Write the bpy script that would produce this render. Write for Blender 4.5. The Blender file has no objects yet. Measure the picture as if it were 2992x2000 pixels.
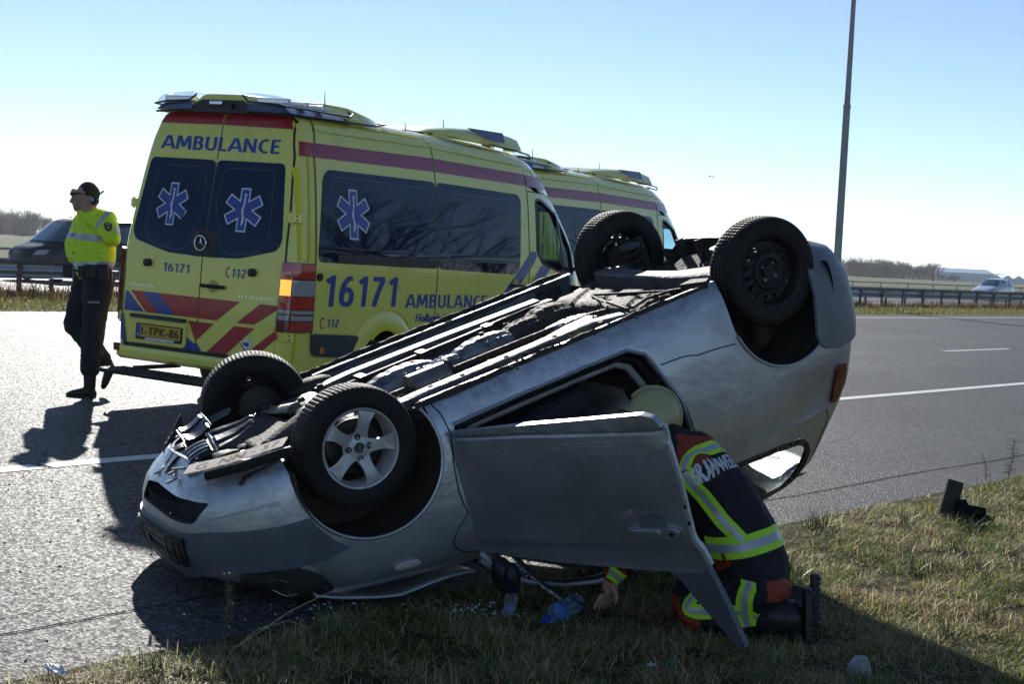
import bpy, bmesh, math, random
import numpy as np
from mathutils import Vector, Matrix, noise
from mathutils.geometry import tessellate_polygon
from mathutils.bvhtree import BVHTree

random.seed(7)
rng = np.random.default_rng(7)
R = math.radians
scene = bpy.context.scene

# ------------------------------------------------------------------ camera
PITCH, ROLL, EYE = 0.0581, 0.0505, 1.5328
cam = bpy.data.cameras.new('camera')
camo = bpy.data.objects.new('camera', cam)
scene.collection.objects.link(camo)
cp, sp = math.cos(PITCH), math.sin(PITCH)
fwd, upv, rgt = Vector((0, cp, -sp)), Vector((0, sp, cp)), Vector((1, 0, 0))
cr = rgt*math.cos(ROLL) + upv*math.sin(ROLL)
cu = -rgt*math.sin(ROLL) + upv*math.cos(ROLL)
m = Matrix((cr, cu, -fwd)).transposed().to_4x4()
m.translation = (0, 0, EYE)
camo.matrix_world = m
cam.sensor_width = 36
cam.lens = 36*4459.15/2992
cam.clip_start = 0.1
cam.clip_end = 8000
scene.camera = camo

# ------------------------------------------------------------------ sky and sun
SUN_EL = R(26.2)
SUN_AZ = R(-11.3)            # clockwise from +Y
world = bpy.data.worlds.new('World')
scene.world = world
world.use_nodes = True
wn = world.node_tree
for n in list(wn.nodes): wn.nodes.remove(n)
sky = wn.nodes.new('ShaderNodeTexSky')
sky.sky_type = 'NISHITA'
sky.sun_disc = False
sky.sun_elevation = SUN_EL
sky.sun_rotation = SUN_AZ
sky.altitude = 0
sky.air_density = 0.6
sky.dust_density = 0.0
sky.ozone_density = 1.3
bg = wn.nodes.new('ShaderNodeBackground')
bg.inputs['Strength'].default_value = 0.10
wo = wn.nodes.new('ShaderNodeOutputWorld')
wn.links.new(sky.outputs[0], bg.inputs[0])
wn.links.new(bg.outputs[0], wo.inputs[0])
sl = bpy.data.lights.new('sun', 'SUN')
sl.energy = 4.6
sl.angle = R(0.53)
sl.color = (1.0, 0.955, 0.88)
so = bpy.data.objects.new('sun', sl)
scene.collection.objects.link(so)
sd = Vector((math.sin(SUN_AZ)*math.cos(SUN_EL), math.cos(SUN_AZ)*math.cos(SUN_EL), math.sin(SUN_EL)))
so.rotation_euler = sd.to_track_quat('Z', 'Y').to_euler()
so.location = sd*100
scene.view_settings.view_transform = 'Standard'
scene.view_settings.look = 'None'
scene.view_settings.exposure = 0.36
scene.view_settings.gamma = 1.0
scene.view_settings.use_curve_mapping = False

# ------------------------------------------------------------------ materials
MATS = {}
def lk(t, a, b): t.links.new(a, b)
def mat(name, col=(.5, .5, .5), rough=.5, metal=0., spec=.5, coat=0., coat_rough=.05, var=0., vscale=8., col2=None,
        bump=0., bscale=60., bdet=4., trans=0., ior=1.45, emit=None, estr=0., rvar=0., detail=5., lo=.35, hi=.65, dist=0.2, alpha=1.):
    if name in MATS: return MATS[name]
    M = bpy.data.materials.new(name); M.use_nodes = True
    t = M.node_tree; b = t.nodes['Principled BSDF']
    b.inputs['Base Color'].default_value = (*col, 1)
    b.inputs['Roughness'].default_value = rough
    b.inputs['Metallic'].default_value = metal
    b.inputs['Specular IOR Level'].default_value = spec
    b.inputs['Coat Weight'].default_value = coat
    b.inputs['Coat Roughness'].default_value = coat_rough
    b.inputs['Transmission Weight'].default_value = trans
    b.inputs['IOR'].default_value = ior
    b.inputs['Alpha'].default_value = alpha
    if emit:
        b.inputs['Emission Color'].default_value = (*emit, 1); b.inputs['Emission Strength'].default_value = estr
    tc = t.nodes.new('ShaderNodeTexCoord')
    if var or col2 or rvar:
        n = t.nodes.new('ShaderNodeTexNoise'); n.inputs['Scale'].default_value = vscale; n.inputs['Detail'].default_value = detail
        n.inputs['Roughness'].default_value = .65
        lk(t, tc.outputs['Object'], n.inputs['Vector'])
        cr_ = t.nodes.new('ShaderNodeValToRGB')
        cr_.color_ramp.elements[0].position = lo; cr_.color_ramp.elements[1].position = hi
        c2 = col2 if col2 else tuple(c*(1-var) for c in col)
        cr_.color_ramp.elements[0].color = (*c2, 1); cr_.color_ramp.elements[1].color = (*col, 1)
        lk(t, n.outputs['Fac'], cr_.inputs['Fac']); lk(t, cr_.outputs['Color'], b.inputs['Base Color'])
        if rvar:
            mr = t.nodes.new('ShaderNodeMapRange'); mr.inputs['To Min'].default_value = rough-rvar; mr.inputs['To Max'].default_value = rough+rvar
            lk(t, n.outputs['Fac'], mr.inputs['Value']); lk(t, mr.outputs['Result'], b.inputs['Roughness'])
    if bump:
        n2 = t.nodes.new('ShaderNodeTexNoise'); n2.inputs['Scale'].default_value = bscale; n2.inputs['Detail'].default_value = bdet
        lk(t, tc.outputs['Object'], n2.inputs['Vector'])
        bp = t.nodes.new('ShaderNodeBump'); bp.inputs['Strength'].default_value = bump; bp.inputs['Distance'].default_value = dist*.1
        lk(t, n2.outputs['Fac'], bp.inputs['Height']); lk(t, bp.outputs['Normal'], b.inputs['Normal'])
    MATS[name] = M
    return M

# ------------------------------------------------------------------ mesh collector
class MB:
    def __init__(s): s.v = []; s.f = []; s.mi = []; s.M = Matrix.Identity(4); s.k = 0
    def add(s, vs, fs):
        o = len(s.v); M = s.M
        s.v.extend([tuple(M @ Vector(v)) for v in vs]); s.f.extend([tuple(o+i for i in f) for f in fs]); s.mi.extend([s.k]*len(fs))
        return s
    def box(s, c, sz, rot=None, taper=(1, 1)):
        hx, hy, hz = sz[0]/2, sz[1]/2, sz[2]/2
        vs = []
        for dz in (-1, 1):
            tx, ty = (taper if dz > 0 else (1, 1))
            for dx, dy in ((-1, -1), (1, -1), (1, 1), (-1, 1)):
                p = Vector((dx*hx*tx, dy*hy*ty, dz*hz))
                if rot: p = rot @ p
                vs.append(p+Vector(c))
        return s.add(vs, [(3, 2, 1, 0), (4, 5, 6, 7), (0, 1, 5, 4), (1, 2, 6, 5), (2, 3, 7, 6), (3, 0, 4, 7)])
    def tube(s, pts, r, n=8, cap=True, flat=1.0):
        pts = [Vector(p) for p in pts]
        rs = r if isinstance(r, (list, tuple)) else [r]*len(pts)
        vs = []; prev = None
        for i, p in enumerate(pts):
            d = (pts[min(i+1, len(pts)-1)]-pts[max(i-1, 0)]).normalized()
            if prev is None:
                a = Vector((0, 0, 1)) if abs(d.z) < .9 else Vector((1, 0, 0)); x = d.cross(a).normalized()
            else:
                x = (prev-d*prev.dot(d)).normalized()
            prev = x; y = d.cross(x)
            for k in range(n):
                an = 2*math.pi*k/n; vs.append(p+(x*math.cos(an)+y*math.sin(an)*flat)*rs[i])
        fs = []
        for i in range(len(pts)-1):
            for k in range(n):
                k2 = (k+1) % n; fs.append((i*n+k, i*n+k2, (i+1)*n+k2, (i+1)*n+k))
        if cap:
            fs.append(tuple(range(n))[::-1]); fs.append(tuple((len(pts)-1)*n+k for k in range(n)))
        return s.add(vs, fs)
    def lathe(s, prof, n=32, axis='y', c=(0, 0, 0), arc=None, mod=None):
        # prof: list of (radius, height along axis)
        vs = []; tot = n if arc is None else n+1
        for k in range(tot):
            an = 2*math.pi*k/n if arc is None else arc[0]+(arc[1]-arc[0])*k/n
            for j, (r, h) in enumerate(prof):
                if mod: r = mod(k, j, r)
                a, b = r*math.cos(an), r*math.sin(an)
                p = (a, h, b) if axis == 'y' else ((a, b, h) if axis == 'z' else (h, a, b))
                vs.append(Vector(p)+Vector(c))
        m_ = len(prof); fs = []
        for k in range(n):
            k2 = (k+1) % tot if arc is None else k+1
            for j in range(m_-1): fs.append((k*m_+j, k2*m_+j, k2*m_+j+1, k*m_+j+1))
        return s.add(vs, fs)
    def grid(s, fn, us, vs_):
        vs = [fn(u, v) for u in us for v in vs_]; n = len(vs_)
        return s.add(vs, [(i*n+j, (i+1)*n+j, (i+1)*n+j+1, i*n+j+1) for i in range(len(us)-1) for j in range(n-1)])
    def prism(s, out, a, b, fn=lambda x, y, h: (x, y, h), holes=()):
        loops = [list(out)]+[list(h) for h in holes]
        tri = tessellate_polygon([[Vector((p[0], p[1], 0)) for p in l] for l in loops])
        flat = [p for l in loops for p in l]; n = len(flat)
        vs = [fn(p[0], p[1], a) for p in flat]+[fn(p[0], p[1], b) for p in flat]
        fs = [tuple(t)[::-1] for t in tri]+[tuple(i+n for i in t) for t in tri]
        o = 0
        for l in loops:
            k = len(l)
            for i in range(k): fs.append((o+i, o+(i+1) % k, o+(i+1) % k+n, o+i+n))
            o += k
        return s.add(vs, fs)
    def ball(s, c, r, n=12, m_=8, sc=(1, 1, 1)):
        prof = [(math.sin(math.pi*j/m_)*1.0, -math.cos(math.pi*j/m_)) for j in range(m_+1)]
        vs = []
        for k in range(n):
            an = 2*math.pi*k/n
            for (rr, h) in prof: vs.append((c[0]+r*sc[0]*rr*math.cos(an), c[1]+r*sc[1]*rr*math.sin(an), c[2]+r*sc[2]*h))
        q = m_+1
        return s.add(vs, [(k*q+j, ((k+1) % n)*q+j, ((k+1) % n)*q+j+1, k*q+j+1) for k in range(n) for j in range(m_)])
    def mesh(s, name, mats, smooth=35, recalc=True):
        me = bpy.data.meshes.new(name); me.from_pydata(s.v, [], s.f)
        if not isinstance(mats, (list, tuple)): mats = [mats]
        for m_ in mats: me.materials.append(m_)
        if len(mats) > 1: me.polygons.foreach_set('material_index', s.mi)
        if recalc:
            b = bmesh.new(); b.from_mesh(me); bmesh.ops.remove_doubles(b, verts=b.verts, dist=1e-5)
            bmesh.ops.recalc_face_normals(b, faces=b.faces); b.to_mesh(me); b.free()
        if smooth:
            me.shade_smooth(); me.set_sharp_from_angle(angle=R(smooth))
        me.update()
        return me
    def build(s, name, mats, parent=None, smooth=35, recalc=True):
        return link(name, s.mesh(name, mats, smooth, recalc), parent)

def link(name, data, parent=None):
    o = bpy.data.objects.new(name, data); scene.collection.objects.link(o)
    if parent: o.parent = parent
    return o
def thing(name, label, cat, loc=(0, 0, 0), rz=0, group=None):
    o = link(name, None); o.location = loc; o.rotation_euler = (0, 0, rz); o.empty_display_size = .2
    o['label'] = label; o['category'] = cat
    if group: o['group'] = group
    return o
def tag(o, label, cat, group=None, kind=None):
    if label: o['label'] = label
    if cat: o['category'] = cat
    if group: o['group'] = group
    if kind: o['kind'] = kind
    return o
def struct(o): o['kind'] = 'structure'; return o
def copy_tree(o, parent=None):
    c = o.copy(); scene.collection.objects.link(c)
    if parent: c.parent = parent
    for ch in [x for x in bpy.data.objects if x.parent == o]: copy_tree(ch, c)
    return c
work = bpy.data.scenes.new('work')          # modifiers are evaluated in a scene of their own, which is quick
def evaluated_mesh(objs):
    for x in objs: work.collection.objects.link(x)
    with bpy.context.temp_override(scene=work, view_layer=work.view_layers[0]):
        dg = bpy.context.evaluated_depsgraph_get(); dg.update()
        me = bpy.data.meshes.new_from_object(objs[0].evaluated_get(dg))
    for x in objs: work.collection.objects.unlink(x)
    return me
def bake(o, extra=()):
    me = evaluated_mesh([o, *extra]); o.modifiers.clear(); o.data = me
    return o
def boolean(o, cutter_mb, mat_=None, op='DIFFERENCE'):
    c = cutter_mb.build('cutter', mat_ or MATS['black'], None, 0)
    c.matrix_world = o.matrix_world.copy() if False else Matrix.Identity(4)
    par = o.parent; o.parent = None
    n0 = len(o.data.polygons); keep = o.data.copy()
    for solver, selfi in (('EXACT', False), ('EXACT', True), ('FAST', False)):
        md = o.modifiers.new('b', 'BOOLEAN'); md.object = c; md.operation = op; md.solver = solver
        if solver == 'EXACT':
            md.use_self = selfi
            try: md.material_mode = 'TRANSFER'
            except Exception: pass
        bake(o, [c])
        if len(o.data.polygons) > n0*.5: break
        o.data = keep.copy()
    o.parent = par
    bpy.data.objects.remove(c)
    return o
def bevel(o, w=.004, seg=2, ang=40):
    md = o.modifiers.new('bevel', 'BEVEL'); md.width = w; md.segments = seg; md.limit_method = 'ANGLE'; md.angle_limit = R(ang)
    return o
def lerp(z, tab):
    return float(np.interp(z, [a for a, b in tab], [b for a, b in tab]))

# polygon (with holes) laid over a surface fn(u,v)->point ; fine cut along the grid so that it follows the curve
def tri2d(loops, cell=None):
    b = bmesh.new()
    flat = []
    for l in loops:
        vs = [b.verts.new((p[0], p[1], 0)) for p in l]; flat += vs
    tr = tessellate_polygon([[Vector((p[0], p[1], 0)) for p in l] for l in loops])
    for t in tr:
        try: b.faces.new([flat[i] for i in t])
        except Exception: pass
    return cut2d(b, cell)
def cut2d(b, cell):
    if cell:
        xs = [v.co.x for v in b.verts]; ys = [v.co.y for v in b.verts]
        for ax, lo, hi in ((0, min(xs), max(xs)), (1, min(ys), max(ys))):
            k = math.floor(lo/cell)+1
            while k*cell < hi:
                co = [0, 0, 0]; co[ax] = k*cell; no = [0, 0, 0]; no[ax] = 1
                bmesh.ops.bisect_plane(b, geom=b.verts[:]+b.edges[:]+b.faces[:], plane_co=co, plane_no=no, dist=1e-5)
                k += 1
    b.verts.index_update()
    v = [(x.co.x, x.co.y) for x in b.verts]; f = [tuple(q.index for q in x.verts) for x in b.faces]
    e = [tuple(q.index for q in x.verts) for x in b.edges if len(x.link_faces) == 1]
    b.free()
    return v, f, e
def nrm(fn, u, v, e=2e-3):
    a = Vector(fn(u+e, v))-Vector(fn(u-e, v)); c = Vector(fn(u, v+e))-Vector(fn(u, v-e))
    n = a.cross(c)
    return n.normalized() if n.length > 1e-12 else Vector((1, 0, 0))
def drape(mb, geo, fn, off=.002, thick=0., flip=1):
    v, f, e = geo
    P = [Vector(fn(*p)) for p in v]; N = [nrm(fn, *p)*flip for p in v]
    n = len(v)
    top = [P[i]+N[i]*(off+thick) for i in range(n)]
    if thick:
        bot = [P[i]+N[i]*off for i in range(n)]
        mb.add(top+bot, f+[(a, b_, b_+n, a+n) for a, b_ in e])
    else: mb.add(top, f)
    return mb
def rrect(x0, x1, y0, y1, r, n=5):
    out = []
    for cx, cy, a in ((x1-r, y1-r, 0), (x0+r, y1-r, 90), (x0+r, y0+r, 180), (x1-r, y0+r, 270)):
        for k in range(n+1):
            t = R(a+90*k/n); out.append((cx+r*math.cos(t), cy+r*math.sin(t)))
    return out
def rnd(poly, r, n=4):
    out = []; k = len(poly)
    for i in range(k):
        p = Vector(poly[i]); a = Vector(poly[i-1]); c = Vector(poly[(i+1) % k])
        d1, d2 = a-p, c-p; q = min(r, d1.length*.45, d2.length*.45)
        s_, e_ = p+d1.normalized()*q, p+d2.normalized()*q
        for j in range(n+1):
            t = j/n; out.append(tuple(s_*(1-t)**2+p*2*t*(1-t)+e_*t*t))
    return out
def circ(cx, cy, r, n=20, a0=0, a1=360):
    m_ = n if a1-a0 >= 360 else n+1
    return [(cx+r*math.cos(R(a0+(a1-a0)*k/n)), cy+r*math.sin(R(a0+(a1-a0)*k/n))) for k in range(m_)]
def ribbon2d(pts, w, closed=False):
    pts = [Vector(p) for p in pts]; n = len(pts); L = []; Q = []
    for i, p in enumerate(pts):
        a = pts[i-1] if (i > 0 or closed) else p; c = pts[(i+1) % n] if (i < n-1 or closed) else p
        d = (c-a).normalized(); q = Vector((-d.y, d.x))*w/2
        L.append(tuple(p+q)); Q.append(tuple(p-q))
    b = bmesh.new(); A = [b.verts.new((*p, 0)) for p in L]; B = [b.verts.new((*p, 0)) for p in Q]
    for i in range(n if closed else n-1): b.faces.new((A[i], B[i], B[(i+1) % n], A[(i+1) % n]))
    return b
def text2d(txt, x0, x1, y0, y1, bold=.0, shear=0., cell=.05, space=1.0, res=3, mirror=False):
    if cell == .05: cell = .1
    cu_ = bpy.data.curves.new('t', 'FONT'); cu_.body = txt; cu_.size = 1; cu_.resolution_u = res; cu_.offset = bold; cu_.shear = shear
    cu_.space_character = space
    o = bpy.data.objects.new('t', cu_); me = evaluated_mesh([o]); bpy.data.objects.remove(o)
    xs = [v.co.x for v in me.vertices]; ys = [v.co.y for v in me.vertices]
    ax, bx, ay, by = min(xs), max(xs), min(ys), max(ys)
    b = bmesh.new(); b.from_mesh(me)
    for v in b.verts:
        fx = (v.co.x-ax)/(bx-ax); fy = (v.co.y-ay)/(by-ay)
        if mirror: fx = 1-fx
        v.co = (x0+(x1-x0)*fx, y0+(y1-y0)*fy, 0)
    bmesh.ops.remove_doubles(b, verts=b.verts, dist=1e-5)
    return cut2d(b, cell)
black = mat('black', (.012, .012, .013), .55)

# bold condensed lettering drawn with strokes: char -> (advance, [polylines])
def _arc(cx, cy, rx, ry, a0, a1, n=10): return [(cx+rx*math.cos(R(a0+(a1-a0)*k/n)), cy+ry*math.sin(R(a0+(a1-a0)*k/n))) for k in range(n+1)]
GL = {'A': (.56, [[(.0, 0), (.25, 1)], [(.31, 1), (.56, 0)], [(.12, .30), (.44, .30)]]),
      'M': (.70, [[(.05, 0), (.10, 1)], [(.14, 1), (.35, .2)], [(.35, .2), (.56, 1)], [(.60, 1), (.65, 0)]]),
      'B': (.46, [[(.07, 0), (.07, 1)], [(.07, .93), (.25, .93)]+_arc(.25, .735, .12, .195, 90, -90), [(.25, .54), (.07, .54)], [(.25, .51)]+_arc(.26, .29, .135, .22, 90, -90)+[(.07, .07)]]),
      'U': (.52, [[(.07, 1), (.07, .30)]+_arc(.26, .28, .19, .21, 180, 360)+[(.45, 1)]]),
      'L': (.38, [[(.07, 1), (.07, 0)], [(.07, .07), (.38, .07)]]),
      'N': (.56, [[(.07, 0), (.07, 1)], [(.09, .96), (.47, .04)], [(.49, 0), (.49, 1)]]),
      'C': (.46, [_arc(.31, .5, .24, .43, 62, 298, 16)]),
      'E': (.40, [[(.07, 0), (.07, 1)], [(.07, .93), (.39, .93)], [(.07, .52), (.36, .52)], [(.07, .07), (.40, .07)]]),
      '1': (.36, [[(.25, 0), (.25, 1)], [(.04, .78), (.25, .94)]]),
      '2': (.48, [_arc(.23, .70, .18, .23, 160, -20, 9)+[(.36, .5), (.06, .09)], [(.04, .07), (.45, .07)]]),
      '6': (.52, [_arc(.27, .31, .18, .25, 0, 360, 18), [(.42, .94), (.27, .90), (.15, .74), (.09, .5), (.09, .31)]]),
      '7': (.50, [[(.03, .93), (.46, .93)], [(.42, .93), (.30, .6), (.20, .28), (.15, 0)]]),
      '-': (.16, [[(.02, .42), (.14, .42)]]), ' ': (.25, [])}
def stroke_text(mb, txt, x0, x1, y0, y1, fn, off, w=.14, gap=.11, lean=0., cell=.1):
    tot = sum(GL[c][0] for c in txt)+gap*(len(txt)-1)+lean; sx_ = (x1-x0)/tot; sy_ = y1-y0; x = 0; k = 0
    for c in txt:
        adv, pl = GL[c]
        for p in pl:
            pts = [(x+a+lean*b_, b_) for a, b_ in p]
            # ribbon in letter units, then scaled
            bm_ = ribbon2d(pts, w)
            for v in bm_.verts: v.co = (x0+v.co.x*sx_, y0+max(-.0, min(1., v.co.y))*sy_, 0)
            k = (k+1) % 5
            drape(mb, cut2d(bm_, cell), fn, off+k*.0005)
        x += adv+gap
# ================================================================== the setting
EU, NU = Vector((.6434, .7655, 0)), Vector((-.7655, .6434, 0))       # along and across the motorway
def gz(t): return .0276*(max(t, -2)-11) if t < 11 else 0.
CRK = [(54.5, 25.33), (48.2, 19.04)]
def st(s, t, z=0): p = EU*s+NU*t; return Vector((p.x, p.y, gz(t)+z))
def strip(name, ts, s0, s1, m_, z=0., ds=None):
    b = MB(); ss = [s0, s1] if ds is None else list(np.arange(s0, s1+ds/2, ds))
    b.grid(lambda t, s_: st(s_, t, z), ts, ss)
    return struct(b.build(name, m_, None, 0))

def asphalt_mat(name, c=.055, var=True):
    M = bpy.data.materials.new(name); M.use_nodes = True; t = M.node_tree; b = t.nodes['Principled BSDF']
    g = t.nodes.new('ShaderNodeNewGeometry')
    v = t.nodes.new('ShaderNodeTexVoronoi'); v.inputs['Scale'].default_value = 62; lk(t, g.outputs['Position'], v.inputs['Vector'])
    n = t.nodes.new('ShaderNodeTexNoise'); n.inputs['Scale'].default_value = 150; n.inputs['Detail'].default_value = 3; lk(t, g.outputs['Position'], n.inputs['Vector'])
    big = t.nodes.new('ShaderNodeTexNoise'); big.inputs['Scale'].default_value = .35; big.inputs['Detail'].default_value = 5; lk(t, g.outputs['Position'], big.inputs['Vector'])
    mid = t.nodes.new('ShaderNodeTexNoise'); mid.inputs['Scale'].default_value = 26; mid.inputs['Detail'].default_value = 6; mid.inputs['Roughness'].default_value = .8; lk(t, g.outputs['Position'], mid.inputs['Vector'])
    # stones: a random grey each
    sep = t.nodes.new('ShaderNodeSeparateColor'); lk(t, v.outputs['Color'], sep.inputs[0])
    r1 = t.nodes.new('ShaderNodeValToRGB'); e = r1.color_ramp.elements
    e[0].position = 0; e[0].color = (c*.35, c*.36, c*.4, 1); e[1].position = .8; e[1].color = (c*1.3, c*1.32, c*1.36, 1)
    x = e.new(.97); x.color = (c*3, c*2.95, c*2.8, 1)
    lk(t, sep.outputs[0], r1.inputs['Fac'])
    mx = t.nodes.new('ShaderNodeMix'); mx.data_type = 'RGBA'; mx.blend_type = 'MULTIPLY'; mx.inputs['Factor'].default_value = 1
    r2 = t.nodes.new('ShaderNodeValToRGB'); r2.color_ramp.elements[0].position = .3; r2.color_ramp.elements[0].color = (.72, .72, .74, 1)
    r2.color_ramp.elements[1].position = .7; r2.color_ramp.elements[1].color = (1.25, 1.24, 1.2, 1)
    lk(t, big.outputs['Fac'], r2.inputs['Fac']); lk(t, r1.outputs['Color'], mx.inputs['A']); lk(t, r2.outputs['Color'], mx.inputs['B'])
    lk(t, mx.outputs['Result'], b.inputs['Base Color'])
    b.inputs['Specular IOR Level'].default_value = .15
    rr = t.nodes.new('ShaderNodeMapRange'); rr.inputs['To Min'].default_value = .42; rr.inputs['To Max'].default_value = .8
    lk(t, sep.outputs[1], rr.inputs['Value']); lk(t, rr.outputs['Result'], b.inputs['Roughness'])
    bp = t.nodes.new('ShaderNodeBump'); bp.inputs['Strength'].default_value = 1.; bp.inputs['Distance'].default_value = .006
    ad = t.nodes.new('ShaderNodeMath'); ad.operation = 'ADD'; lk(t, v.outputs['Distance'], ad.inputs[0])
    ml = t.nodes.new('ShaderNodeMath'); ml.operation = 'MULTIPLY'; ml.inputs[1].default_value = -1; lk(t, mid.outputs['Fac'], ml.inputs[0])
    lk(t, ml.outputs[0], ad.inputs[1])
    lk(t, ad.outputs[0], bp.inputs['Height']); lk(t, bp.outputs['Normal'], b.inputs['Normal'])
    return M
M_asph = asphalt_mat('asphalt', .06)
M_line = mat('road_paint', (.74, .74, .72), .5, var=.35, vscale=30, bump=.6, bscale=120, lo=.3, hi=.5)
M_seam = mat('tar_seam', (.012, .012, .012), 1., spec=0.)

strip('road', [5.02, 8, 11, 16, 25.1], -120, 1200, M_asph, ds=60)
strip('far_carriageway', [33.6, 45.4], -120, 1200, M_asph, ds=60)
def marking(name, t0, t1, s0, s1, m_=M_line): return strip(name, [t0, t1], s0, s1, m_, .004)
marking('lane_marking', 8.84, 9.02, -20, 5.75); marking('lane_marking', 8.86, 9.02, 5.83, 1100)
for k in range(-4, 40): marking('lane_marking', 13.02, 13.16, 8.1-3.2+k*12.1, 8.1+k*12.1+.05)
marking('lane_marking', 23.35, 23.55, -100, 1100)
marking('lane_marking', 34.4, 34.6, -100, 1100); marking('lane_marking', 44.6, 44.8, -100, 1100)
# old tar seams: a hairline along the verge and one slanting across the lanes
b = MB()
pts = [(s_, 5.57+.02*math.sin(s_*1.7)+random.uniform(-.008, .008)) for s_ in np.arange(-6, 60, .35)]
for (s0, t0), (s1, t1) in zip(pts, pts[1:]):
    b.add([st(s0, t0-.006, .005), st(s1, t1-.006, .005), st(s1, t1+.006, .005), st(s0, t0+.006, .005)], [(0, 1, 2, 3)])
pts = [(CRK[0][0]+(CRK[1][0]-CRK[0][0])*i/13, CRK[0][1]+(CRK[1][1]-CRK[0][1])*i/13) for i in range(18)]
for (s0, t0), (s1, t1) in zip(pts, pts[1:]):
    b.add([st(s0, t0-.025, .005), st(s1, t1-.025, .005), st(s1, t1+.025, .005), st(s0, t0+.025, .005)], [(0, 1, 2, 3)])
struct(b.build('tar_seam', M_seam, None, 0))

# grass ground materials
def soil_mat(name, a, c_, d, sc=3.):
    M = bpy.data.materials.new(name); M.use_nodes = True; t = M.node_tree; b_ = t.nodes['Principled BSDF']
    g = t.nodes.new('ShaderNodeNewGeometry'); n = t.nodes.new('ShaderNodeTexNoise'); n.inputs['Scale'].default_value = sc; n.inputs['Detail'].default_value = 9; n.inputs['Roughness'].default_value = .72
    lk(t, g.outputs['Position'], n.inputs['Vector'])
    r = t.nodes.new('ShaderNodeValToRGB'); e = r.color_ramp.elements; e[0].position = .3; e[0].color = (*a, 1); e[1].position = .5; e[1].color = (*c_, 1); x = e.new(.7); x.color = (*d, 1)
    lk(t, n.outputs['Fac'], r.inputs['Fac']); lk(t, r.outputs['Color'], b_.inputs['Base Color']); b_.inputs['Roughness'].default_value = .95; b_.inputs['Specular IOR Level'].default_value = .1
    bp = t.nodes.new('ShaderNodeBump'); bp.inputs['Strength'].default_value = .9; bp.inputs['Distance'].default_value = .05
    lk(t, n.outputs['Fac'], bp.inputs['Height']); lk(t, bp.outputs['Normal'], b_.inputs['Normal'])
    return M
M_soil = soil_mat('verge_soil', (.025, .02, .012), (.06, .055, .025), (.12, .10, .05), 9.)
M_median = soil_mat('median_soil', (.03, .028, .012), (.07, .075, .025), (.11, .10, .05), 1.5)
M_field = soil_mat('field_soil', (.05, .06, .02), (.10, .115, .045), (.14, .13, .07), .035)
def vz(s_, t):
    p = EU*s_+NU*t
    e_ = max(0., min(1., (5.0-t)/.35))
    return (noise.noise(Vector((p.x*.9, p.y*.9, 0)))*.035+noise.noise(Vector((p.x*3.1, p.y*3.1, 5)))*.018+.015)*e_
b = MB(); b.grid(lambda t, s_: st(s_, t, vz(s_, t)), list(np.arange(-2, 4.9, .12))+[4.95, 5.02], list(np.arange(-1, 18, .12)))
struct(b.build('verge_ground', M_soil, None, 60))
b = MB()
b.grid(lambda t, s_: st(s_, t, 0), [-400, -30, -2], list(np.arange(-120, 1201, 60)))
b.grid(lambda t, s_: st(s_, t, 0), [-2, 5.02], [-120, -60, -1]); b.grid(lambda t, s_: st(s_, t, 0), [-2, 5.02], [18, 100, 1200])
struct(b.build('roadside_ground', M_soil, None, 0))
strip('median_ground', [25.1, 33.6], -120, 1200, M_median, ds=60)
b = MB(); b.grid(lambda t, s_: st(s_, t, -.0 if t < 60 else -.6), [45.4, 58, 64, 200, 700, 1500], [-1700, -1000, -400, 0, 400, 900, 1300, 1800])
struct(b.build('far_field', M_field, None, 0))
b = MB(); b.grid(lambda t, s_: st(s_, t, -.02), [-400, 45.4], [1200, 1800]); b.grid(lambda t, s_: st(s_, t, -.02), [-400, 45.4], [-1700, -120]); struct(b.build('outlying_ground', M_field, None, 0))

# ---------------------------------------------------------------- grass
def grass_mat(name, cols):
    M = bpy.data.materials.new(name); M.use_nodes = True; t = M.node_tree; b_ = t.nodes['Principled BSDF']
    g = t.nodes.new('ShaderNodeNewGeometry'); r = t.nodes.new('ShaderNodeValToRGB'); e = r.color_ramp.elements
    n = t.nodes.new('ShaderNodeTexNoise'); n.inputs['Scale'].default_value = 1.6; n.inputs['Detail'].default_value = 4; lk(t, g.outputs['Position'], n.inputs['Vector'])
    ma = t.nodes.new('ShaderNodeMath'); ma.operation = 'MULTIPLY_ADD'; ma.inputs[1].default_value = 1.9; lk(t, n.outputs['Fac'], ma.inputs[0])
    mb_ = t.nodes.new('ShaderNodeMath'); mb_.operation = 'MULTIPLY_ADD'; mb_.inputs[1].default_value = .75; mb_.inputs[2].default_value = -.79; lk(t, g.outputs['Random Per Island'], mb_.inputs[0]); lk(t, mb_.outputs[0], ma.inputs[2])
    e[0].position = 0; e[0].color = (*cols[0], 1); e[1].position = 1; e[1].color = (*cols[-1], 1)
    for i, c_ in enumerate(cols[1:-1]): x = e.new((i+1)/(len(cols)-1)); x.color = (*c_, 1)
    lk(t, ma.outputs[0], r.inputs['Fac']); lk(t, r.outputs['Color'], b_.inputs['Base Color'])
    b_.inputs['Roughness'].default_value = .5; b_.inputs['Specular IOR Level'].default_value = .35
    tr = t.nodes.new('ShaderNodeBsdfTranslucent'); lk(t, r.outputs['Color'], tr.inputs['Color'])
    mx = t.nodes.new('ShaderNodeMixShader'); mx.inputs[0].default_value = .6
    lk(t, b_.outputs[0], mx.inputs[1]); lk(t, tr.outputs[0], mx.inputs[2]); lk(t, mx.outputs[0], t.nodes['Material Output'].inputs['Surface'])
    return M
M_grass = grass_mat('verge_grass', [(.08, .15, .015), (.16, .23, .03), (.27, .27, .07), (.48, .42, .19), (.68, .60, .38), (.32, .20, .09)])
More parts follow.
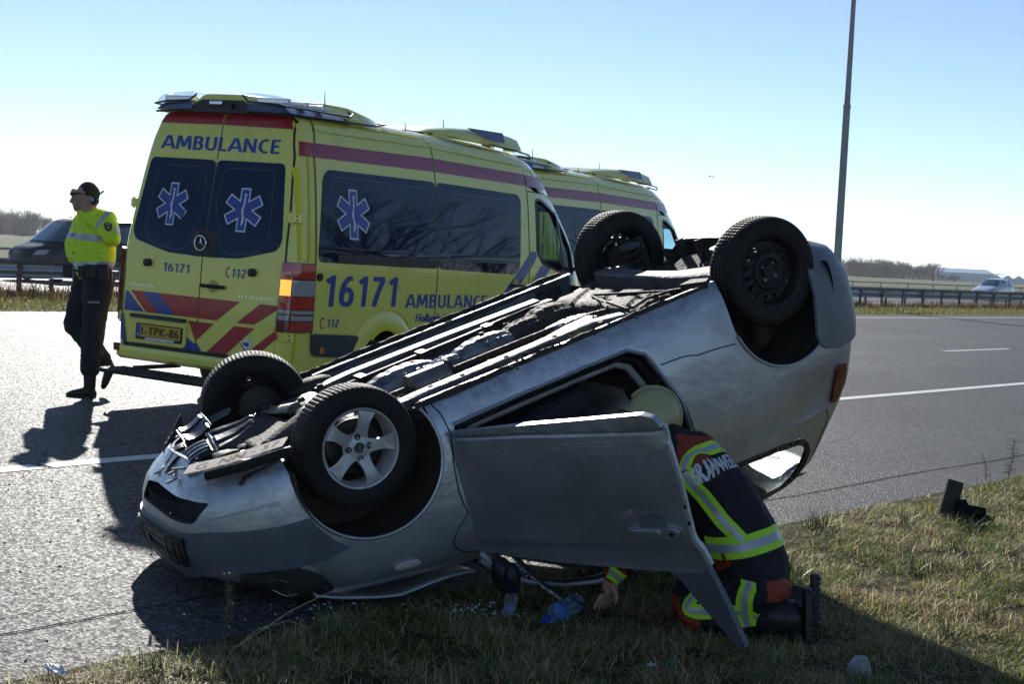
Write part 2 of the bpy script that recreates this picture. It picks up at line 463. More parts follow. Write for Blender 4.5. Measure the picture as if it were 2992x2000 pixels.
M_mgrass = grass_mat('median_grass', [(.06, .11, .015), (.12, .17, .025), (.17, .17, .04), (.24, .20, .08), (.34, .26, .12)])
M_reed = grass_mat('reed', [(.03, .02, .012), (.07, .045, .02), (.14, .08, .035), (.22, .13, .06)])
def blades(name, P, L, W_, lean, m_, az=None, curl=1.):
    n = len(P); az = rng.uniform(0, 2*np.pi, n) if az is None else az
    d = np.stack([np.cos(az), np.sin(az), np.zeros(n)], 1); sd_ = np.stack([-np.sin(az), np.cos(az), np.zeros(n)], 1)
    z = np.array([0, 0, 1.])
    l1 = lean[:, None]; c1, s1 = np.cos(l1), np.sin(l1); l2 = np.minimum(l1+curl*rng.uniform(.1, .9, n)[:, None], 1.75); c2, s2 = np.cos(l2), np.sin(l2)
    Lh = L[:, None]
    m1 = P+(d*s1+z*c1)*Lh*.5; tip = m1+(d*s2+z*c2)*Lh*.5
    w = W_[:, None]*sd_
    V = np.stack([P-w, P+w, m1+w*.75, m1-w*.75, tip], 1).reshape(-1, 3)
    o = np.arange(n)*5
    quads = np.stack([o, o+1, o+2, o+3], 1); tris = np.stack([o+3, o+2, o+4], 1)
    me = bpy.data.meshes.new(name); me.vertices.add(len(V)); me.vertices.foreach_set('co', V.ravel())
    loops = np.concatenate([quads.ravel(), tris.ravel()]); me.loops.add(len(loops)); me.loops.foreach_set('vertex_index', loops)
    me.polygons.add(2*n); me.polygons.foreach_set('loop_start', np.concatenate([np.arange(n)*4, 4*n+np.arange(n)*3]))
    me.polygons.foreach_set('loop_total', np.concatenate([np.full(n, 4), np.full(n, 3)]))
    me.materials.append(m_); me.update(calc_edges=True); me.validate()
    return link(name, me)
def verge_points(n, clump):
    out = []
    # denser near the camera
    while len(out) < n:
        s_ = random.uniform(1.0, 16.5); t = random.uniform(1.0, 5.0)
        p = EU*s_+NU*t
        if p.y < 4: continue
        if abs(p.x) > .50*p.y+.6: continue
        if random.random() > (7.5/p.length)**1.6: continue
        # ragged edge and bare patches
        edge = 4.97+.16*noise.noise(Vector((s_*1.3, 3, 0)))+.08*noise.noise(Vector((s_*5, 9, 0)))
        if t > edge: continue
        c_ = noise.noise(Vector((p.x*clump, p.y*clump, 2)))
        if c_ < -.25 and random.random() < .8: continue
        out.append((p.x, p.y, gz(t)+vz(s_, t)-.004, c_))
    return np.array(out)
A = verge_points(260000, 3.0); n = len(A)
hh = .035+.05*np.clip(A[:, 3]+.45, 0, 1)
o = blades('verge_grass', A[:, :3], hh*rng.uniform(.6, 1.8, n), rng.uniform(.0012, .0030, n), np.clip(rng.normal(1.2, .42, n), 0, 1.65), M_grass)
tag(o, None, None, kind='stuff')
A = verge_points(11000, 5.0); n = len(A)
o = blades('dead_grass_stems', A[:, :3]+[0, 0, .02], rng.uniform(.06, .17, n), rng.uniform(.0008, .0018, n), rng.uniform(.9, 1.6, n), mat('straw', (.46, .38, .22), .85, spec=.15), curl=.5)
tag(o, None, None, kind='stuff')
# taller tufts
T_ = []
for k in range(90):
    a = verge_points(1, 3)[0]
    for j in range(40): T_.append((a[0]+random.gauss(0, .03), a[1]+random.gauss(0, .03), a[2]))
T_ = np.array(T_); n = len(T_)
o = blades('grass_tufts', T_, rng.uniform(.07, .19, n), rng.uniform(.0014, .0026, n), np.abs(rng.normal(.3, .3, n)), mat('green_blade', (.09, .15, .02), .45, var=.5, vscale=20))
tag(o, None, None, kind='stuff')
# median
P_ = []
for k in range(68000):
    s_ = -8+random.random()**1.2*123; t = random.uniform(25.0, 30.2)
    p = st(s_, t); P_.append(p)
P_ = np.array([tuple(p) for p in P_]); n = len(P_)
o = blades('median_grass', P_, rng.uniform(.06, .22, n), rng.uniform(.006, .014, n), np.abs(rng.normal(.5, .4, n)), M_mgrass); tag(o, None, None, kind='stuff')
P_ = []
for k in range(2600):
    s_ = -6+random.random()**1.2*122; t = random.gauss(29.6, .55)
    if s_ > 33 and (s_*1.0) % 2.6 > .9 and random.random() < .75: continue
    for j in range(14): P_.append(tuple(st(s_+random.gauss(0, .12), t+random.gauss(0, .12))))
P_ = np.array(P_); n = len(P_)
hn = np.array([.5+.5*noise.noise(Vector((p[0]*.5, p[1]*.5, 0))) for p in P_])
o = blades('dry_reeds', P_, rng.uniform(.15, .34, n)+.3*hn, rng.uniform(.005, .011, n), np.abs(rng.normal(.35, .35, n)), M_reed); tag(o, None, None, kind='stuff')

# ---------------------------------------------------------------- crash barriers
M_galv = mat('galvanised_steel', (.42, .44, .47), .38, metal=.85, var=.35, vscale=3, rvar=.12, bump=.1, bscale=30)
M_post = mat('barrier_post', (.13, .12, .11), .6, metal=.5, var=.4, vscale=6)
def barrier(t, label, side=-1, s0=4, s1=200):
    th = thing('crash_barrier', label, 'crash barrier', st(0, t), math.atan2(EU.y, EU.x))
    prof = [(-.0, .42), (-.03, .425), (-.085, .47), (-.085, .52), (-.03, .57), (-.03, .63), (-.085, .68), (-.085, .73), (-.03, .785), (0, .79)]
    # local: x along, y across
    for k, a in enumerate(np.arange(s0, s1, 4.0)):
        if a > 120 and k % 1: continue
        b_ = MB(); b_.grid(lambda x, q: (x, prof[q][0]*-side*-1, prof[q][1]), [a, a+4.03], list(range(len(prof))))
        o_ = b_.build('beam', M_galv, th, 25)
        md = o_.modifiers.new('s', 'SOLIDIFY'); md.thickness = .004
    pm = MB(); pm.box((0, .05, .33), (.1, .06, .72)); pm.box((0, .02, .66), (.12, .07, .12)); pmm = pm.mesh('post', M_post, 0)
    for a in np.arange(s0+1, s1, 2.0):
        o_ = link('post', pmm, th); o_.location = (float(a), 0, 0)
    return th
barrier(30.4, 'long galvanised crash barrier nearest the carriageway behind the ambulances', -1, -30, 190)
barrier(32.2, 'second galvanised crash barrier just behind the first along the median', -1, -30, 190)
# the rail beyond the far carriageway
th = thing('guard_rail', 'thin pale guard rail with posts along the far side of the second carriageway', 'guard rail', st(0, 47), math.atan2(EU.y, EU.x))
M_pale = mat('pale_rail', (.42, .43, .42), .5, metal=.3, var=.3)
for z in (.47, .82):
    bb = MB()
    bb.box((120, 0, z), (320, .05, .09)); bb.build('rail', M_pale, th, 0)
pm = MB(); pm.box((0, .05, .35), (.07, .06, .9)); pmm = pm.mesh('post', M_pale, 0)
for a in np.arange(10, 240, 4.0): link('post', pmm, th).location = (float(a), 0, 0)

# ---------------------------------------------------------------- lamp post
lp = thing('lamp_post', 'tall slender grey lamp post rising from the median right of the wreck', 'lamp post', st(58.0, 31.1))
M_lp = mat('lamp_post_paint', (.30, .32, .30), .5, metal=.3, var=.25, vscale=2, bump=.05)
b = MB(); b.tube([(0, 0, 0), (0, 0, .3), (0, 0, 8.4)], [.175, .17, .15], 16); b.build('base_tube', M_lp, lp)
b = MB(); b.tube([(0, 0, 8.3), (0, 0, 8.4), (0, 0, 8.5), (0, 0, 16.5)], [.165, .165, .125, .075], 14); b.build('mast', M_lp, lp)
b = MB(); b.tube([(0, 0, 16.4), (-.3, -.3, 16.8), (-1.2, -1.2, 17.0)], [.05, .045, .04], 10); b.build('arm', M_lp, lp)
b = MB(); b.box((-1.5, -1.5, 17.0), (.75, .22, .12), Matrix.Rotation(R(45), 3, 'Z')); b.build('lamp_head', M_lp, lp)
b = MB(); b.box((-.1, -.13, 1.0), (.12, .02, .3), Matrix.Rotation(R(40), 3, 'Z')); b.build('hatch', M_post, lp)

# ---------------------------------------------------------------- bare trees
M_bark = mat('bark', (.075, .06, .05), .9, var=.4, vscale=6)
M_twig = mat('twig_bark', (.12, .085, .07), .9, var=.3)
def tree_meshes(seed, h, spread, depth=6, nk=3, r0=None, up=.25, trunkf=.22, thin=.62, sides=4, lean=0.):
    rg = random.Random(seed); tr = MB(); cr_ = MB(); r0 = r0 or h*.022
    def br(p, d, l, r, lv):
        mbx = tr if lv < 1 else cr_; k = 3 if lv < 2 else 2
        pts = [p]; q = p; dd = d
        for i in range(k):
            dd = (dd+Vector((rg.gauss(0, .13), rg.gauss(0, .13), rg.gauss(0, .08)+.03+lean*0))+Vector((lean, 0, 0))*.1).normalized(); q = q+dd*l/k; pts.append(q)
        r1 = r*thin
        mbx.tube(pts, [r+(r1-r)*i/k for i in range(k+1)], sides if lv < 3 else 3, cap=False)
        if lv >= depth: return
        for j in range(nk if lv else nk+2):
            a = rg.uniform(0, 2*math.pi); sp_ = rg.uniform(.35, .95)*spread
            nx = Vector((math.cos(a), math.sin(a), 0)); e = (dd*(1-.3*sp_)+nx*sp_+Vector((0, 0, up))).normalized()
            st_ = pts[-1] if (j < 1 or lv == depth-1) else pts[-1].lerp(pts[1], rg.random())
            br(st_, e, l*rg.uniform(.55, .85) if lv else h*.3*rg.uniform(.8, 1.1), r1*rg.uniform(.6, .95), lv+1)
    br(Vector((0, 0, 0)), Vector((0, 0, 1)), h*trunkf, r0, 0)
    return tr.mesh('trunk', M_bark, 60, False), cr_.mesh('crown', M_twig, 0, False)
def tree(ms, loc, sc=1., rz=0., label='', group=None, sz=None):
    t = thing('bare_tree', label, 'tree', loc, rz, group); t.scale = (sc, sc, sz or sc)
    link('trunk', ms[0], t); link('crown', ms[1], t); return t
def at_depth(px, Y, z=0.):          # ground position at picture column px (of 2346) and depth Y along the camera axis
    return Vector(((px-1173)/3496.5*Y-.0505*0, Y, z))
kinds = [tree_meshes(k, 9, .8, 6, 3, r0=.42, trunkf=.2, thin=.66) for k in (1, 2, 3)]
poplar = tree_meshes(9, 12, .32, 5, 3, up=.8, trunkf=.12)
tall = tree_meshes(12, 9, .62, 6, 3, up=.35, trunkf=.25)
for i in range(34):
    px = -60+i*5.2+random.uniform(-2, 2); Y = random.uniform(420, 520); z = -.6
    f = 1.25+random.uniform(-.3, .45)
    tree(kinds[i % 3], at_depth(px, Y, z), f*(.5 if px > 85 else .62), random.uniform(0, 6), 'bare winter tree in the taller hazy row at the far left edge' if px <= 85 else 'lower bare winter tree of the hazy left row, behind the officer and the van', 'trees in the far left row')
for i in range(62):
    px = 1928+i*4.3+random.uniform(-2, 2); Y = random.uniform(520, 600)
    f = random.uniform(.55, .95)*(1.0 if px < 2060 else .85)
    if 2130 < px: f *= random.uniform(.25, .45)
    tree(kinds[i % 3], at_depth(px, Y, -.6), f, random.uniform(0, 6), 'bare winter tree in the dense clump just right of the lamp post' if px < 2040 else ('bare winter tree in the row standing before the distant glasshouses' if px <= 2130 else 'low scrubby bare tree along the horizon above the white car'), 'trees in the far right row')
tree(tall, at_depth(1893, 330, -.6), .98, .5, 'lone round-headed bare tree just left of the lamp post', None)
for i, px in enumerate((1608, 1612, 1625, 1629, 1634)):
    tree(poplar, at_depth(px, 900, -.6), .75+.1*(i % 2), i, ('leftmost', 'second', 'middle', 'fourth', 'rightmost')[i]+' of five slim distant poplars between the two raised rear wheels', 'distant poplars between the rear wheels')
# trees standing off to the right, mirrored in the ambulance windows
refl = [tree_meshes(31, 7, 1.05, 6, 3, r0=.34, up=.12, trunkf=.2, lean=.9), tree_meshes(35, 6, 1.1, 6, 3, r0=.26, up=.1, trunkf=.18, lean=1.2)]
for i, (x, y, s_) in enumerate([(82, 74, 3.2), (84, 60, 4.6), (94, 50, 3.8), (76, 84, 2.8), (98, 38, 4.2), (70, 92, 2.4), (102, 66, 3.6), (64, 100, 2.2), (99, 27, 4.4), (86, 68, 2.0), (90, 56, 1.9), (80, 79, 1.7), (96, 44, 2.0), (72, 89, 1.6), (99, 32, 2.1)]):
    tree(refl[i % 2], (x, y, -.3), s_*.8, 2.2+i*.25, ('large windswept' if i < 9 else 'small windswept')+' bare tree off to the right, mirrored in the ambulance windows', 'trees mirrored in the windows')

hd = MB()
for k in range(9000):
    f = random.random(); x, y = 60+45*min(1, f*1.6)+random.gauss(0, 2), 104-88*f+random.gauss(0, 2); z = random.random()**.8*(5+2.5*noise.noise(Vector((x*.1, y*.1, 0)))); a = random.uniform(0, 6.3); L_ = random.uniform(.4, 1.2)
    d = Vector((math.cos(a)*.5, math.sin(a)*.5, 1)).normalized()*L_; w = Vector((.05, -.08, 0)); hd.add([(x, y, z-.3), Vector((x, y, z-.3))+w, Vector((x, y, z-.3))+d], [(0, 1, 2)])
tag(hd.build('thicket', M_bark, None, 0, False), None, None, kind='stuff')

# ---------------------------------------------------------------- greenhouses and farm buildings far right
M_glass_h = mat('greenhouse_glass', (.55, .6, .62), .25, metal=.3)
M_ghw = mat('greenhouse_wall', (.6, .66, .66), .4)
M_brick = mat('farm_wall', (.10, .075, .06), .9); M_roofd = mat('farm_roof', (.06, .06, .07), .7)
gh = thing('greenhouse', 'long low glasshouse with sawtooth gables beyond the field at right', 'greenhouse', at_depth(2135, 640, -.6), R(-8))
b = MB(); b.box((0, 0, 1.0), (60, 60, 2.0)); b.build('wall', M_ghw, gh, 0)
for k in range(14):
    x = -28+k*4.3; b = MB(); b.prism([(x-2.1, 2.0), (x+2.1, 2.0), (x, 3.4)], -30, 30, lambda a, c_, h: (a, h, c_)); b.build('roof', M_glass_h, gh, 0)
for (px, Y, w, hgt, lb) in ((2075, 600, 60, 3.4, 'pale low glasshouse seen through the bare trees right of the lamp post'), (2220, 760, 30, 2.6, 'farthest low glasshouse near the right end of the field')):
    g2 = thing('greenhouse', lb, 'greenhouse', at_depth(px, Y, -.6), 0)
    b = MB(); b.box((0, 0, hgt/2), (w, 20, hgt)); b.build('wall', M_ghw, g2, 0)
    b = MB(); b.prism([(-10, hgt), (10, hgt), (0, hgt+1.6)], -w/2, w/2, lambda a, c_, h: (h, a, c_)); b.build('roof', M_glass_h, g2, 0)
for (px, Y, w, hgt, lb) in ((1985, 560, 18, 3, 'dark farm shed with pale roof edge in the right tree row'), (2150, 700, 30, 3.0, 'long dark barn behind the bare trees at right'), (32, 470, 9, 2.6, 'small dark farmhouse in front of the left tree row')):
    g2 = thing('farm_building', lb, 'farm building', at_depth(px, Y, -.6), .1)
    b = MB(); b.box((0, 0, hgt/2), (w, 9, hgt)); b.build('wall', M_brick, g2, 0)
    b = MB(); b.prism([(-4.8, hgt), (4.8, hgt), (0, hgt+2.2)], -w/2-.3, w/2+.3, lambda a, c_, h: (h, a, c_)); b.build('roof', M_roofd if px > 100 else M_roofd, g2, 0)
# ================================================================== ambulances
M_yel = mat('yellow_paint', (.88, .82, .14), .28, spec=.5, coat=.8, coat_rough=.04, var=.05, vscale=2, bump=.02, bscale=3, rvar=.03)
M_yel2 = mat('fluorescent_yellow_tape', (.80, .74, .0), .4)
M_red = mat('red_reflective', (.42, .012, .018), .32, coat=.4)
M_mag = mat('magenta_stripe', (.34, .018, .065), .3, coat=.5)
M_blue = mat('blue_lettering', (.012, .05, .30), .35, coat=.4)
M_white = mat('white_print', (.72, .76, .8), .4)
M_priv = mat('privacy_glass', (.006, .014, .038), .02, spec=.45)
M_priv2 = mat('glass_line', (.05, .085, .13), .1, spec=.8)
M_plast = mat('grey_plastic', (.035, .042, .055), .5, bump=.1, bscale=200)
M_blkp = mat('black_plastic', (.010, .011, .013), .38, bump=.05, bscale=200)
M_rub = mat('rubber', (.016, .017, .019), .62, var=.3, vscale=12, bump=.15, bscale=60)
M_redl = mat('red_lens', (.5, .005, .008), .12, spec=.8, coat=1.)
M_redd = mat('dark_red_lens', (.10, .002, .004), .12, spec=.8, coat=1.)
M_clr = mat('clear_lens', (.40, .42, .45), .1, spec=.8, coat=1., var=.3, vscale=60)
M_amb = mat('lit_amber_lens', (.8, .22, .02), .15, coat=1., emit=(1, .30, .04), estr=1.6)
M_amb2 = mat('amber_lens', (.65, .17, .01), .15, coat=1.)
M_dome = mat('clear_dome', (.85, .9, .95), .06, spec=1., coat=1., alpha=.3)
M_bluel = mat('blue_lamp_lens', (.01, .025, .09), .1, spec=.8, coat=1.)
M_chr = mat('chrome', (.6, .61, .62), .12, metal=1.)
M_plate = mat('plate_yellow', (.62, .38, .03), .4)
M_cglass = mat('cab_glass', (.36, .60, .60), .0, trans=1., ior=1.12, spec=.7)
M_seat = mat('seat_fabric', (.03, .034, .045), .85)
M_steel = mat('dark_steel', (.05, .05, .055), .5, metal=.6)

HZ = [(.40, .94), (.6, .965), (.9, .975), (1.3, .975), (1.5, .965), (1.8, .93), (2.1, .89), (2.4, .835), (2.55, .79), (2.63, .735), (2.69, .64), (2.73, .5), (2.76, .28), (2.77, 0)]
RZ = [(.4, .0), (1.3, .02), (1.6, .05), (2.4, .16), (2.6, .2), (2.69, .26), (2.74, .38), (2.77, .6)]
YF = [(.4, 5.86), (.9, 5.92), (1.15, 5.9), (1.3, 5.85), (1.42, 5.76), (1.85, 5.43), (2.31, 4.97), (2.46, 4.82), (2.60, 4.62), (2.69, 4.35), (2.74, 3.9), (2.77, 3.2)]
def vhw(z): return lerp(z, HZ)
def vrk(z): return lerp(z, RZ)
def s_side(y, z):
    h = vhw(z); r = min(.12, h); y0 = vrk(z)
    if y < y0+r: k = (y0+r-y)/r; return (h-r+r*math.sqrt(max(0, 1-k*k)), y, z)
    yf = lerp(z, YF); a = 1.0
    if y > yf-a: h *= (1-max(0, min(1, (y-yf+a)/a))**3*.13)
    return (h, y, z)
def s_rear(x, z):
    h = vhw(z); r = min(.12, h); ex = max(0, abs(x)-(h-r)); ex = min(ex, r)
    return (x, vrk(z)+r-math.sqrt(max(0, r*r-ex*ex)), z)
def s_left(y, z): p = s_side(y, z); return (-p[0], p[1], p[2])
def s_front(x, z):
    h = vhw(z)*.87; yf = lerp(z, YF); q = min(1, abs(x)/max(h, .01)); return (x, yf+.26*(1-q**2.6), z)

def make_ambulance():
    th = thing('ambulance', '', 'ambulance', (0, 0, 0))
    # body shell
    b = MB(); zs = [.40, .46, .55, .65, .75, .9, 1.05, 1.2, 1.35, 1.5, 1.65, 1.8, 1.95, 2.1, 2.25, 2.4, 2.5, 2.58, 2.63, 2.66, 2.69, 2.71, 2.73, 2.745, 2.76, 2.766, 2.77]
    rows = []
    for z in zs:
        h = max(vhw(z), .004); r = min(.12, h); y0 = vrk(z); yf = lerp(z, YF); half = []
        for k in range(8): half.append((( h-r)*k/7, y0))
        for k in range(1, 7): a = R(-90+90*k/6); half.append((h-r+r*math.cos(a), y0+r+r*math.sin(a)))
        for k in range(1, 25):
            y = y0+r+(yf-y0-r)*k/24; p = s_side(y, z) if y > y0+r else (h, y, z); half.append((p[0], y))
        hf = half[-1][0]
        for k in range(1, 9): q = 1-k/8; half.append((hf*q, yf+.26*(1-q**2.6)))
        left = [(-x, y) for x, y in half[1:-1]][::-1]
        rows.append([(x, y, z) for x, y in half+left])
    n = len(rows[0]); vs = [p for rw in rows for p in rw]
    fs = [(i*n+j, i*n+(j+1) % n, (i+1)*n+(j+1) % n, (i+1)*n+j) for i in range(len(rows)-1) for j in range(n)]
    fs.append(tuple(range(n))[::-1]); fs.append(tuple((len(rows)-1)*n+j for j in range(n)))
    b.add(vs, fs); body = b.build('body', [M_yel, black], None, 40)
    # wheel wells, cab and its windows cut into the shell
    for y in (1.51, 5.17):
        for sx in (1, -1):
            c = MB(); c.lathe([(0, sx*.6), (.40, sx*.6), (.40, sx*1.2), (0, sx*1.2)], 40, 'x', (0, y, .36)); c.box((sx*.9, y, .2), (.6, .8, .36)); 
            c2 = MB(); c2.lathe([(.0001, sx*.58), (.42, sx*.58), (.42, sx*1.2), (.0001, sx*1.2)], 40, 'x', (0, y, .37)); boolean(body, c2)
    c = MB(); c.prism([(4.22, 1.0), (5.30, 1.0), (5.30, 1.55), (4.95, 2.2), (4.22, 2.45)], -.84, .84, lambda a, z, h: (h, a, z)); boolean(body, c)
    win = rnd([(4.47, 2.19), (4.62, 2.2), (5.06, 2.06), (5.44, 1.68), (5.42, 1.38), (5.06, 1.41), (4.60, 1.49), (4.46, 1.62)], .05, 3)
    c = MB(); c.prism(win, -1.2, 1.2, lambda a, z, h: (h, a, z)); boolean(body, c)
    c = MB(); c.prism([(5.2, 1.5), (5.0, 2.25), (6.2, 2.25), (6.2, 1.5)], -.68, .68, lambda a, z, h: (h, a, z)); boolean(body, c)
    body.parent = th
    body.data.shade_smooth(); body.data.set_sharp_from_angle(angle=R(40))
    def part(name, geos, fn, m_, off=.002, thick=0., parent=None, flip=1, smooth=30):
        first = None
        for g in geos:
            b = MB(); drape(b, g, fn, off, thick, flip); o_ = b.build(name, m_, parent or th, smooth, bool(thick)); first = first or o_
        return first
    def text(name, txt, x0, x1, y0, y1, fn, m_, off, w=.012, shear=0., space=1.05, parent=None, bold=.0):
        b = MB()
        for i, dx in enumerate(np.linspace(-w/2, w/2, 5)):
            drape(b, text2d(txt, x0+w/2+dx, x1-w/2+dx, y0, y1, bold, shear, space=space), fn, off+i*.0004)
        return b.build(name, m_, parent or th, 0, False)
    def strokes(name, txt, x0, x1, y0, y1, fn, off, w=.14, gap=.11, lean=0.):
        b = MB(); stroke_text(b, txt, x0, x1, y0, y1, fn, off, w, gap, lean); return b.build(name, M_blue, th, 0, False)
    P2 = lambda poly, cell=.05, holes=(): tri2d([poly]+list(holes), cell)
    def rib(pts, w, closed=False, cell=.1): return cut2d(ribbon2d(pts, w, closed), cell)
    # panels
    rd = {}
    for sx in (-1, 1):
        f = (lambda x, z, s_=sx: s_rear(x*s_, z))
        poly = [(.006, .50), (.80, .50), (.86, .62), (.885, .8), (.885, 1.4), (.86, 1.8), (.80, 2.3), (.72, 2.6), (.6, 2.66), (.006, 2.68)]
        if sx < 0: poly = [(.006, .58), (.26, .58), (.27, .78), (.86, .80), (.885, 1.4), (.86, 1.8), (.80, 2.3), (.72, 2.6), (.6, 2.66), (.006, 2.68)]
        d = part('rear_door', [P2(rnd(poly, .03, 2))], f, M_yel, .001, .008, flip=sx); rd[sx] = d
        # window of the door
        wp = rnd([(.004, 2.225), (.73, 2.225), (.76, 2.19), (.845, 1.55), (.80, 1.47), (.40, 1.375), (.004, 1.365)], .06, 3)
        w = part('window', [P2(wp)], f, M_priv, .009, .003, d, sx)
        inner = rnd([(.10, 2.16), (.66, 2.16), (.70, 1.55), (.60, 1.44), (.30, 1.40), (.16, 1.46), (.15, 1.62), (.06, 1.82)], .08, 3)
        part('glass_line', [rib(inner, .006, True)], f, M_priv2, .0135, 0, w, sx)
    part('hatch_seam', [rib([(0, .55), (0, 1.36)], .009), rib([(0, 2.24), (0, 2.68)], .009)], s_rear, black, .0105)
    part('door_seal', [rib([(-.9, .79), (-.895, 1.4), (-.87, 1.8), (-.81, 2.3), (-.74, 2.6), (-.6, 2.69), (0, 2.705), (.6, 2.69), (.74, 2.6), (.81, 2.3), (.87, 1.8), (.895, 1.4), (.895, .8)], .014)], s_rear, black, .002)
    # wiper-like dark cable behind the left rear window
    b = MB(); b.tube([Vector(s_rear(x, z))+Vector((0, -.014, 0)) for x, z in ((-.16, 2.2), (-.21, 2.1), (-.24, 1.9), (-.29, 1.7), (-.33, 1.55), (-.33, 1.38))], .006, 6); b.build('cable', M_blkp, rd[-1])
    wellp = [(-.14, 1.365), (-.14, 1.56), (-.1, 1.6), (.1, 1.6), (.14, 1.56), (.14, 1.365)]
    part('badge_panel', [P2(wellp)], s_rear, M_blkp, .0125, .002)
    # three pointed star badge
    b = MB(); c0 = Vector(s_rear(-.03, 1.485))+Vector((0, -.03, 0))
    b.lathe([(.058, 0), (.062, -.008), (.067, -.008), (.071, 0), (.067, .008), (.058, 0)], 28, 'y', c0)
    for k in range(3):
        a = R(90+120*k); t_ = Vector((math.cos(a), 0, math.sin(a))); s_ = Vector((-math.sin(a), 0, math.cos(a)))
        b.add([c0+Vector((0, -.012, 0)), c0+s_*.013+t_*.006, c0+t_*.06, c0-s_*.013+t_*.006], [(0, 1, 2), (0, 2, 3)])
    b.build('badge', M_chr, th, 30)
    b = MB(); b.lathe([(0, .012), (.066, .012), (.066, .02), (0, .02)], 28, 'y', c0); b.build('badge_disc', M_blkp, th)
    # side panels, right
    side_polys = [('rear_quarter_panel', [(.355, .78), (1.08, .75), (1.12, .85), (1.22, .93), (1.35, .97), (1.51, .985), (1.67, .97), (1.8, .93), (1.9, .85), (1.94, .75), (2.365, .75), (2.365, 2.62), (.46, 2.60), (.39, 2.3)]),
                  ('sliding_door', [(2.385, .75), (4.27, .76), (4.27, 2.60), (2.385, 2.62)]),
                  ('cab_door', [(4.30, .76), (4.66, .76), (4.75, .87), (4.95, .99), (5.17, 1.03), (5.35, 1.02), (5.48, 1.3), (5.47, 1.75), (5.05, 2.2), (4.75, 2.265), (4.30, 2.27)])]
    doors = {}
    cabw = [(4.47, 2.19), (4.62, 2.2), (5.06, 2.06), (5.44, 1.68), (5.42, 1.38), (5.06, 1.41), (4.60, 1.49), (4.46, 1.62)]
    for nm, pl in side_polys:
        for fn, fl in ((s_side, 1), (s_left, -1)):
            holes = [rnd(cabw, .05, 3)[::-1]] if nm == 'cab_door' else []
            d = part(nm, [P2(rnd(pl, .02, 2), .08, holes)], fn, M_yel, .001, .008, flip=fl)
            if fl > 0: doors[nm] = d
    part('panel_gap', [rib([(.36, .76), (.355, 1.4), (.39, 2.3), (.46, 2.64)], .013), rib([(2.375, .74), (2.375, 2.68)], .015), rib([(4.285, .76), (4.285, 2.66)], .013), rib([(4.30, 2.275), (4.75, 2.275), (5.06, 2.21), (5.48, 1.76)], .012),
         rib([(2.4, 2.675), (4.27, 2.655)], .010), rib([(4.29, 2.66), (4.9, 2.35)], .006)], s_side, black, .0095)
    # side glass
    w1 = rnd([(.56, 2.215), (.48, 2.13), (.385, 1.46), (.42, 1.40), (2.362, 1.385), (2.362, 2.235)], .07, 4)
    w2 = rnd([(2.388, 2.235), (4.05, 2.225), (4.12, 2.17), (4.06, 1.43), (3.96, 1.36), (2.388, 1.385)], .07, 4)
    for fn, fl in ((s_side, 1), (s_left, -1)):
        a = part('side_window', [P2(w1)], fn, M_priv, .010, .003, flip=fl); c_ = part('side_window', [P2(w2)], fn, M_priv, .010, .003, flip=fl)
    part('glass_line', [rib(rrect(.60, 2.22, 1.53, 2.16, .1), .006, True)], s_side, M_priv2, .0145)
    part('glass_line', [rib(rrect(2.55, 3.98, 1.48, 2.15, .1), .006, True)], s_side, M_priv2, .0145)
    part('slide_rail', [P2([(.66, 1.405), (2.36, 1.395), (2.36, 1.47), (.66, 1.475)])], s_side, M_blkp, .012, .018)
    part('rail_groove', [rib([(.7, 1.455), (2.35, 1.45)], .006), rib([(.7, 1.43), (2.35, 1.425)], .006)], s_side, M_steel, .031)
    # roof mouldings
    for fn, fl in ((s_side, 1),):
        part('moulding', [rib([(.45, 2.555), (2.36, 2.575), ], .03), rib([(2.4, 2.575), (4.26, 2.55)], .03), rib([(4.3, 2.55), (4.6, 2.5), (4.78, 2.42)], .022)], fn, M_yel, .012, .006)
        part('reflective_tape', [rib([(.47, 2.64), (2.3, 2.655)], .02), rib([(.26, .82), (.27, 1.38)], .03), rib([(.26, 1.4), (.30, 2.3)], .03), rib([(.13, 1.4), (.16, 2.2)], .03), rib([(.14, .45), (.14, .76)], .025), rib([(.9, .45), (.9, .52)], .03)], fn, M_yel2, .0105)
    part('reflective_tape', [P2([(p[0], p[1]) for p in [(1.51+.40*math.cos(R(a)), .37+.47*math.sin(R(a))) for a in range(130, 38, -8)]+[(1.51+.36*math.cos(R(a)), .37+.42*math.sin(R(a))) for a in range(42, 134, 8)]])], s_side, M_yel2, .0345, 0)
    # wheel arch flare
    for yc in (1.51, 5.17):
        b = MB()
        def fl_(a, r_, yc=yc):
            y, z = yc+r_*math.cos(a), .37+r_*math.sin(a); k = (r_-.425)/(.60-.425)
            return (s_side(y, max(z, .41))[0]+.032*(1-k*k)**.5 if k < 1 else s_side(y, max(z, .41))[0]+.001, y, z)
        A_ = np.linspace(R(-5), R(185), 30)
        if yc > 2: A_ = np.linspace(R(75), R(185), 20)
        b.grid(fl_, list(A_), [.425, .43, .46, .5, .54, .57, .59, .60])
        b.grid(lambda a, r_: (fl_(a, .425)[0]*1.0-r_, fl_(a, .425)[1], fl_(a, .425)[2]), list(A_), [0, .06])
        b.build('wheel_arch', M_yel, th, 50)
    # lower cladding
    b = MB()
    for seg in ([(.35, .77), (1.06, .745), (1.10, .70), (1.06, .54), (.44, .57), (.38, .60)], [(1.96, .745), (4.27, .76), (4.27, .52), (1.96, .53)]):
        for fn, fl in ((s_side, 1), (s_left, -1)): b = MB(); drape(b, P2(rnd(seg, .03, 2)), fn, .009, .012, fl); b.build('side_cladding', M_plast, th, 30)
    part('side_marker', [P2(circ(.51, .625, .033, 14))], s_side, M_amb2, .02, .014)
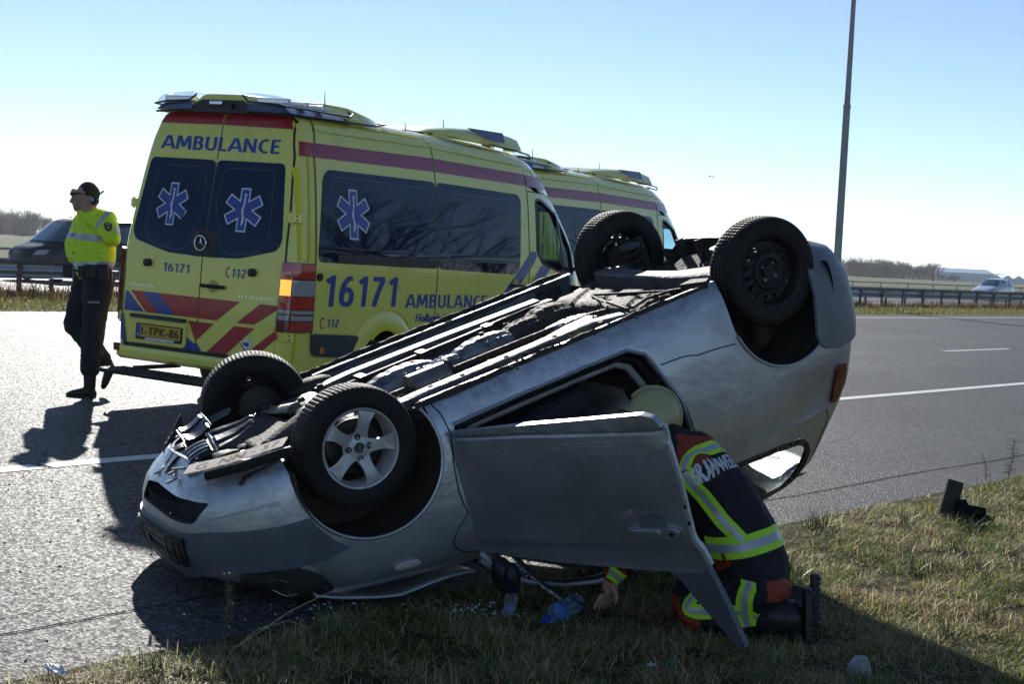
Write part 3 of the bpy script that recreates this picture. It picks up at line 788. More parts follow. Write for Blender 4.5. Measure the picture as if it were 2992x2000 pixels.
    part('side_knob', [P2(circ(.41, 1.27, .035, 14))], s_side, M_blkp, .01, .02)
    # blue slanted stripes
    part('blue_stripe', [P2([(4.255, 1.57), (4.27, 1.59), (4.27, 1.40), (3.80, 1.03), (3.76, .98), (3.52, .98), (3.62, 1.08)]), ], s_side, M_blue, .0105)
    part('blue_stripe', [P2([(4.30, 1.62), (4.44, 1.62), (4.46, 1.57), (4.31, 1.42)]), P2([(4.56, 1.475), (4.70, 1.455), (4.78, 1.45), (4.31, 1.03), (4.31, .86), (4.30, .86), (4.30, 1.25)]), P2([(4.93, 1.41), (5.13, 1.385), (4.76, 1.02), (4.62, .95), (4.5, .95)]), P2([(5.25, 1.37), (5.42, 1.36), (5.2, 1.13), (5.0, 1.08)])], s_side, M_blue, .0105)
    part('blue_stripe', [P2([(4.26, 1.22), (4.26, 1.0), (4.18, .95), (4.0, .95)])], s_side, M_blue, .0105)
    # red-magenta stripe along the side
    part('side_stripe', [P2([(.37, 2.305), (2.36, 2.335), (2.36, 2.465), (.37, 2.43)]), P2([(2.39, 2.335), (4.27, 2.33), (4.27, 2.455), (2.39, 2.465)]), P2([(4.30, 2.33), (4.92, 2.315), (4.79, 2.45), (4.30, 2.455)])], s_side, M_mag, .0105)
    part('side_stripe', [P2([(.20, 2.305), (.345, 2.305), (.37, 2.43), (.22, 2.43)], .015)], s_side, M_red, .006)
    # lettering
    strokes('fleet_number', '16171', .50, 1.68, 1.01, 1.29, s_side, .0115, .165, .13, .04)
    strokes('ambulance_lettering', 'AMBULANCE', 1.84, 3.38, 1.0, 1.135, s_side, .0115, .15, .13)
    text('region_lettering', 'Hollands Midden', 2.02, 2.93, .865, .945, s_side, M_blue, .0115, 0.011, .2, 1.05)
    strokes('emergency_number', '1-1-2', .575, .755, .825, .90, s_side, .0115, .16, .03, .1)
    hs = [(.505+.028*math.cos(R(a)), .865+.045*math.sin(R(a))) for a in range(100, 265, 15)]
    part('phone_handset', [rib(hs, .012), P2(rrect(.50, .53, .895, .912, .004, 2)), P2(rrect(.50, .53, .815, .83, .004, 2))], s_side, M_red, .0115)
    strokes('rear_lettering', 'AMBULANCE', -.655, .67, 2.305, 2.428, s_rear, .0115, .155, .11)
    strokes('rear_number', '16171', -.44, -.13, 1.205, 1.285, s_rear, .0115, .15, .12, .04)
    strokes('emergency_number', '1-1-2', .34, .50, 1.21, 1.29, s_rear, .0115, .16, .03, .1)
    hs = [(.30+.02*math.cos(R(a)), 1.25+.04*math.sin(R(a))) for a in range(100, 265, 15)]
    part('phone_handset', [rib(hs, .011), P2(rrect(.295, .32, 1.28, 1.295, .003, 2)), P2(rrect(.295, .32, 1.205, 1.22, .003, 2))], s_rear, M_red, .0115)
    text('model_badge', 'SPRINTER', -.82, -.53, 1.045, 1.068, s_rear, M_chr, .011, 0.0023, .15, 1.05)
    text('model_badge', '319 BLUETEC', .43, .84, 1.04, 1.066, s_rear, M_chr, .011, 0.0026, .15, 1.05)
    # star of life with snake and staff
    def star(fn, cx, cz, h, w, par=None):
        def cross(s_):
            L_, W_ = .5*s_, .125*s_ + (.0 if s_ == 1 else .0); pts = []
            for k in range(6):
                a = R(90-60*k); t_ = (math.cos(a), math.sin(a)); q = (-math.sin(a), math.cos(a))
                L1 = .5 if s_ else .468; W1 = .128 if s_ else .1
                pts += [(t_[0]*L1+q[0]*W1, t_[1]*L1+q[1]*W1), (t_[0]*L1-q[0]*W1, t_[1]*L1-q[1]*W1)]
                a2 = R(90-60*k-30); rr = W1/math.sin(R(30)); pts.append((rr*math.cos(a2), rr*math.sin(a2)))
            return [(cx+x*w*1.05, cz+y*h) for x, y in pts]
        o_ = part('star_of_life', [P2(cross(1))], fn, M_white, .0142, 0, par)
        part('star_field', [P2(cross(0))], fn, M_blue, .0152, 0, o_)
        sn = [(cx+.035*w*math.sin(t_*9)*(1.3-t_), cz+h*(-.33+.62*t_)) for t_ in np.linspace(0, 1, 22)]
        part('staff_and_snake', [rib([(cx, cz-.36*h), (cx, cz+.30*h)], .022*w), rib(sn, .04*w), P2(circ(cx+.005, cz+.34*h, .035*w, 10))], fn, M_white, .0162, 0, o_)
    star(s_side, .93, 1.84, .45, .50); star(s_rear, -.43, 1.81, .385, .345); star(s_rear, .38, 1.80, .385, .40)
    # red and blue chevrons on the doors
    part('top_band', [P2([(-.72, 2.54), (-.012, 2.54), (-.012, 2.655), (-.55, 2.65), (-.69, 2.62)]), P2([(.012, 2.54), (.75, 2.525), (.71, 2.61), (.6, 2.65), (.012, 2.655)], .03)], s_rear, M_red, .013)
    part('chevron', [P2([(-.47, 1.005), (-.008, 1.005), (-.008, .82), (-.26, .82)]), P2([(.008, 1.005), (.46, 1.005), (.22, .82), (.008, .82)]), P2([(.68, 1.005), (.87, 1.005), (.885, .98), (.63, .82), (.44, .82)]),
         P2([(-.80, 1.005), (-.66, 1.005), (-.45, .82), (-.60, .82)])], s_rear, M_red, .0105)
    part('chevron', [P2([(-.66, 1.005), (-.47, 1.005), (-.26, .82), (-.45, .82)]), P2([(-.86, .99), (-.83, 1.0), (-.62, .82), (-.86, .82)])], s_rear, M_blue, .0105)
    part('chevron', [P2([(.008, .79), (.19, .79), (.008, .62)]), P2([(.42, .79), (.64, .79), (.33, .515), (.11, .515)]), P2([(.86, .79), (.88, .76), (.88, .72), (.63, .515), (.50, .515)]), P2([(-.1, .79), (-.008, .79), (-.008, .62)]),], s_rear, M_red, .0105)
    part('chevron', [P2([(-.13, .66), (-.008, .59), (.008, .61), (.09, .515), (-.14, .515)]), P2([(-.90, .79), (-.87, .79), (-.80, .50), (-.88, .56)])], s_rear, M_blue, .0105)
    part('region_emblem', [P2([(.53, .66), (.60, .66), (.58, .62), (.53, .64)])], s_rear, M_blue, .0118); part('region_emblem', [P2([(.50, .655), (.565, .59), (.62, .655), (.58, .60), (.565, .575), (.50, .64)])], s_rear, M_red, .0118)
    part('region_emblem', [P2([(.49, .665), (.53, .66), (.56, .69), (.62, .69), (.6, .665), (.635, .66), (.565, .56)])], s_rear, M_white, .0112)
    # handles, knobs, hinges
    def boxp(name, c, sz, m_, rot=None, bev=.004, par=None):
        b = MB(); b.box((0, 0, 0), sz); o_ = b.build(name, m_, par or th, 0); o_.location = c
        if rot: o_.rotation_euler = rot
        bevel(o_, bev, 2); return o_
    for x in (-.61, .58):
        p = Vector(s_rear(x, 1.27)); b = MB(); b.tube([p, p+Vector((0, -.05, 0)), p+Vector((0, -.055, 0))], [.036, .036, .025], 16); b.build('door_buffer', M_blkp, th)
    b = MB(); b.tube([Vector(s_rear(x, 1.115))+Vector((0, -o_, 0)) for x, o_ in ((.02, .02), (.04, .045), (.15, .05), (.26, .045), (.28, .02))], .017, 10); b.build('handle', M_blkp, rd[1])
    part('handle_recess', [P2([(.15+.06*math.cos(t_), 1.115+.055*math.sin(t_)) for t_ in np.linspace(0, 6.2, 20)])], s_rear, mat('recess_shade_yellow', (.5, .48, .05), .35), .0105)  # flat patch, the hollow's shade painted in as a darker yellow
    for y in (4.01, 4.57):
        p = lambda yy, o_: Vector(s_side(yy, 1.245))+Vector((o_, 0, 0))
        b = MB(); b.tube([p(y-.14, .02), p(y-.12, .045), p(y, .055), p(y+.12, .045), p(y+.14, .02)], .02, 10, flat=.8); b.build('handle', M_blkp, doors['sliding_door' if y < 4.2 else 'cab_door'])
        part('handle_recess', [P2([(y-.02+.07*math.cos(t_), 1.25+.07*math.sin(t_)) for t_ in np.linspace(0, 6.2, 20)])], s_side, MATS['recess_shade_yellow'], .0112)
    for (x, z) in ((.935, 1.765), (.965, .74), (-.915, 1.80), (-.955, .76)):
        s_ = 1 if x > 0 else -1
        o_ = boxp('hinge', (x-s_*.012, .05+.04*(z > 1), z), (.12, .03, .075), M_yel, (0, 0, s_*R(30)))
        b = MB(); b.tube([(-s_*.03, -.012, -.05), (-s_*.03, -.012, .05)], .013, 8)
        b.build('hinge_pin', M_yel, o_)
        for q in (-.018, .018): b = MB(); b.tube([(s_*.02, -.012, q), (s_*.02, -.019, q)], .008, 8); b.build('hinge_bolt', M_steel, o_)
    # rear lamps
    for fn, fl, s_ in ((s_side, 1, 1), (s_left, -1, -1)):
        lamp = thing('x', '', '', (0, 0, 0)) if False else None
        housing = part('rear_light', [P2(rnd([(.055, .785), (.345, .785), (.335, 1.385), (.06, 1.385)], .02, 2), .03)], fn, M_redd, .002, .03, flip=fl)
        for z0, z1, m_ in ((1.25, 1.375, M_redl), (1.10, 1.235, M_clr), (.985, 1.09, M_redl), (.945, .975, M_clr), (.89, .93, M_clr), (.80, .875, M_redl)):
            y0, y1 = .065, .325
            part('lens', [P2([(y0, z0), (y1, z0), (y1, z1), (y0, z1)], .03)], fn, m_, .033, .006, housing, fl)
    fn = s_rear
    housing = part('rear_light', [P2(rnd([(.87, .785), (.955, .785), (.955, 1.385), (.885, 1.385)], .01, 2), .02)], s_rear, M_redd, .002, .03)
    for z0, z1, m_ in ((1.25, 1.375, M_redl), (1.10, 1.235, M_amb), (.985, 1.09, M_redl), (.945, .975, M_clr), (.89, .93, M_clr), (.80, .875, M_redd)):
        part('lens', [P2([(.885, z0), (.945, z0), (.945, z1), (.885, z1)], .02)], s_rear, m_, .033, .006, housing)
    # number plate
    part('plate_surround', [P2(rrect(-.70, -.10, .545, .77, .03))], s_rear, M_yel, .012, .02)
    part('plate_shelf', [P2(rrect(-.74, -.12, .765, .80, .01))], s_rear, M_plast, .012, .05)
    fr = part('plate_frame', [P2(rrect(-.675, -.135, .575, .72, .012))], s_rear, M_blkp, .033, .008)
    pl = part('number_plate', [P2(rrect(-.66, -.15, .60, .71, .008))], s_rear, M_plate, .042, .003)
    part('plate_band', [P2([(-.658, .602), (-.62, .602), (-.62, .708), (-.658, .708)])], s_rear, mat('eu_blue', (.02, .06, .45), .4), .0462, 0, pl)
    text('plate_lettering', '1-TPK-86', -.605, -.165, .618, .692, s_rear, mat('plate_black', (.01, .01, .01), .4), .0465, 0.0074, 0, 1.05, parent=pl)
    text('plate_lettering', 'NL', -.654, -.625, .61, .63, s_rear, M_white, .0468, 0.002, 0, 1.05, parent=pl)
    part('dealer_strip', [P2([(-.56, .578), (-.22, .578), (-.22, .596), (-.56, .596)])], s_rear, M_white, .0418, 0, pl)
    # bumper
    b = MB()
    b.grid(lambda x, q: (Vector(s_rear(x, .5))+Vector((0, [-.002, -.05, -.06, -.05, 0][q], [.02, .015, -.01, -.09, -.12][q]))), list(np.linspace(-.96, .96, 30)), range(5)); b.build('bumper', M_yel, th, 40)
    part('bumper_step', [P2([(-.80, .505), (.80, .505), (.80, .535), (-.80, .535)], .2)], s_rear, M_blkp, .0, .062)
    for s_ in (-1, 1): part('reflector', [P2([(s_*.80, .48), (s_*.93, .48), (s_*.93, .545), (s_*.80, .545)] if s_ > 0 else [(-.93, .45), (-.84, .45), (-.84, .52), (-.93, .52)])], s_rear, M_redd, .054, .01)
    # fold-out footboard behind the bumper
    fb = boxp('footboard', (.30, -.60, .345), (1.46, .36, .035), M_blkp, (0, 0, R(-2)), .015)
    b = MB()
    for i in range(26):
        for j in range(6): b.box((-.40+i*.055, -.74+j*.056, .365), (.03, .03, .006))
    b.build('tread_stud', M_steel, th, 0)['kind'] = 'stuff'
    b = MB()
    for x in (-.25, .75): b = MB(); b.box((x, -.2, .37), (.06, .55, .03)); b.build('footboard_arm', M_steel, th, 0)
    # underbody, wheels
    boxp('underbody', (0, 2.9, .42), (1.5, 5.2, .16), M_blkp)
    b = MB(); b.lathe([(.0, -.11), (.20, -.11), (.21, -.105), (.31, -.11), (.345, -.08), (.35, 0), (.345, .08), (.31, .11), (.21, .105), (.2, .06), (0, .05)], 36, 'x'); tyre = b.mesh('tyre', M_rub)
    b = MB(); b.lathe([(.205, .108), (.20, .07), (.15, .05), (.08, .08), (0, .085)], 28, 'x'); rim = b.mesh('rim', mat('silver_rim', (.35, .36, .38), .35, metal=.8))
    for (x, y, s_) in ((.86, 1.51, 1), (-.86, 1.51, -1), (.86, 5.17, 1), (-.86, 5.17, -1)):
        w = link('wheel', tyre, th); w.location = (x, y, .345)
        r_ = link('rim', rim, w); r_.scale = (s_, 1, 1)
    for x in (-.62,): 
        w = link('wheel', tyre, th); w.location = (x, 1.51, .345)
    # cab interior
    for x in (-.42, .42):
        boxp('seat', (x, 4.55, 1.55), (.46, .12, .75), M_seat, (R(-8), 0, 0), .05); boxp('headrest', (x, 4.5, 2.0), (.26, .1, .18), M_seat, (0, 0, 0), .04)
    boxp('dashboard', (0, 5.15, 1.28), (1.6, .3, .25), M_blkp, None, .05)
    b = MB(); b.lathe([(.19, 0), (.2, .012), (.215, 0), (.2, -.012), (.19, 0)], 24, 'z'); sw = b.build('steering_wheel', M_blkp, th); sw.location = (-.42, 4.98, 1.5); sw.rotation_euler = (R(-60), 0, 0)
    for fn, fl in ((s_side, 1), (s_left, -1)):
        part('cab_window', [P2(rnd(cabw, .05, 3))], fn, M_cglass, -.02, .004, flip=fl)
        part('window_post', [rib([(5.08, 2.09), (5.11, 1.39)], .045), rib(rnd(cabw, .05, 3), .03, True)], fn, M_blkp, .0, .012, flip=fl)
    b = MB(); drape(b, P2([(-.72, 1.46), (.72, 1.46), (.62, 2.3), (-.62, 2.3)]), s_front, .003, .004); b.build('windscreen', M_cglass, th, 30)
    # mirrors
    for s_ in (1, -1):
        o_ = boxp('wing_mirror', (s_*1.16, 5.42, 1.62), (.2, .12, .34), M_blkp, None, .04); b = MB(); b.tube([(s_*.93, 5.45, 1.45), (s_*1.08, 5.44, 1.5)], .025, 8); b.build('mirror_arm', M_blkp, th)
    # rear roof pod
    us = list(np.linspace(-1, 1, 21))
    def podgrid(ys, ws, tops, base, e=8, nose=0):
        def f(u, i):
            x = u*ws[i]; z = base+(tops[i]-base)*max(0, 1-abs(u)**e)**.5
            return (x, ys[i]+nose*abs(u)**2, z)
        return f
    b = MB(); b.grid(podgrid([.13, .14, .17, .5, .85, 1.0, 1.2, 1.5, 1.7, 1.82], [.30, .30, .30, .31, .36, .62, .73, .70, .64, .58], [2.66, 2.78, 2.812, 2.83, 2.84, 2.845, 2.84, 2.80, 2.775, 2.745], 2.66), us, range(10))
    b.build('rear_roof_pod', M_yel, th, 50)
    b = MB(); b.prism([(-.30, 2.645), (.32, 2.645), (.36, 2.70), (.25, 2.755), (-.20, 2.755), (-.33, 2.70)], .115, .3, lambda x, z, h: (x, h, z)); b.build('camera_recess', M_blkp, th)
    boxp('reversing_camera', (-.02, .10, 2.725), (.14, .05, .035), M_chr, None, .006); boxp('camera_box', (.12, .10, 2.70), (.08, .05, .05), M_blkp, None, .006)
    boxp('brake_light', (.02, .14, 2.66), (.42, .05, .03), M_redd, None, .006)
    for s_ in (-1, 1):
        def lens(u, v, s_=s_):
            x = .30+.47*u; y = .09+1.05*v
            top = 2.825-.02*u-.03*v; base = 2.735-.03*u
            q = max(0, 1-u**5)**.5*(1 if 0 < v < 1 else 0)
            return (s_*x, y+.04*u, base+(top-base)*q)
        b = MB(); b.grid(lens, list(np.linspace(0, 1, 13)), [0, .015, .15, .35, .55, .75, .9, 1]); b.build('warning_light', M_dome, th, 60)
        b = MB(); b.grid(lambda u, v, s_=s_: (s_*(.31+.45*u), .10+.95*v+.04*u, 2.66+.075*min(1, 4*(1-u))*(1 if 0 < v < 1 else 0)), list(np.linspace(0, 1, 8)), [0, .01, .99, 1]); b.build('light_base', M_bluel, th, 30)
        b = MB(); b.tube([(s_*x, y, z) for x, y, z in ((.33, .105, 2.66), (.55, .105, 2.65), (.74, .13, 2.64), (.775, .22, 2.65), (.77, 1.0, 2.67), (.72, 1.5, 2.69), (.60, 1.84, 2.735), (.3, 1.9, 2.76), (0, 1.92, 2.765))], .010, 6); b.build('gasket', M_blkp, th)
        b = MB(); b.tube([(s_*x, y, z) for x, y, z in ((.26, .10, 2.80), (.33, .09, 2.745), (.6, .09, 2.73), (.755, .12, 2.71), (.785, .25, 2.71), (.775, 1.0, 2.72), (.7, 1.15, 2.76), (.4, 1.15, 2.835))], .009, 6); b.build('gasket', M_blkp, th)
        for q in range(3): boxp('reflector_unit', (s_*.52, .2+q*.26, 2.765), (.34, .06, .05), M_chr, None, .01)
    # front roof pod
    b = MB(); b.grid(podgrid([2.75, 2.85, 3.2, 3.6, 4.0, 4.3, 4.42], [.5, .55, .62, .66, .68, .69, .69], [2.765, 2.80, 2.85, 2.88, 2.89, 2.885, 2.87], 2.72), us, range(7)); b.build('front_roof_pod', M_yel, th, 50)
    dm = podgrid([4.42, 4.55, 4.7, 4.82, 4.9, 4.95], [.69, .68, .66, .62, .56, .5], [2.87, 2.865, 2.84, 2.80, 2.74, 2.68], 2.68, 6, -.22)
    b = MB(); b.grid(dm, us, range(6)); b.build('warning_light', M_dome, th, 60)
    b = MB(); b.tube([Vector(dm(u, 5))+Vector((0, 0, .0)) for u in us], .016, 6)
    b.build('gasket', M_blkp, th)
    for s_ in (-1, 1):
        b = MB(); b.tube([(s_*x, y, z) for x, y, z in ((.2, 2.74, 2.77), (.5, 2.8, 2.745), (.6, 3.2, 2.735), (.66, 3.8, 2.725), (.70, 4.3, 2.71), (.69, 4.6, 2.69), (.60, 4.8, 2.66), (.5, 4.73, 2.68))], .010, 6); b.build('gasket', M_blkp, th)
    for q in range(4): boxp('reflector_unit', (-.42+q*.28, 4.62, 2.76), (.12, .1, .08), M_chr, None, .01)
    for s_ in (-1, 1):
        b = MB(); b.prism(rnd([(3.30, 2.86), (4.0, 2.875), (3.98, 2.765), (3.62, 2.77)], .03, 3), .0, .03, lambda y, z, h, s_=s_: (s_*(.672-.9*(z-2.76)**1.0*.5+.035*(y-3.3)+h), y, z)); b.build('side_warning_light', M_bluel, th, 30)
    for (x, y, z, h) in ((.5, .98, 2.80, .14), (.45, 2.42, 2.74, .07), (.3, 3.38, 2.83, .12)):
        b = MB(); b.tube([(x, y, z), (x, y, z+.02), (x-.005, y-.01, z+h)], [.014, .006, .003], 6); b.build('antenna', M_blkp, th)
    return th
def pose_van(th, x, y, yaw=-.502, k1=.0276, k2=-.00775):
    # leans a little with the crossfall of the road
    AF = Vector((-math.sin(yaw), math.cos(yaw), 0)); AR = Vector((AF.y, -AF.x, 0)); Z = Vector((0, 0, 1))
    ex = (AR-Z*k1).normalized(); ez = (AR*k1-AF*k2+Z); ey = ez.cross(ex).normalized(); ez = ex.cross(ey).normalized()
    m = Matrix((ex, ey, ez)).transposed().to_4x4(); m.translation = (x, y, 0); th.matrix_world = m
amb = make_ambulance()
amb2 = copy_tree(amb)
pose_van(amb, -2.8069, 13.4593)
pose_van(amb2, -.8472, 19.531, -.51)
amb['label'] = 'yellow ambulance standing nearest, its rear doors towards us behind the overturned car'
amb2['label'] = 'second yellow ambulance parked farther off, mostly hidden behind the first one'
for o_ in (amb, amb2): o_['category'] = 'ambulance'; o_['group'] = 'ambulances on the carriageway'

M_priv.node_tree.nodes['Principled BSDF'].inputs['Specular Tint'].default_value = (.55, .75, 1., 1)  # reflections tinted blue to stand in for blue sky in the glass
# ================================================================== the overturned car
CT = Vector((-1.1094637, 7.64832154, .81041377))
CR = Matrix(((-.8239, -.4759, .3077), (-.4374, .8792, .1886), (-.3603, .0208, -.9326)))
e0 = CR.col[0].normalized(); e1 = CR.col[1]-e0*CR.col[1].dot(e0); e1.normalize(); e2 = e0.cross(e1)
CM = Matrix((e0, e1, e2)).transposed().to_4x4(); CM.translation = CT
car = thing('overturned_car', 'silver hatchback lying on its roof, wheels up, one door open', 'car')
car.matrix_world = CM
def silver_mat(name, base=(.40, .41, .42), rough=.33, dirt=.5):
    M = bpy.data.materials.new(name); M.use_nodes = True; t = M.node_tree; b = t.nodes['Principled BSDF']
    tc = t.nodes.new('ShaderNodeTexCoord')
    def nz(sc, det=6, ro=.65, sy=None):
        n = t.nodes.new('ShaderNodeTexNoise'); n.inputs['Scale'].default_value = sc; n.inputs['Detail'].default_value = det; n.inputs['Roughness'].default_value = ro
        if sy:
            mp = t.nodes.new('ShaderNodeMapping'); mp.inputs['Scale'].default_value = sy; mp.inputs['Rotation'].default_value = (0, R(12), 0); lk(t, tc.outputs['Object'], mp.inputs['Vector']); lk(t, mp.outputs['Vector'], n.inputs['Vector'])
        else: lk(t, tc.outputs['Object'], n.inputs['Vector'])
        return n
    def ramp(n, p0, p1, c0=(0, 0, 0, 1), c1=(1, 1, 1, 1)):
        r = t.nodes.new('ShaderNodeValToRGB'); r.color_ramp.elements[0].position = p0; r.color_ramp.elements[1].position = p1; r.color_ramp.elements[0].color = c0; r.color_ramp.elements[1].color = c1; lk(t, n.outputs['Fac'], r.inputs['Fac']); return r
    n1 = nz(2.2, 8, .7); n2 = nz(34, 5, .75); n3 = nz(6, 7, .7, (1.2, 1, 14)); n4 = nz(3.2, 4)
    d1 = ramp(n1, .50, .74); d2 = ramp(n2, .63, .72); d3 = ramp(n3, .62, .67)
    def mix(f, a, b_, typ='MIX'):
        m_ = t.nodes.new('ShaderNodeMix'); m_.data_type = 'RGBA'; m_.blend_type = typ
        if isinstance(f, float): m_.inputs['Factor'].default_value = f
        else: lk(t, f, m_.inputs['Factor'])
        for i, x in (('A', a), ('B', b_)):
            if isinstance(x, tuple): m_.inputs[i].default_value = (*x, 1)
            else: lk(t, x, m_.inputs[i])
        return m_.outputs['Result']
    def mul(a, k):
        m_ = t.nodes.new('ShaderNodeMath'); m_.operation = 'MULTIPLY'; lk(t, a, m_.inputs[0])
        if isinstance(k, float): m_.inputs[1].default_value = k
        else: lk(t, k, m_.inputs[1])
        return m_.outputs[0]
    c_ = mix(mul(d1.outputs['Color'], dirt), base, (.22, .215, .205))
    c_ = mix(mul(mul(d2.outputs['Color'], n1.outputs['Fac']), 1.2*dirt), c_, (.05, .045, .04))
    sxyz = t.nodes.new('ShaderNodeSeparateXYZ'); lk(t, tc.outputs['Object'], sxyz.inputs[0]); mz = t.nodes.new('ShaderNodeMapRange'); mz.inputs['From Min'].default_value = .36; mz.inputs['From Max'].default_value = .10; lk(t, sxyz.outputs['Z'], mz.inputs['Value'])
    n5 = nz(14, 8, .8); d5 = ramp(n5, .46, .60); c_ = mix(mul(mul(d5.outputs['Color'], mz.outputs['Result']), .55), c_, (.10, .09, .075))
    c_ = mix(mul(d3.outputs['Color'], .5), c_, (.62, .63, .64))
    n6 = nz(1.7, 5, .6, (1, 1, 2.2)); d6 = ramp(n6, .38, .62, (.88, .88, .885, 1), (1.10, 1.10, 1.095, 1)); c_ = mix(1., c_, d6.outputs['Color'], 'MULTIPLY')
    lk(t, c_, b.inputs['Base Color'])
    mr = t.nodes.new('ShaderNodeMapRange'); mr.inputs['To Min'].default_value = .8; mr.inputs['To Max'].default_value = .45; lk(t, d1.outputs['Color'], mr.inputs['Value']); lk(t, mr.outputs['Result'], b.inputs['Metallic'])
    mr = t.nodes.new('ShaderNodeMapRange'); mr.inputs['To Min'].default_value = rough-.04; mr.inputs['To Max'].default_value = rough+.25; lk(t, n1.outputs['Fac'], mr.inputs['Value']); lk(t, mr.outputs['Result'], b.inputs['Roughness'])
    b.inputs['Coat Weight'].default_value = .35; b.inputs['Coat Roughness'].default_value = .12
    bp = t.nodes.new('ShaderNodeBump'); bp.inputs['Strength'].default_value = .35; bp.inputs['Distance'].default_value = .03; lk(t, n4.outputs['Fac'], bp.inputs['Height']); lk(t, bp.outputs['Normal'], b.inputs['Normal'])
    return M
M_sil = silver_mat('silver_paint', (.48, .505, .54), .29, .55)
M_door = silver_mat('scratched_silver_paint', (.45, .475, .51), .33, .9)
M_bump = mat('grey_bumper_plastic', (.11, .125, .145), .42, var=.25, vscale=5, bump=.1, bscale=150)
M_bump2 = mat('rear_bumper_grey', (.19, .205, .225), .45, var=.25, vscale=4)
M_und = mat('underbody_paint', (.13, .135, .145), .5, metal=.15, col2=(.07, .06, .05), vscale=7, rvar=.1, bump=.25, bscale=25, lo=.4, hi=.6)
M_undd = mat('dirty_underseal', (.028, .029, .032), .68, spec=.3, col2=(.06, .045, .03), vscale=9, bump=.4, bscale=40)
M_rust = mat('rusty_exhaust', (.10, .05, .035), .6, metal=.4, var=.5, vscale=14, bump=.3)
M_shield = mat('heat_shield', (.33, .34, .36), .40, metal=.6, col2=(.09, .075, .06), vscale=11, rvar=.1, bump=.3, bscale=18)
M_tank = mat('stone_chip_coat', (.06, .048, .042), .62, spec=.25, col2=(.03, .027, .025), vscale=16, bump=.7, bscale=90)
M_beam = mat('axle_grey', (.085, .092, .105), .55, metal=.1, col2=(.05, .045, .045), vscale=8, bump=.25, bscale=60)
M_tray = mat('undertray_plastic', (.022, .026, .036), .24, bump=.12, bscale=20, spec=.6, rvar=.08, var=.3)
M_int = mat('dark_interior', (.02, .024, .034), .8)
M_intl = mat('grey_headliner', (.2, .205, .2), .9)
M_rubs = mat('door_rubber', (.012, .012, .013), .45)
M_alloy = mat('alloy_paint', (.62, .63, .64), .38, metal=.35, col2=(.42, .41, .40), vscale=9, rvar=.08)
M_stl = mat('black_steel_wheel', (.02, .022, .026), .5, metal=.4, var=.3, vscale=10)
M_tyre = mat('tyre_rubber', (.009, .009, .010), .62, spec=.3, col2=(.018, .016, .015), vscale=9, bump=.1, bscale=100)
M_lampg = mat('headlamp_glass', (.05, .052, .045), .15, spec=.6, coat=1., col2=(.025, .025, .022), vscale=5)
M_qg = mat('car_glass', (.42, .50, .47), .0, trans=1., ior=1.05, spec=.8)
XC = -1.7
ZFr = [(.12, .62), (.2, .76), (.3, .82), (.45, .85), (.58, .84), (.66, .81), (.74, .74), (.82, .62), (.88, .42), (.94, .1), (1.0, -.25), (1.04, -.45), (1.15, -.62), (1.3, -.88), (1.4, -1.08), (1.45, -1.3), (1.49, -1.5)]
ZRr = [(.12, -2.84), (.25, -3.07), (.4, -3.13), (.6, -3.13), (.7, -3.11), (.8, -3.07), (.95, -3.02), (1.05, -2.96), (1.2, -2.82), (1.35, -2.69), (1.43, -2.49), (1.49, -1.95)]
ZWd = [(.12, .765), (.16, .79), (.22, .812), (.30, .832), (.45, .85), (.65, .855), (.8, .85), (.92, .83), (1.02, .80), (1.1, .785), (1.25, .745), (1.36, .705), (1.42, .655), (1.46, .56), (1.48, .38), (1.49, .0)]
def sh(p): return (p[0], p[1], p[2]+.033*max(0, p[1]+.8))
def carS(phi, z, inset=0.):
    c, s = math.cos(phi), math.sin(phi)
    if c >= 0: a = lerp(z, ZFr)-XC; n = 4.2
    else: a = XC-lerp(z, ZRr); n = 4.6
    x = XC+(a-inset)*math.copysign(abs(c)**(2/n), c); y = -(max(lerp(z, ZWd)-inset, 0))*math.copysign(abs(s)**(2/n), s)
    if c >= 0 and z > .60: x -= .17*min(1, (z-.60)/.10)*max(0, 1-(phi/.62)**2)
    # dents: rear quarter and crushed roof edge
    if y < 0:
        d_ = math.exp(-((x+2.62)/.12)**2-((z-.93)/.08)**2); y += .02*d_
        d_ = math.exp(-((x+2.45)/.10)**2-((z-1.03)/.03)**2); y -= .012*d_
    return sh((x, y, z))
def phix(x, z):
    if x >= XC: a = lerp(z, ZFr)-XC; return math.acos(min(1, ((x-XC)/a))**(4.2/2))
    a = XC-lerp(z, ZRr); return math.pi-math.acos(min(1, (XC-x)/a)**(4.6/2))
# shell
b = MB(); zs = [.12, .14, .18, .22, .28, .34, .40, .46, .52, .58, .64, .70, .76, .82, .88, .93, .98, 1.02, 1.06, 1.1, 1.16, 1.22, 1.28, 1.34, 1.38, 1.42, 1.45, 1.47, 1.482, 1.489]
ph = []
for lo, hi, k in ((-math.pi, -1.85, 26), (-1.85, -1.2, 10), (-1.2, 1.2, 52), (1.2, 1.85, 14), (1.85, math.pi, 26)): ph += list(np.linspace(lo, hi, k, endpoint=False))
def shell_pts(ins, zl): return [[carS(p, z, ins) for p in ph] for z in zl]
rowsO = shell_pts(0, zs); rowsI = shell_pts(.028, zs[:-3]+[1.458])
n = len(ph); vs = [p for r_ in rowsO for p in r_]; nO = len(rowsO)
fs = [(i*n+j, i*n+(j+1) % n, (i+1)*n+(j+1) % n, (i+1)*n+j) for i in range(nO-1) for j in range(n)]
fs.append(tuple((nO-1)*n+j for j in range(n)))
o_ = len(vs); vs += [p for r_ in rowsI for p in r_]; nI = len(rowsI)
fs += [(o_+i*n+j, o_+(i+1)*n+j, o_+(i+1)*n+(j+1) % n, o_+i*n+(j+1) % n) for i in range(nI-1) for j in range(n)]
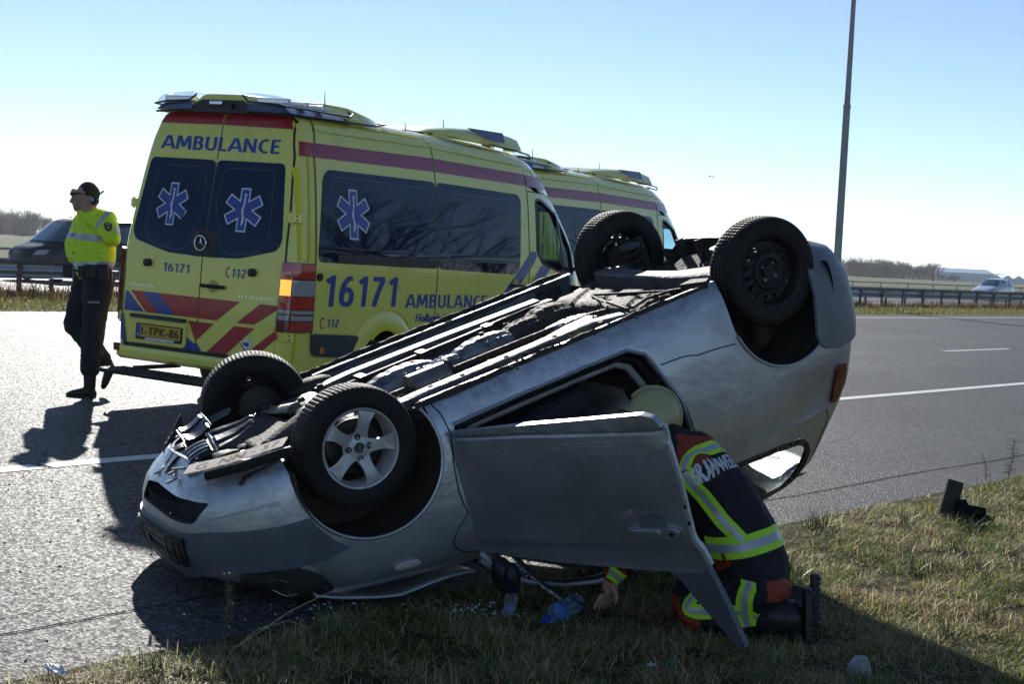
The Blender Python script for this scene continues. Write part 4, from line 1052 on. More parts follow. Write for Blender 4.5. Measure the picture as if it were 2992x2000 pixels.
fs.append(tuple(o_+(nI-1)*n+j for j in range(n))[::-1])
fs += [(j, o_+j, o_+(j+1) % n, (j+1) % n) for j in range(n)]
b.add(vs, fs); body = b.build('body', [M_sil, M_int], None, 40)
pa = rnd([(-.455, .265), (-1.48, .262), (-1.575, .315), (-1.625, .44), (-1.705, .62), (-1.735, .86), (-1.76, 1.05), (-1.72, 1.36), (-1.62, 1.41), (-1.15, 1.385), (-.84, 1.20), (-.56, 1.02), (-.45, .93), (-.43, .6)], .05, 3)
c = MB(); c.prism(pa, -1.1, -.45, lambda x, z, h: (x, h, z)); boolean(body, c)
qw = rnd([(-1.86, 1.085), (-2.25, 1.11), (-2.44, 1.135), (-2.485, 1.21), (-2.43, 1.32), (-2.31, 1.395), (-1.86, 1.41)], .05, 3)
c = MB(); c.prism(qw, -1.1, -.45, lambda x, z, h: (x, h, z)); boolean(body, c)
for poly in ([(-1.86, 1.13), (-2.40, 1.16), (-2.38, 1.27), (-1.86, 1.29)], [(-.62, 1.07), (-1.72, 1.12), (-1.70, 1.40), (-1.15, 1.39)]):
    c = MB(); c.prism(rnd(poly, .04, 3), .45, 1.1, lambda x, z, h: (x, h, z)); boolean(body, c)
c = MB(); c.prism([(-.60, 1.10), (.60, 1.10), (.5, 1.40), (-.5, 1.40)], -1.2, .4, lambda y, z, h: (h, y, z+.02)); boolean(body, c)
c = MB(); c.prism([(-.58, 1.12), (.58, 1.12), (.5, 1.38), (-.5, 1.38)], -3.4, -2.3, lambda y, z, h: (h, y, z)); boolean(body, c)
for x, z, r_ in ((-.015, .285, .355), (-2.465, .335, .358)):
    for s_ in (-1, 1):
        c = MB(); c.prism([(x+r_*math.cos(a), z+r_*math.sin(a)) for a in np.linspace(R(4), R(176), 36)]+[(x-r_*.995, z-.35), (x+r_*.995, z-.35)], s_*.44, s_*1.1, lambda a, q, h: (a, h, q)); boolean(body, c)
c = MB(); c.prism(rnd([(-.26, .25), (-.30, .335), (.46, .335), (.53, .25), (.4, .235), (-.1, .235)], .02, 2), .5, 1.2, lambda y, z, h: (h, -y, z)); boolean(body, c)
body.data.shade_smooth(); body.data.set_sharp_from_angle(angle=R(38))
body.parent = car
def clampg(o, lift=.004):
    Mi = CM.inverted(); me = o.data
    for v in me.vertices:
        w = CM @ v.co; t = w.dot(NU); g = gz(t)+lift
        if w.z < g: w.z = g; v.co = Mi @ w
    me.update()
clampg(body, .0)
def cpart(name, geos, m_, off=.002, thick=0., parent=None, smooth=35, fn=carS):
    b = MB()
    for g in geos:
        u, v = g[0][0]; p = Vector(fn(u, v)); nn = nrm(fn, u, v); out = Vector((p.x-XC, p.y*2.5, 0)).normalized()
        drape(b, g, fn, off, thick, 1 if nn.dot(out) > 0 else -1)
    return b.build(name, m_, parent or car, smooth, bool(thick))
P3 = lambda poly, cell=.05, holes=(): tri2d([poly]+list(holes), cell)
def rib3(pts, w, closed=False, cell=.02): return cut2d(ribbon2d(pts, w, closed), cell)
def sx(pts): return [(phix(x, z), z) for x, z in pts]      # side coordinates (x, z) -> surface coordinates
# front bumper: painted lower lip, grey upper half
gr = [(-.30, .25), (-.33, .345), (.40, .345), (.36, .25), (.25, .238), (-.2, .238)]
cpart('bumper', [P3([(-.92, .395), (-.4, .365), (0, .36), (.42, .365), (.62, .395), (.78, .42), (.905, .43), (.93, .50), (.96, .57), (.995, .625), (.90, .645), (.77, .63), (.50, .575), (.40, .56), (0, .60), (-.5, .60), (-1.0, .62), (-.97, .5)], .06)], M_bump, .002, .012)
cpart('bumper_ridge', [rib3([(.42, .305), (.55, .30), (.70, .305), (.80, .32)], .012)], M_sil, .001, .008)
cpart('towing_cap', [P3([(.416+.035*math.cos(a), .465+.030*math.sin(a)) for a in np.linspace(0, 6.1, 18)])], M_bump, .013, .003)
# mesh grille
b = MB()
for k in range(-14, 24):
    for sgn in (1, -1):
        p0 = [k*.035+sgn*q*.06 for q in (0, 1)]
        a = Vector((.795-.12*max(0, abs(p0[0])-.1)*1.2, -p0[0], .245)); c_ = Vector((.80-.12*max(0, abs(p0[1])-.1)*1.2, -p0[1], .335))
        if -.30 < p0[0] < .52 and -.30 < p0[1] < .52: b.tube([sh(a), sh(c_)], .003, 4, False)
g_ = b.build('grille_mesh', M_blkp, car, 0); g_['kind'] = 'stuff'
b = MB(); b.box((.60, -.1, .29), (.02, .8, .16)); b.build('radiator', M_blkp, car, 0)
# number plate holder, plate gone
def plf(u, v): p = Vector(carS(u, v)); return p
ph0 = cpart('plate_holder', [tri2d([[(-.16, .385), (.215, .385), (.205, .52), (-.16, .52)], [(-.02, .44), (.03, .44), (.03, .47), (-.02, .47)], [(.08, .445), (.10, .445), (.10, .475), (.08, .475)]], .04)], M_blkp, .02, .008)
b = MB()
for z in (.40, .43, .48, .505): drape(b, rib3([(-.15, z), (.205, z)], .006), carS, .029, .004, -1)
for u in (-.12, -.06, .05, .12, .17): drape(b, rib3([(u, .39), (u, .515)], .008), carS, .029, .004, -1)
b.build('holder_rib', M_blkp, ph0, 0)['kind'] = 'stuff'
# headlamps
for s_ in (1, -1):
    hl = rnd([(.50, .585), (.66, .615), (.775, .625), (.835, .67), (.83, .74), (.78, .80), (.62, .83), (.53, .78), (.50, .68)], .04, 3)
    cpart('headlight', [P3([(s_*u, z) for u, z in hl], .04)], M_lampg, .003, .016)
    o_ = cpart('headlight_ring', [rib3([(s_*u, z) for u, z in [(.645+.055*math.cos(a), .705+.055*math.sin(a)) for a in np.linspace(0, 6.0, 18)]], .006, True)], MATS['chrome'], .0195, .002)
o_ = cpart('side_indicator', [P3([(phix(-.04+.055*math.cos(a), .82), .822+.018*math.sin(a)) for a in np.linspace(0, 6.1, 16)], .05)], mat('pale_lens', (.55, .5, .5), .2, coat=1.), .002, .012)
# panel joints and creases
def surface_line(name, pts, r_=.0035, m_=M_rubs):
    P = []
    for (u0, z0), (u1, z1) in zip(pts, pts[1:]):
        for k in range(6): P.append(carS(u0+(u1-u0)*k/6, z0+(z1-z0)*k/6))
    P.append(carS(*pts[-1])); b = MB(); b.tube(P, r_, 6); return b.build(name, m_, car, 60)
surface_line('joint_and_crease_shade', sx([(-.40, .13), (-.425, .2), (-.435, .3), (-.40, .7), (-.42, .92)]))
surface_line('joint_and_crease_shade', sx([(-1.63, .40), (-1.85, .43), (-2.09, .455)]))  # dark tube drawn as the shade line along a crease
cpart('crease', [rib3(sx([(x, .985+(-x-1.8)*.055) for x in np.arange(-1.78, -2.75, -.08)]), .02, cell=.04)], M_sil, .0, .006)
cpart('crease', [rib3(sx([(x, .30) for x in np.arange(-.44, -1.5, -.1)]), .0)], M_sil, .0, .004) if False else None
# arch lips and wheel wells
for s_ in (-1, 1):
    for x, z, r_, a0, a1 in ((-.015, .285, .357, 2, 206), (-2.465, .335, .36, 14, 186)):
        b = MB(); pts = []
        for a in np.linspace(R(a0), R(a1), 30):
            xx, zz = x+r_*math.cos(a), z+r_*math.sin(a)
            y = -carS(phix(xx, max(zz, .13)), max(zz, .13))[1]; q = sh((xx, s_*(y+.002), zz)); pts.append(q)
        b.tube(pts, .011, 8, flat=.8); b.build('arch_lip', M_sil, car, 60)
        b = MB(); b.lathe([(r_+.004, s_*.40), (r_+.004, s_*.80)], 26, 'y', (x, 0, z), (R(-14), R(194)))
        b.lathe([(.0, s_*.42), (r_+.01, s_*.42)], 26, 'y', (x, 0, z), (R(-14), R(194))); b.build('wheel_well', M_undd, car, 60, False)
        b = MB(); b.tube([(x-.02, s_*.50, z+.28), (x, s_*.58, z-.05)], [.06, .035], 10); b.build('strut', M_undd, car)
# rear bumper and lamps
cpart('rear_bumper', [P3([(1.935, .60), (1.95, .655), (2.02, .70), (2.11, .725), (2.3, .735), (math.pi-.002, .735), (math.pi-.002, .15), (2.3, .15), (2.16, .16), (2.05, .26), (1.98, .42)], .08), P3([(-1.935, .60), (-2.02, .70), (-2.11, .725), (-math.pi+.002, .735), (-math.pi+.002, .28), (-2.14, .28), (-1.97, .48)], .08)], M_bump2, .002, .018)
for s_ in (1, -1): cpart('tail_light', [P3([(s_*u, z) for u, z in rnd([(2.13, .82), (2.28, .84), (2.31, .96), (2.22, 1.03), (2.14, 1.03), (2.125, .95)], .03, 3)], .05)], mat('tail_lens', (.12, .002, .004), .12, spec=.7, coat=1.), .002, .014)
surface_line('joint_and_crease_shade', [(2.10, 1.05), (2.22, 1.12), (2.26, 1.3)])
# door opening frame
inner = [(x, z) for x, z in pa]
b = MB(); b.tube([sh((x, -(lerp(z, ZWd)-.004), z)) for x, z in [(-.46, .268), (-.8, .262), (-1.2, .262), (-1.47, .266), (-1.56, .318), (-1.612, .44), (-1.69, .62), (-1.72, .86), (-1.745, 1.04), (-1.72, 1.2), (-1.70, 1.34)]], .012, 6); b.build('door_frame_lip', M_sil, car, 60)
b = MB(); b.tube([sh((x, -(lerp(z, ZWd)-.05), z)) for x, z in [(-.50, .30), (-.8, .295), (-1.2, .295), (-1.45, .30), (-1.53, .345), (-1.58, .46), (-1.655, .64), (-1.685, .86), (-1.71, 1.04), (-1.68, 1.2), (-1.66, 1.34)]], .014, 6); b.build('door_seal', M_rubs, car, 60)
b = MB(); b.tube([sh((x, -(lerp(z, ZWd)-.085), z)) for x, z in [(-.55, .325), (-1.2, .32), (-1.42, .325), (-1.49, .37), (-1.54, .48), (-1.61, .66), (-1.64, .86), (-1.66, 1.1)]], .02, 6); b.build('sill_trim', M_alloy, car, 60)
# quarter window
def qf(x, z): return sh((x, -(lerp(z, ZWd)*.985), z))
cpart('quarter_glass', [P3(qw, .08)], M_qg, -.006, .004, fn=qf)
cpart('window_frit', [rib3([( -2.155+(x+2.155)*.93, 1.25+(z-1.25)*.88) for x, z in qw], .035, True)], M_rubs, .002, .003, fn=qf)
b = MB()
for k in range(150):
    x = -2.45+random.random()*.6; z = 1.10+random.random()*.28
    if random.random() < .6: z = random.choice((1.12, 1.14, 1.36, 1.38))+random.gauss(0, .015)
    a = random.uniform(0, 6.3); L_ = random.uniform(.01, .03); p = Vector(qf(x, z))+Vector((0, -.008, 0))
    d = Vector((math.cos(a), 0, math.sin(a)))*L_; w = Vector((-d.z, 0, d.x)).normalized()*.0008
    b.add([p-d-w, p-d+w, p+d+w, p+d-w], [(0, 1, 2, 3)])
b.build('stuck_grass', mat('straw', (.42, .34, .2)), car, 0, False)['kind'] = 'stuff'

# ---- underbody
def ub(name, pts, w, h, m_, prof=None, bev=.01, sm=40):
    """box channel along a polyline of (x, y, z); z is the face turned to the sky"""
    b = MB(); P = [Vector(sh(p)) for p in pts]; vs = []
    for i, p in enumerate(P):
        d = (P[min(i+1, len(P)-1)]-P[max(i-1, 0)]); d.z = 0; d.normalize(); s_ = Vector((-d.y, d.x, 0))
        ww = w[i] if isinstance(w, (list, tuple)) else w; hh = h[i] if isinstance(h, (list, tuple)) else h
        for a, c_ in ((-.5, hh), (-.5, .012), (-.38, 0), (.38, 0), (.5, .012), (.5, hh)): vs.append(p+s_*ww*a+Vector((0, 0, c_)))
    k = 6; fs = [(i*k+j, i*k+j+1, (i+1)*k+j+1, (i+1)*k+j) for i in range(len(P)-1) for j in range(k-1)]
    fs += [tuple(range(k)), tuple((len(P)-1)*k+j for j in range(k))]
    b.add(vs, fs); return b.build(name, m_, car, sm)
def floor_z(x, y):
    z = .205
    z += .07*math.exp(-((y-.05)/.17)**4) if x > -1.75 else 0            # tunnel
    z -= .012*max(0, math.sin(x*14+1))**4*(1 if .2 < abs(y) < .72 else 0)
    z += .012*noise.noise(Vector((x*4, y*4, 0)))
    if abs(y) > .70: z -= .06
    return z
b = MB(); b.grid(lambda x, y: sh((x, y, floor_z(x, y))), list(np.arange(-1.82, -.36, .04)), list(np.arange(-.78, .79, .04))); b.build('floor_pan', M_und, car, 60)
b = MB(); b.grid(lambda x, y: sh((x, y, .30+.02*noise.noise(Vector((x*3, y*3, 1)))-(.08 if abs(y) < .25 and x < -2.6 else 0))), list(np.arange(-2.94, -1.80, .06)), list(np.arange(-.66, .67, .06))); b.build('rear_floor', M_undd, car, 60)
def rough_edge(name, y, z, x0, x1, m_, amp=.010, hh=.07, t=.012):
    b = MB(); xs = list(np.arange(x0, x1, .02))
    b.grid(lambda x, k: sh((x, y+(0, 0, t, t)[k], (z+hh, z-amp*noise.noise(Vector((x*9, y, 0)))-amp*.8*noise.noise(Vector((x*31, y, 3))), z-amp*noise.noise(Vector((x*9, y, 0))), z+hh)[k])), xs, range(4)); return b.build(name, m_, car, 0)
rough_edge('sill_flange', -.775, .112, -2.06, -.30, M_undd, .012, .03)
rough_edge('sill_flange', .80, .10, -2.08, -.30, M_undd, .012)
ub('sill', [(-.34, -.715, .15), (-2.0, -.715, .15)], .08, .05, M_undd); ub('sill', [(-.34, .75, .14), (-2.0, .75, .14)], .10, .08, M_undd)
ub('chassis_rail', [(-.28, -.47, .150), (-.5, -.485, .142), (-.95, -.475, .142), (-1.5, -.47, .142), (-1.72, -.46, .17)], [.10, .12, .12, .12, .10], .09, M_und)
ub('chassis_rail', [(-.28, .50, .142), (-.5, .52, .134), (-1.1, .51, .134), (-1.72, .50, .14)], .10, .09, M_und)
ub('floor_stiffener', [(-.95, -.62, .185), (-1.35, -.60, .178), (-1.75, -.62, .18)], [.05, .16, .12], .04, M_und)
ub('floor_stiffener', [(-.75, -.36, .185), (-1.15, -.34, .178), (-1.62, -.30, .18)], [.04, .13, .16], .04, M_und)
ub('floor_stiffener', [(-1.2, -.3, .19), (-1.66, -.2, .18)], [.05, .14], .04, M_und)
for x, y in ((-.55, -.46), (-.72, -.485), (-.98, -.48), (-1.28, -.47), (-1.5, -.58), (-.7, .52), (-1.0, .51), (-1.3, .5), (-.75, .2), (-1.2, .22)):
    b = MB(); q = sh((x, y, .137)); b.tube([q, (q[0], q[1], q[2]+.02)], .014, 8); b.build('floor_plug', M_undd, car)
for x, y in ((-.9, .41), (-1.33, .42), (-.52, .40)):
    b = MB(); b.box(sh((x, y, .152)), (.045, .10, .006)); b.build('pipe_clip', M_shield, car, 0)
for k in range(4):
    b = MB(); y0 = .385+k*.018; b.tube([sh((-.3, y0+.03, .17)), sh((-.5, y0, .165)), sh((-1.2, y0+.01, .162)), sh((-1.6, y0+.04, .155)), sh((-1.78, y0+.02, .16))], .006, 6); b.build('brake_pipe', M_blkp if k % 2 else M_undd, car)
def hump(name, x0, x1, y, w, z, h, m_):
    b = MB(); L_ = x1-x0
    def f(u, v):
        a = v*math.pi; e_ = math.sin(math.pi*u)**.45 if 0 < u < 1 else 0
        x = x0+L_*u; yy = y+w*math.cos(a)*(.35+.65*e_); rbb = .006*(abs(math.sin(a*5)) > .8)*e_+.004*(abs(math.sin(u*17)) > .93)
        return sh((x, yy, z+rbb-h*math.sin(a)*(.25+.75*e_)-.003*noise.noise(Vector((x*9, yy*9, 0)))))
    b.grid(f, list(np.linspace(0, 1, 34)), list(np.linspace(0, 1, 31))); return b.build(name, m_, car, 30)
hump('heat_shield', -.88, -.44, .20, .13, .22, .085, M_shield); hump('heat_shield', -1.02, -.84, .17, .10, .22, .05, M_shield); hump('heat_shield', -1.36, -.98, .19, .12, .22, .075, M_shield); hump('heat_shield', -1.62, -1.30, .22, .12, .22, .07, M_undd); hump('heat_shield', -1.78, -1.5, .25, .17, .22, .09, M_undd)
hump('heat_shield', -1.74, -1.38, -.12, .13, .22, .05, M_shield)
b = MB(); b.tube([sh((-.56, -.125, .20)), sh((-.57, -.125, .20)), sh((-.80, -.115, .205)), sh((-.84, -.115, .205))], [.045, .075, .075, .03], 20); b.build('catalytic_converter', mat('heated_steel', (.33, .29, .26), .35, metal=.8, var=.4, vscale=12), car, 40)
b = MB(); b.tube([sh((-.80, -.115, .205)), sh((-.815, -.115, .205))], .084, 20); b.build('clamp_ring', M_undd, car)
b = MB(); b.tube([sh(p) for p in ((-.83, -.115, .20), (-1.1, -.13, .195), (-1.45, -.14, .195), (-1.7, -.16, .20), (-1.95, -.35, .20), (-2.3, -.38, .2), (-2.6, -.2, .24))], .026, 12); b.build('exhaust_pipe', M_rust, car)
b = MB(); b.tube([sh(p) for p in ((-.57, -.125, .20), (-.42, -.14, .195), (-.25, -.2, .18), (-.1, -.2, .16))], .024, 12); b.build('front_pipe', M_rust, car)
b = MB(); b.tube([sh(p) for p in ((-.28, -.33, .15), (-.38, -.30, .148), (-.5, -.33, .15))], .012, 8); b.build('hose', M_blkp, car)
bb_ = MB()
for k in range(90):
    x, y = random.uniform(-1.7, -.35), random.choice((-.62, -.56, -.30, .34, .44, .60, .66))+random.gauss(0, .02); q = sh((x, y, .185-random.random()*.02)); r_ = random.uniform(.005, .013)
    bb_.tube([q, (q[0], q[1], q[2]+.02)], r_, 6)
bb_.build('weld_stud', M_undd, car, 30)['kind'] = 'stuff'
# fuel tank with pressed ribs
b = MB()
def tank(u, v):
    y = -.50+1.02*u; x = -1.74-.34*v; e_ = (1-abs(2*u-1)**7)**.4*(1-abs(2*v-1)**6)**.4 if 0 < u < 1 and 0 < v < 1 else 0
    rb_ = .012*(abs(math.sin((y*1.0+x*.8)*11)) > .88)
    return sh((x, y, .27-(.115-rb_)*e_+.004*noise.noise(Vector((x*20, y*20, 0)))))
b.grid(tank, list(np.linspace(0, 1, 60)), list(np.linspace(0, 1, 24))); b.build('fuel_tank', M_tank, car, 60)
b = MB(); b.tube([sh((-1.72, -.5, .15)), sh((-1.78, -.2, .145)), sh((-1.86, .1, .145)), sh((-2.0, -.45, .15))], .008, 6); b.build('tank_strap', M_undd, car)
b = MB(); b.tube([sh((-1.74, -.52, .148)), sh((-1.86, -.48, .14)), sh((-1.98, -.52, .14)), sh((-2.08, -.60, .15))], .016, 8, flat=.6); b.build('filler_hose', M_undd, car)
# rear axle
ub('rear_axle_beam', [(-2.36, .60, .15), (-2.25, .50, .125), (-2.17, .28, .112), (-2.15, 0, .11), (-2.17, -.28, .112), (-2.25, -.48, .118), (-2.37, -.60, .14)], [.22, .20, .12, .10, .12, .20, .24], .13, M_beam)
for s_ in (-1, 1):
    ub('trailing_arm', [(-1.93, s_*.63, .235), (-2.15, s_*.62, .20), (-2.40, s_*.60, .19), (-2.50, s_*.60, .20)], [.07, .08, .10, .12], .07, M_beam)
    b = MB(); pts = []
    for k in range(60): a = k*.55; pts.append(sh((-2.40+.05*math.cos(a), s_*.47+.05*math.sin(a), .045+.0045*k)))
    b.tube(pts, .009, 6); b.build('coil_spring', M_undd, car)
    b = MB(); b.tube([sh((-2.50, s_*.53, .02)), sh((-2.56, s_*.55, .45))], .03, 12); b.build('shock_absorber', M_undd, car)
    b = MB(); b.tube([sh((-2.40, s_*.47, .03)), sh((-2.40, s_*.47, .05))], .065, 16); b.build('spring_seat', M_beam, car)
    b = MB(); b.tube([(-2.465, s_*.585, .19), (-2.465, s_*.66, .19)], [.115, .12], 24); b.build('brake_drum', M_undd, car)
    b = MB(); b.tube([(0, s_*.56, .21), (0, s_*.64, .21)], [.05, .12], 24); b.build('brake_disc', M_undd, car)
ub('rear_crossmember', [(-2.62, .62, .25), (-2.62, -.55, .24)], .07, .08, M_undd)
b = MB(); b.prism([(-2.48, .40), (-2.66, .34), (-2.72, .20), (-2.60, .10)], .235, .25, lambda x, y, h: sh((x, y, h+.04*(y-.1)/.3+(.07 if x < -2.6 else .0)*-1))); b.build('tow_bracket', M_undd, car)
for y in (.42, .22): b = MB(); b.box(sh((-2.72, y, .16)), (.05, .02, .12)); b.build('exhaust_hanger', M_undd, car, 0)
# jacking point flap in front of the rear wheel
b = MB(); b.prism([(-1.98, -.64), (-2.05, -.78), (-2.10, -.74), (-2.07, -.62)], .10, .2, lambda x, y, h: sh((x, y, h))); b.build('arm_bracket', M_undd, car)
# ---- engine bay seen from below
ub('front_subframe', [(-.15, .45, .14), (-.12, .1, .125), (-.14, -.25, .13), (-.18, -.48, .14)], [.22, .16, .16, .22], .08, M_beam)
for s_ in (1, -1):
    b = MB(); b.tube([sh(p) for p in ((-.02, s_*.08+.02, .115), (.03, s_*.22, .12), (.02, s_*.40, .14), (0, s_*.58, .19))], [.05, .04, .035, .035], 12, flat=.55); b.build('lower_arm', mat('worn_steel', (.24, .22, .20), .4, metal=.6, var=.4, vscale=12, bump=.3), car)
    b = MB(); b.tube([sh((.02, s_*.15, .22)), sh((0, s_*.58, .20))], .014, 10); b.build('drive_shaft', M_undd, car)
    b = MB(); b.tube([sh((.02, s_*.33, .21)), sh((.01, s_*.45, .205))], [.045, .03], 12); b.build('drive_boot', M_rubs, car)
b = MB()
for (c0, s0) in (((.22, .10, .25), (.36, .46, .22)), ((.28, .22, .21), (.22, .24, .12)), ((.20, -.16, .23), (.28, .24, .18)), ((.42, 0, .27), (.16, .7, .10)), ((.1, -.38, .26), (.3, .14, .2))):
    b.box(sh(c0), s0, Matrix.Rotation(random.uniform(-.2, .2), 3, 'Z'), (.85, .85))
en = b.build('engine', M_undd, car, 0); bevel(en, .03, 3); en['kind'] = 'stuff'
b = MB(); b.tube([sh((-.08, -.10, .13)), sh((.10, -.24, .125)), sh((.30, -.36, .135))], [.07, .06, .04], 12, flat=.7); b.build('heat_wrap', mat('heat_wrap', (.085, .07, .066), .85, bump=.5, bscale=40), car, 60)
for k, (x, y) in enumerate(((-.05, .02), (-.1, .2), (.05, .34), (-.2, -.33), (-.24, -.2), (-.26, .33))):
    b = MB(); q = sh((x, y, .118)); b.tube([q, (q[0], q[1], q[2]-.022)], [.022, .016], 6); b.build('bolt', M_undd, car)
b = MB(); b.ball(sh((-.26, -.46, .155)), .085, 14, 8, (1.3, 1, .5)); b.build('mount_bracket', M_und, car)
b = MB(); b.ball(sh((-.30, .62, .15)), .09, 14, 8, (1.5, 1, .5)); b.build('mount_bracket', M_undd, car)
# torn undertray panels
def tray(name, quad, z, ribs, m_, curl=.0, n_=(22, 16), th_=.004):
    A, B, C_, D = [Vector(p) for p in quad]
    def f(u, v):
        p = A.lerp(B, u).lerp(D.lerp(C_, u), v); zz = p.z+z
        zz -= .010*(abs(math.sin(u*math.pi*ribs)) < .75)*(.1 < v < .9); zz += curl*(v-.5)**2*4
        return sh((p.x, p.y, zz+.008*noise.noise(Vector((p.x*7, p.y*7, z*9)))))
    b = MB(); b.grid(f, list(np.linspace(0, 1, n_[0]*2)), list(np.linspace(0, 1, n_[1]))); o_ = b.build(name, m_, car, 30)
    md = o_.modifiers.new('s', 'SOLIDIFY'); md.thickness = th_; return o_
tray('undertray', [(.64, -.16, .0), (.60, .09, .0), (.45, .10, -.02), (.50, -.16, -.01)], .105, 3.5, M_tray, .01)
tray('undertray', [(.60, -.45, .03), (.60, -.12, .0), (.42, -.08, .0), (.22, -.40, .02)], .135, 2.5, M_tray, .012)
tray('undertray', [(.72, .05, .05), (.68, .28, .05), (.50, .38, .0), (.56, .06, .0)], .10, 1.5, M_tray, .03)
tray('undertray', [(.55, -.62, .04), (.52, -.38, .03), (.28, -.42, .0), (.32, -.66, .01)], .14, 1.5, M_tray, .012)
tray('torn_flap', [(.52, -.25, .02), (.48, .0, -.03), (.21, -.02, -.03), (.26, -.10, .0)], .085, 2., M_tray, -.01)
tray('torn_flap', [(.66, .22, .04), (.64, .28, .02), (.44, .56, -.05), (.46, .50, .02)], .07, .5, M_undd, .0)
tray('torn_flap', [(.56, .16, .03), (.54, .34, .0), (.36, .44, -.02), (.38, .22, .02)], .075, 1., M_tray, -.03)
b = MB()
for k in range(16):
    x0, y0 = random.uniform(.55, .74), random.uniform(-.32, .22); a = random.uniform(0, 3.1)
    b.box(sh((x0, y0, .15+random.uniform(-.02, .03))), (random.uniform(.05, .14), .012, .012), Matrix.Rotation(a, 3, 'Z') @ Matrix.Rotation(random.uniform(-.5, .5), 3, 'Y'))
b.build('broken_clip', mat('pale_plastic', (.34, .35, .36), .35), car, 0)['kind'] = 'stuff'
# ragged rim along the bumper lip
cpart('bumper_edge', [rib3([(u, .125+.004*math.sin(u*23)) for u in np.arange(-.9, .88, .03)], .03)], M_sil, -.012, .014)
# loose number plate and foam strip lying on the bumper lip
pa_, pb_ = Vector(sh((.735, -.42, .112))), Vector(sh((.385, -.665, .112))); dx = (pb_-pa_).normalized(); up_ = Vector((-dx.y, dx.x, 0)); 
if up_.x > 0: up_ = -up_
pl = thing('x', '', '') if False else None
b = MB(); L_ = (pb_-pa_).length
def pf(u, v): return pa_+dx*u+up_*v+Vector((0, 0, -.02-.004*v/.11-.02*u+.006*math.sin(u*9)))
drape(b, tri2d([rrect(0, .50, -.005, .115, .012)], .05), pf, 0, .002, 1); np_ = b.build('loose_number_plate', mat('worn_plate', (.55, .33, .12), .35, col2=(.6, .55, .5), vscale=9), car, 20)
b = MB(); drape(b, text2d('G  NN - 57', .05, .47, .02, .09, .0, 0), pf, .0045); b.build('plate_lettering', MATS['plate_black'], np_, 0, False)
b = MB(); b.tube([pf(.12, -.03)+Vector((0, 0, .02)), pf(.3, -.04)+Vector((0, 0, .022)), pf(.5, -.045)+Vector((0, 0, .018)), pf(.55, -.03)+Vector((0, 0, .02))], [.030, .031, .03, .02], 8, flat=.8); b.build('foam_strip', mat('black_foam', (.014, .013, .014), .9, bump=.3, bscale=120), car, 60)
# mud, torn grass and a sprig of moss caught on the sill
mud = MB()
for k in range(46):
    x = random.choice((-1.25, -1.3, -.85, -.95, -1.5))+random.gauss(0, .06); y = -.74+random.gauss(0, .035)
    mud.ball(sh((x, y, .13-random.random()*.012)), random.uniform(.006, .018), 6, 4, (1, 1, .6))
mud.build('mud_clod', mat('mud', (.05, .04, .03), .95), car, 60)['kind'] = 'stuff'
ms = MB()
for k in range(60):
    x, y = -1.30+random.gauss(0, .03), -.70+random.gauss(0, .018); q = Vector(sh((x, y, .12))); d = Vector((random.gauss(0, 1), random.gauss(0, 1), -abs(random.gauss(0, 1)))).normalized()*.02; w = Vector((.004, 0, 0))
    ms.add([q, q+d*.5+w, q+d, q+d*.5-w], [(0, 1, 2, 3)])
ms.build('moss_sprig', mat('moss', (.20, .22, .03), .8), car, 0, False)['kind'] = 'stuff'

# ---- wheels
def tyre_prof():
    half = [(.180, .070), (.190, .084), (.215, .094), (.245, .0965), (.268, .092), (.283, .082), (.2885, .070), (.2915, .052), (.284, .0505), (.284, .0445), (.2922, .043), (.2926, .018), (.2855, .0165), (.2855, .0105), (.2926, .009)]
    return [(r_, -h) for r_, h in half]+[(r_, h) for r_, h in half[::-1]]
pr_ = tyre_prof(); NP = len(pr_)
def sipes(k, j, r_):
    if r_ > .2905:
        if k % 3 == 0: return r_-.0035
    if .282 < r_ < .2890 and k % 3 == 0: return r_-.002
    return r_
b = MB(); b.lathe(pr_, 240, 'y', mod=sipes); tyre_me = b.mesh('tyre', M_tyre, 25)
b = MB(); b.lathe([(.183, -.088), (.190, -.090), (.191, -.084), (.176, -.068), (.170, .0), (.176, .06), (.191, .082), (.186, .086), (.165, .0), (.168, -.06), (.183, -.088)], 48, 'y'); 
rimb = b.mesh('rim', M_alloy, 35); b = MB(); b.lathe([(.183, -.088), (.190, -.090), (.191, -.084), (.176, -.068), (.168, -.04), (.166, .0), (.172, .06), (.191, .082), (.186, .086), (.162, .0), (.162, -.05), (.183, -.088)], 48, 'y'); rims = b.mesh('rim', M_stl, 35)
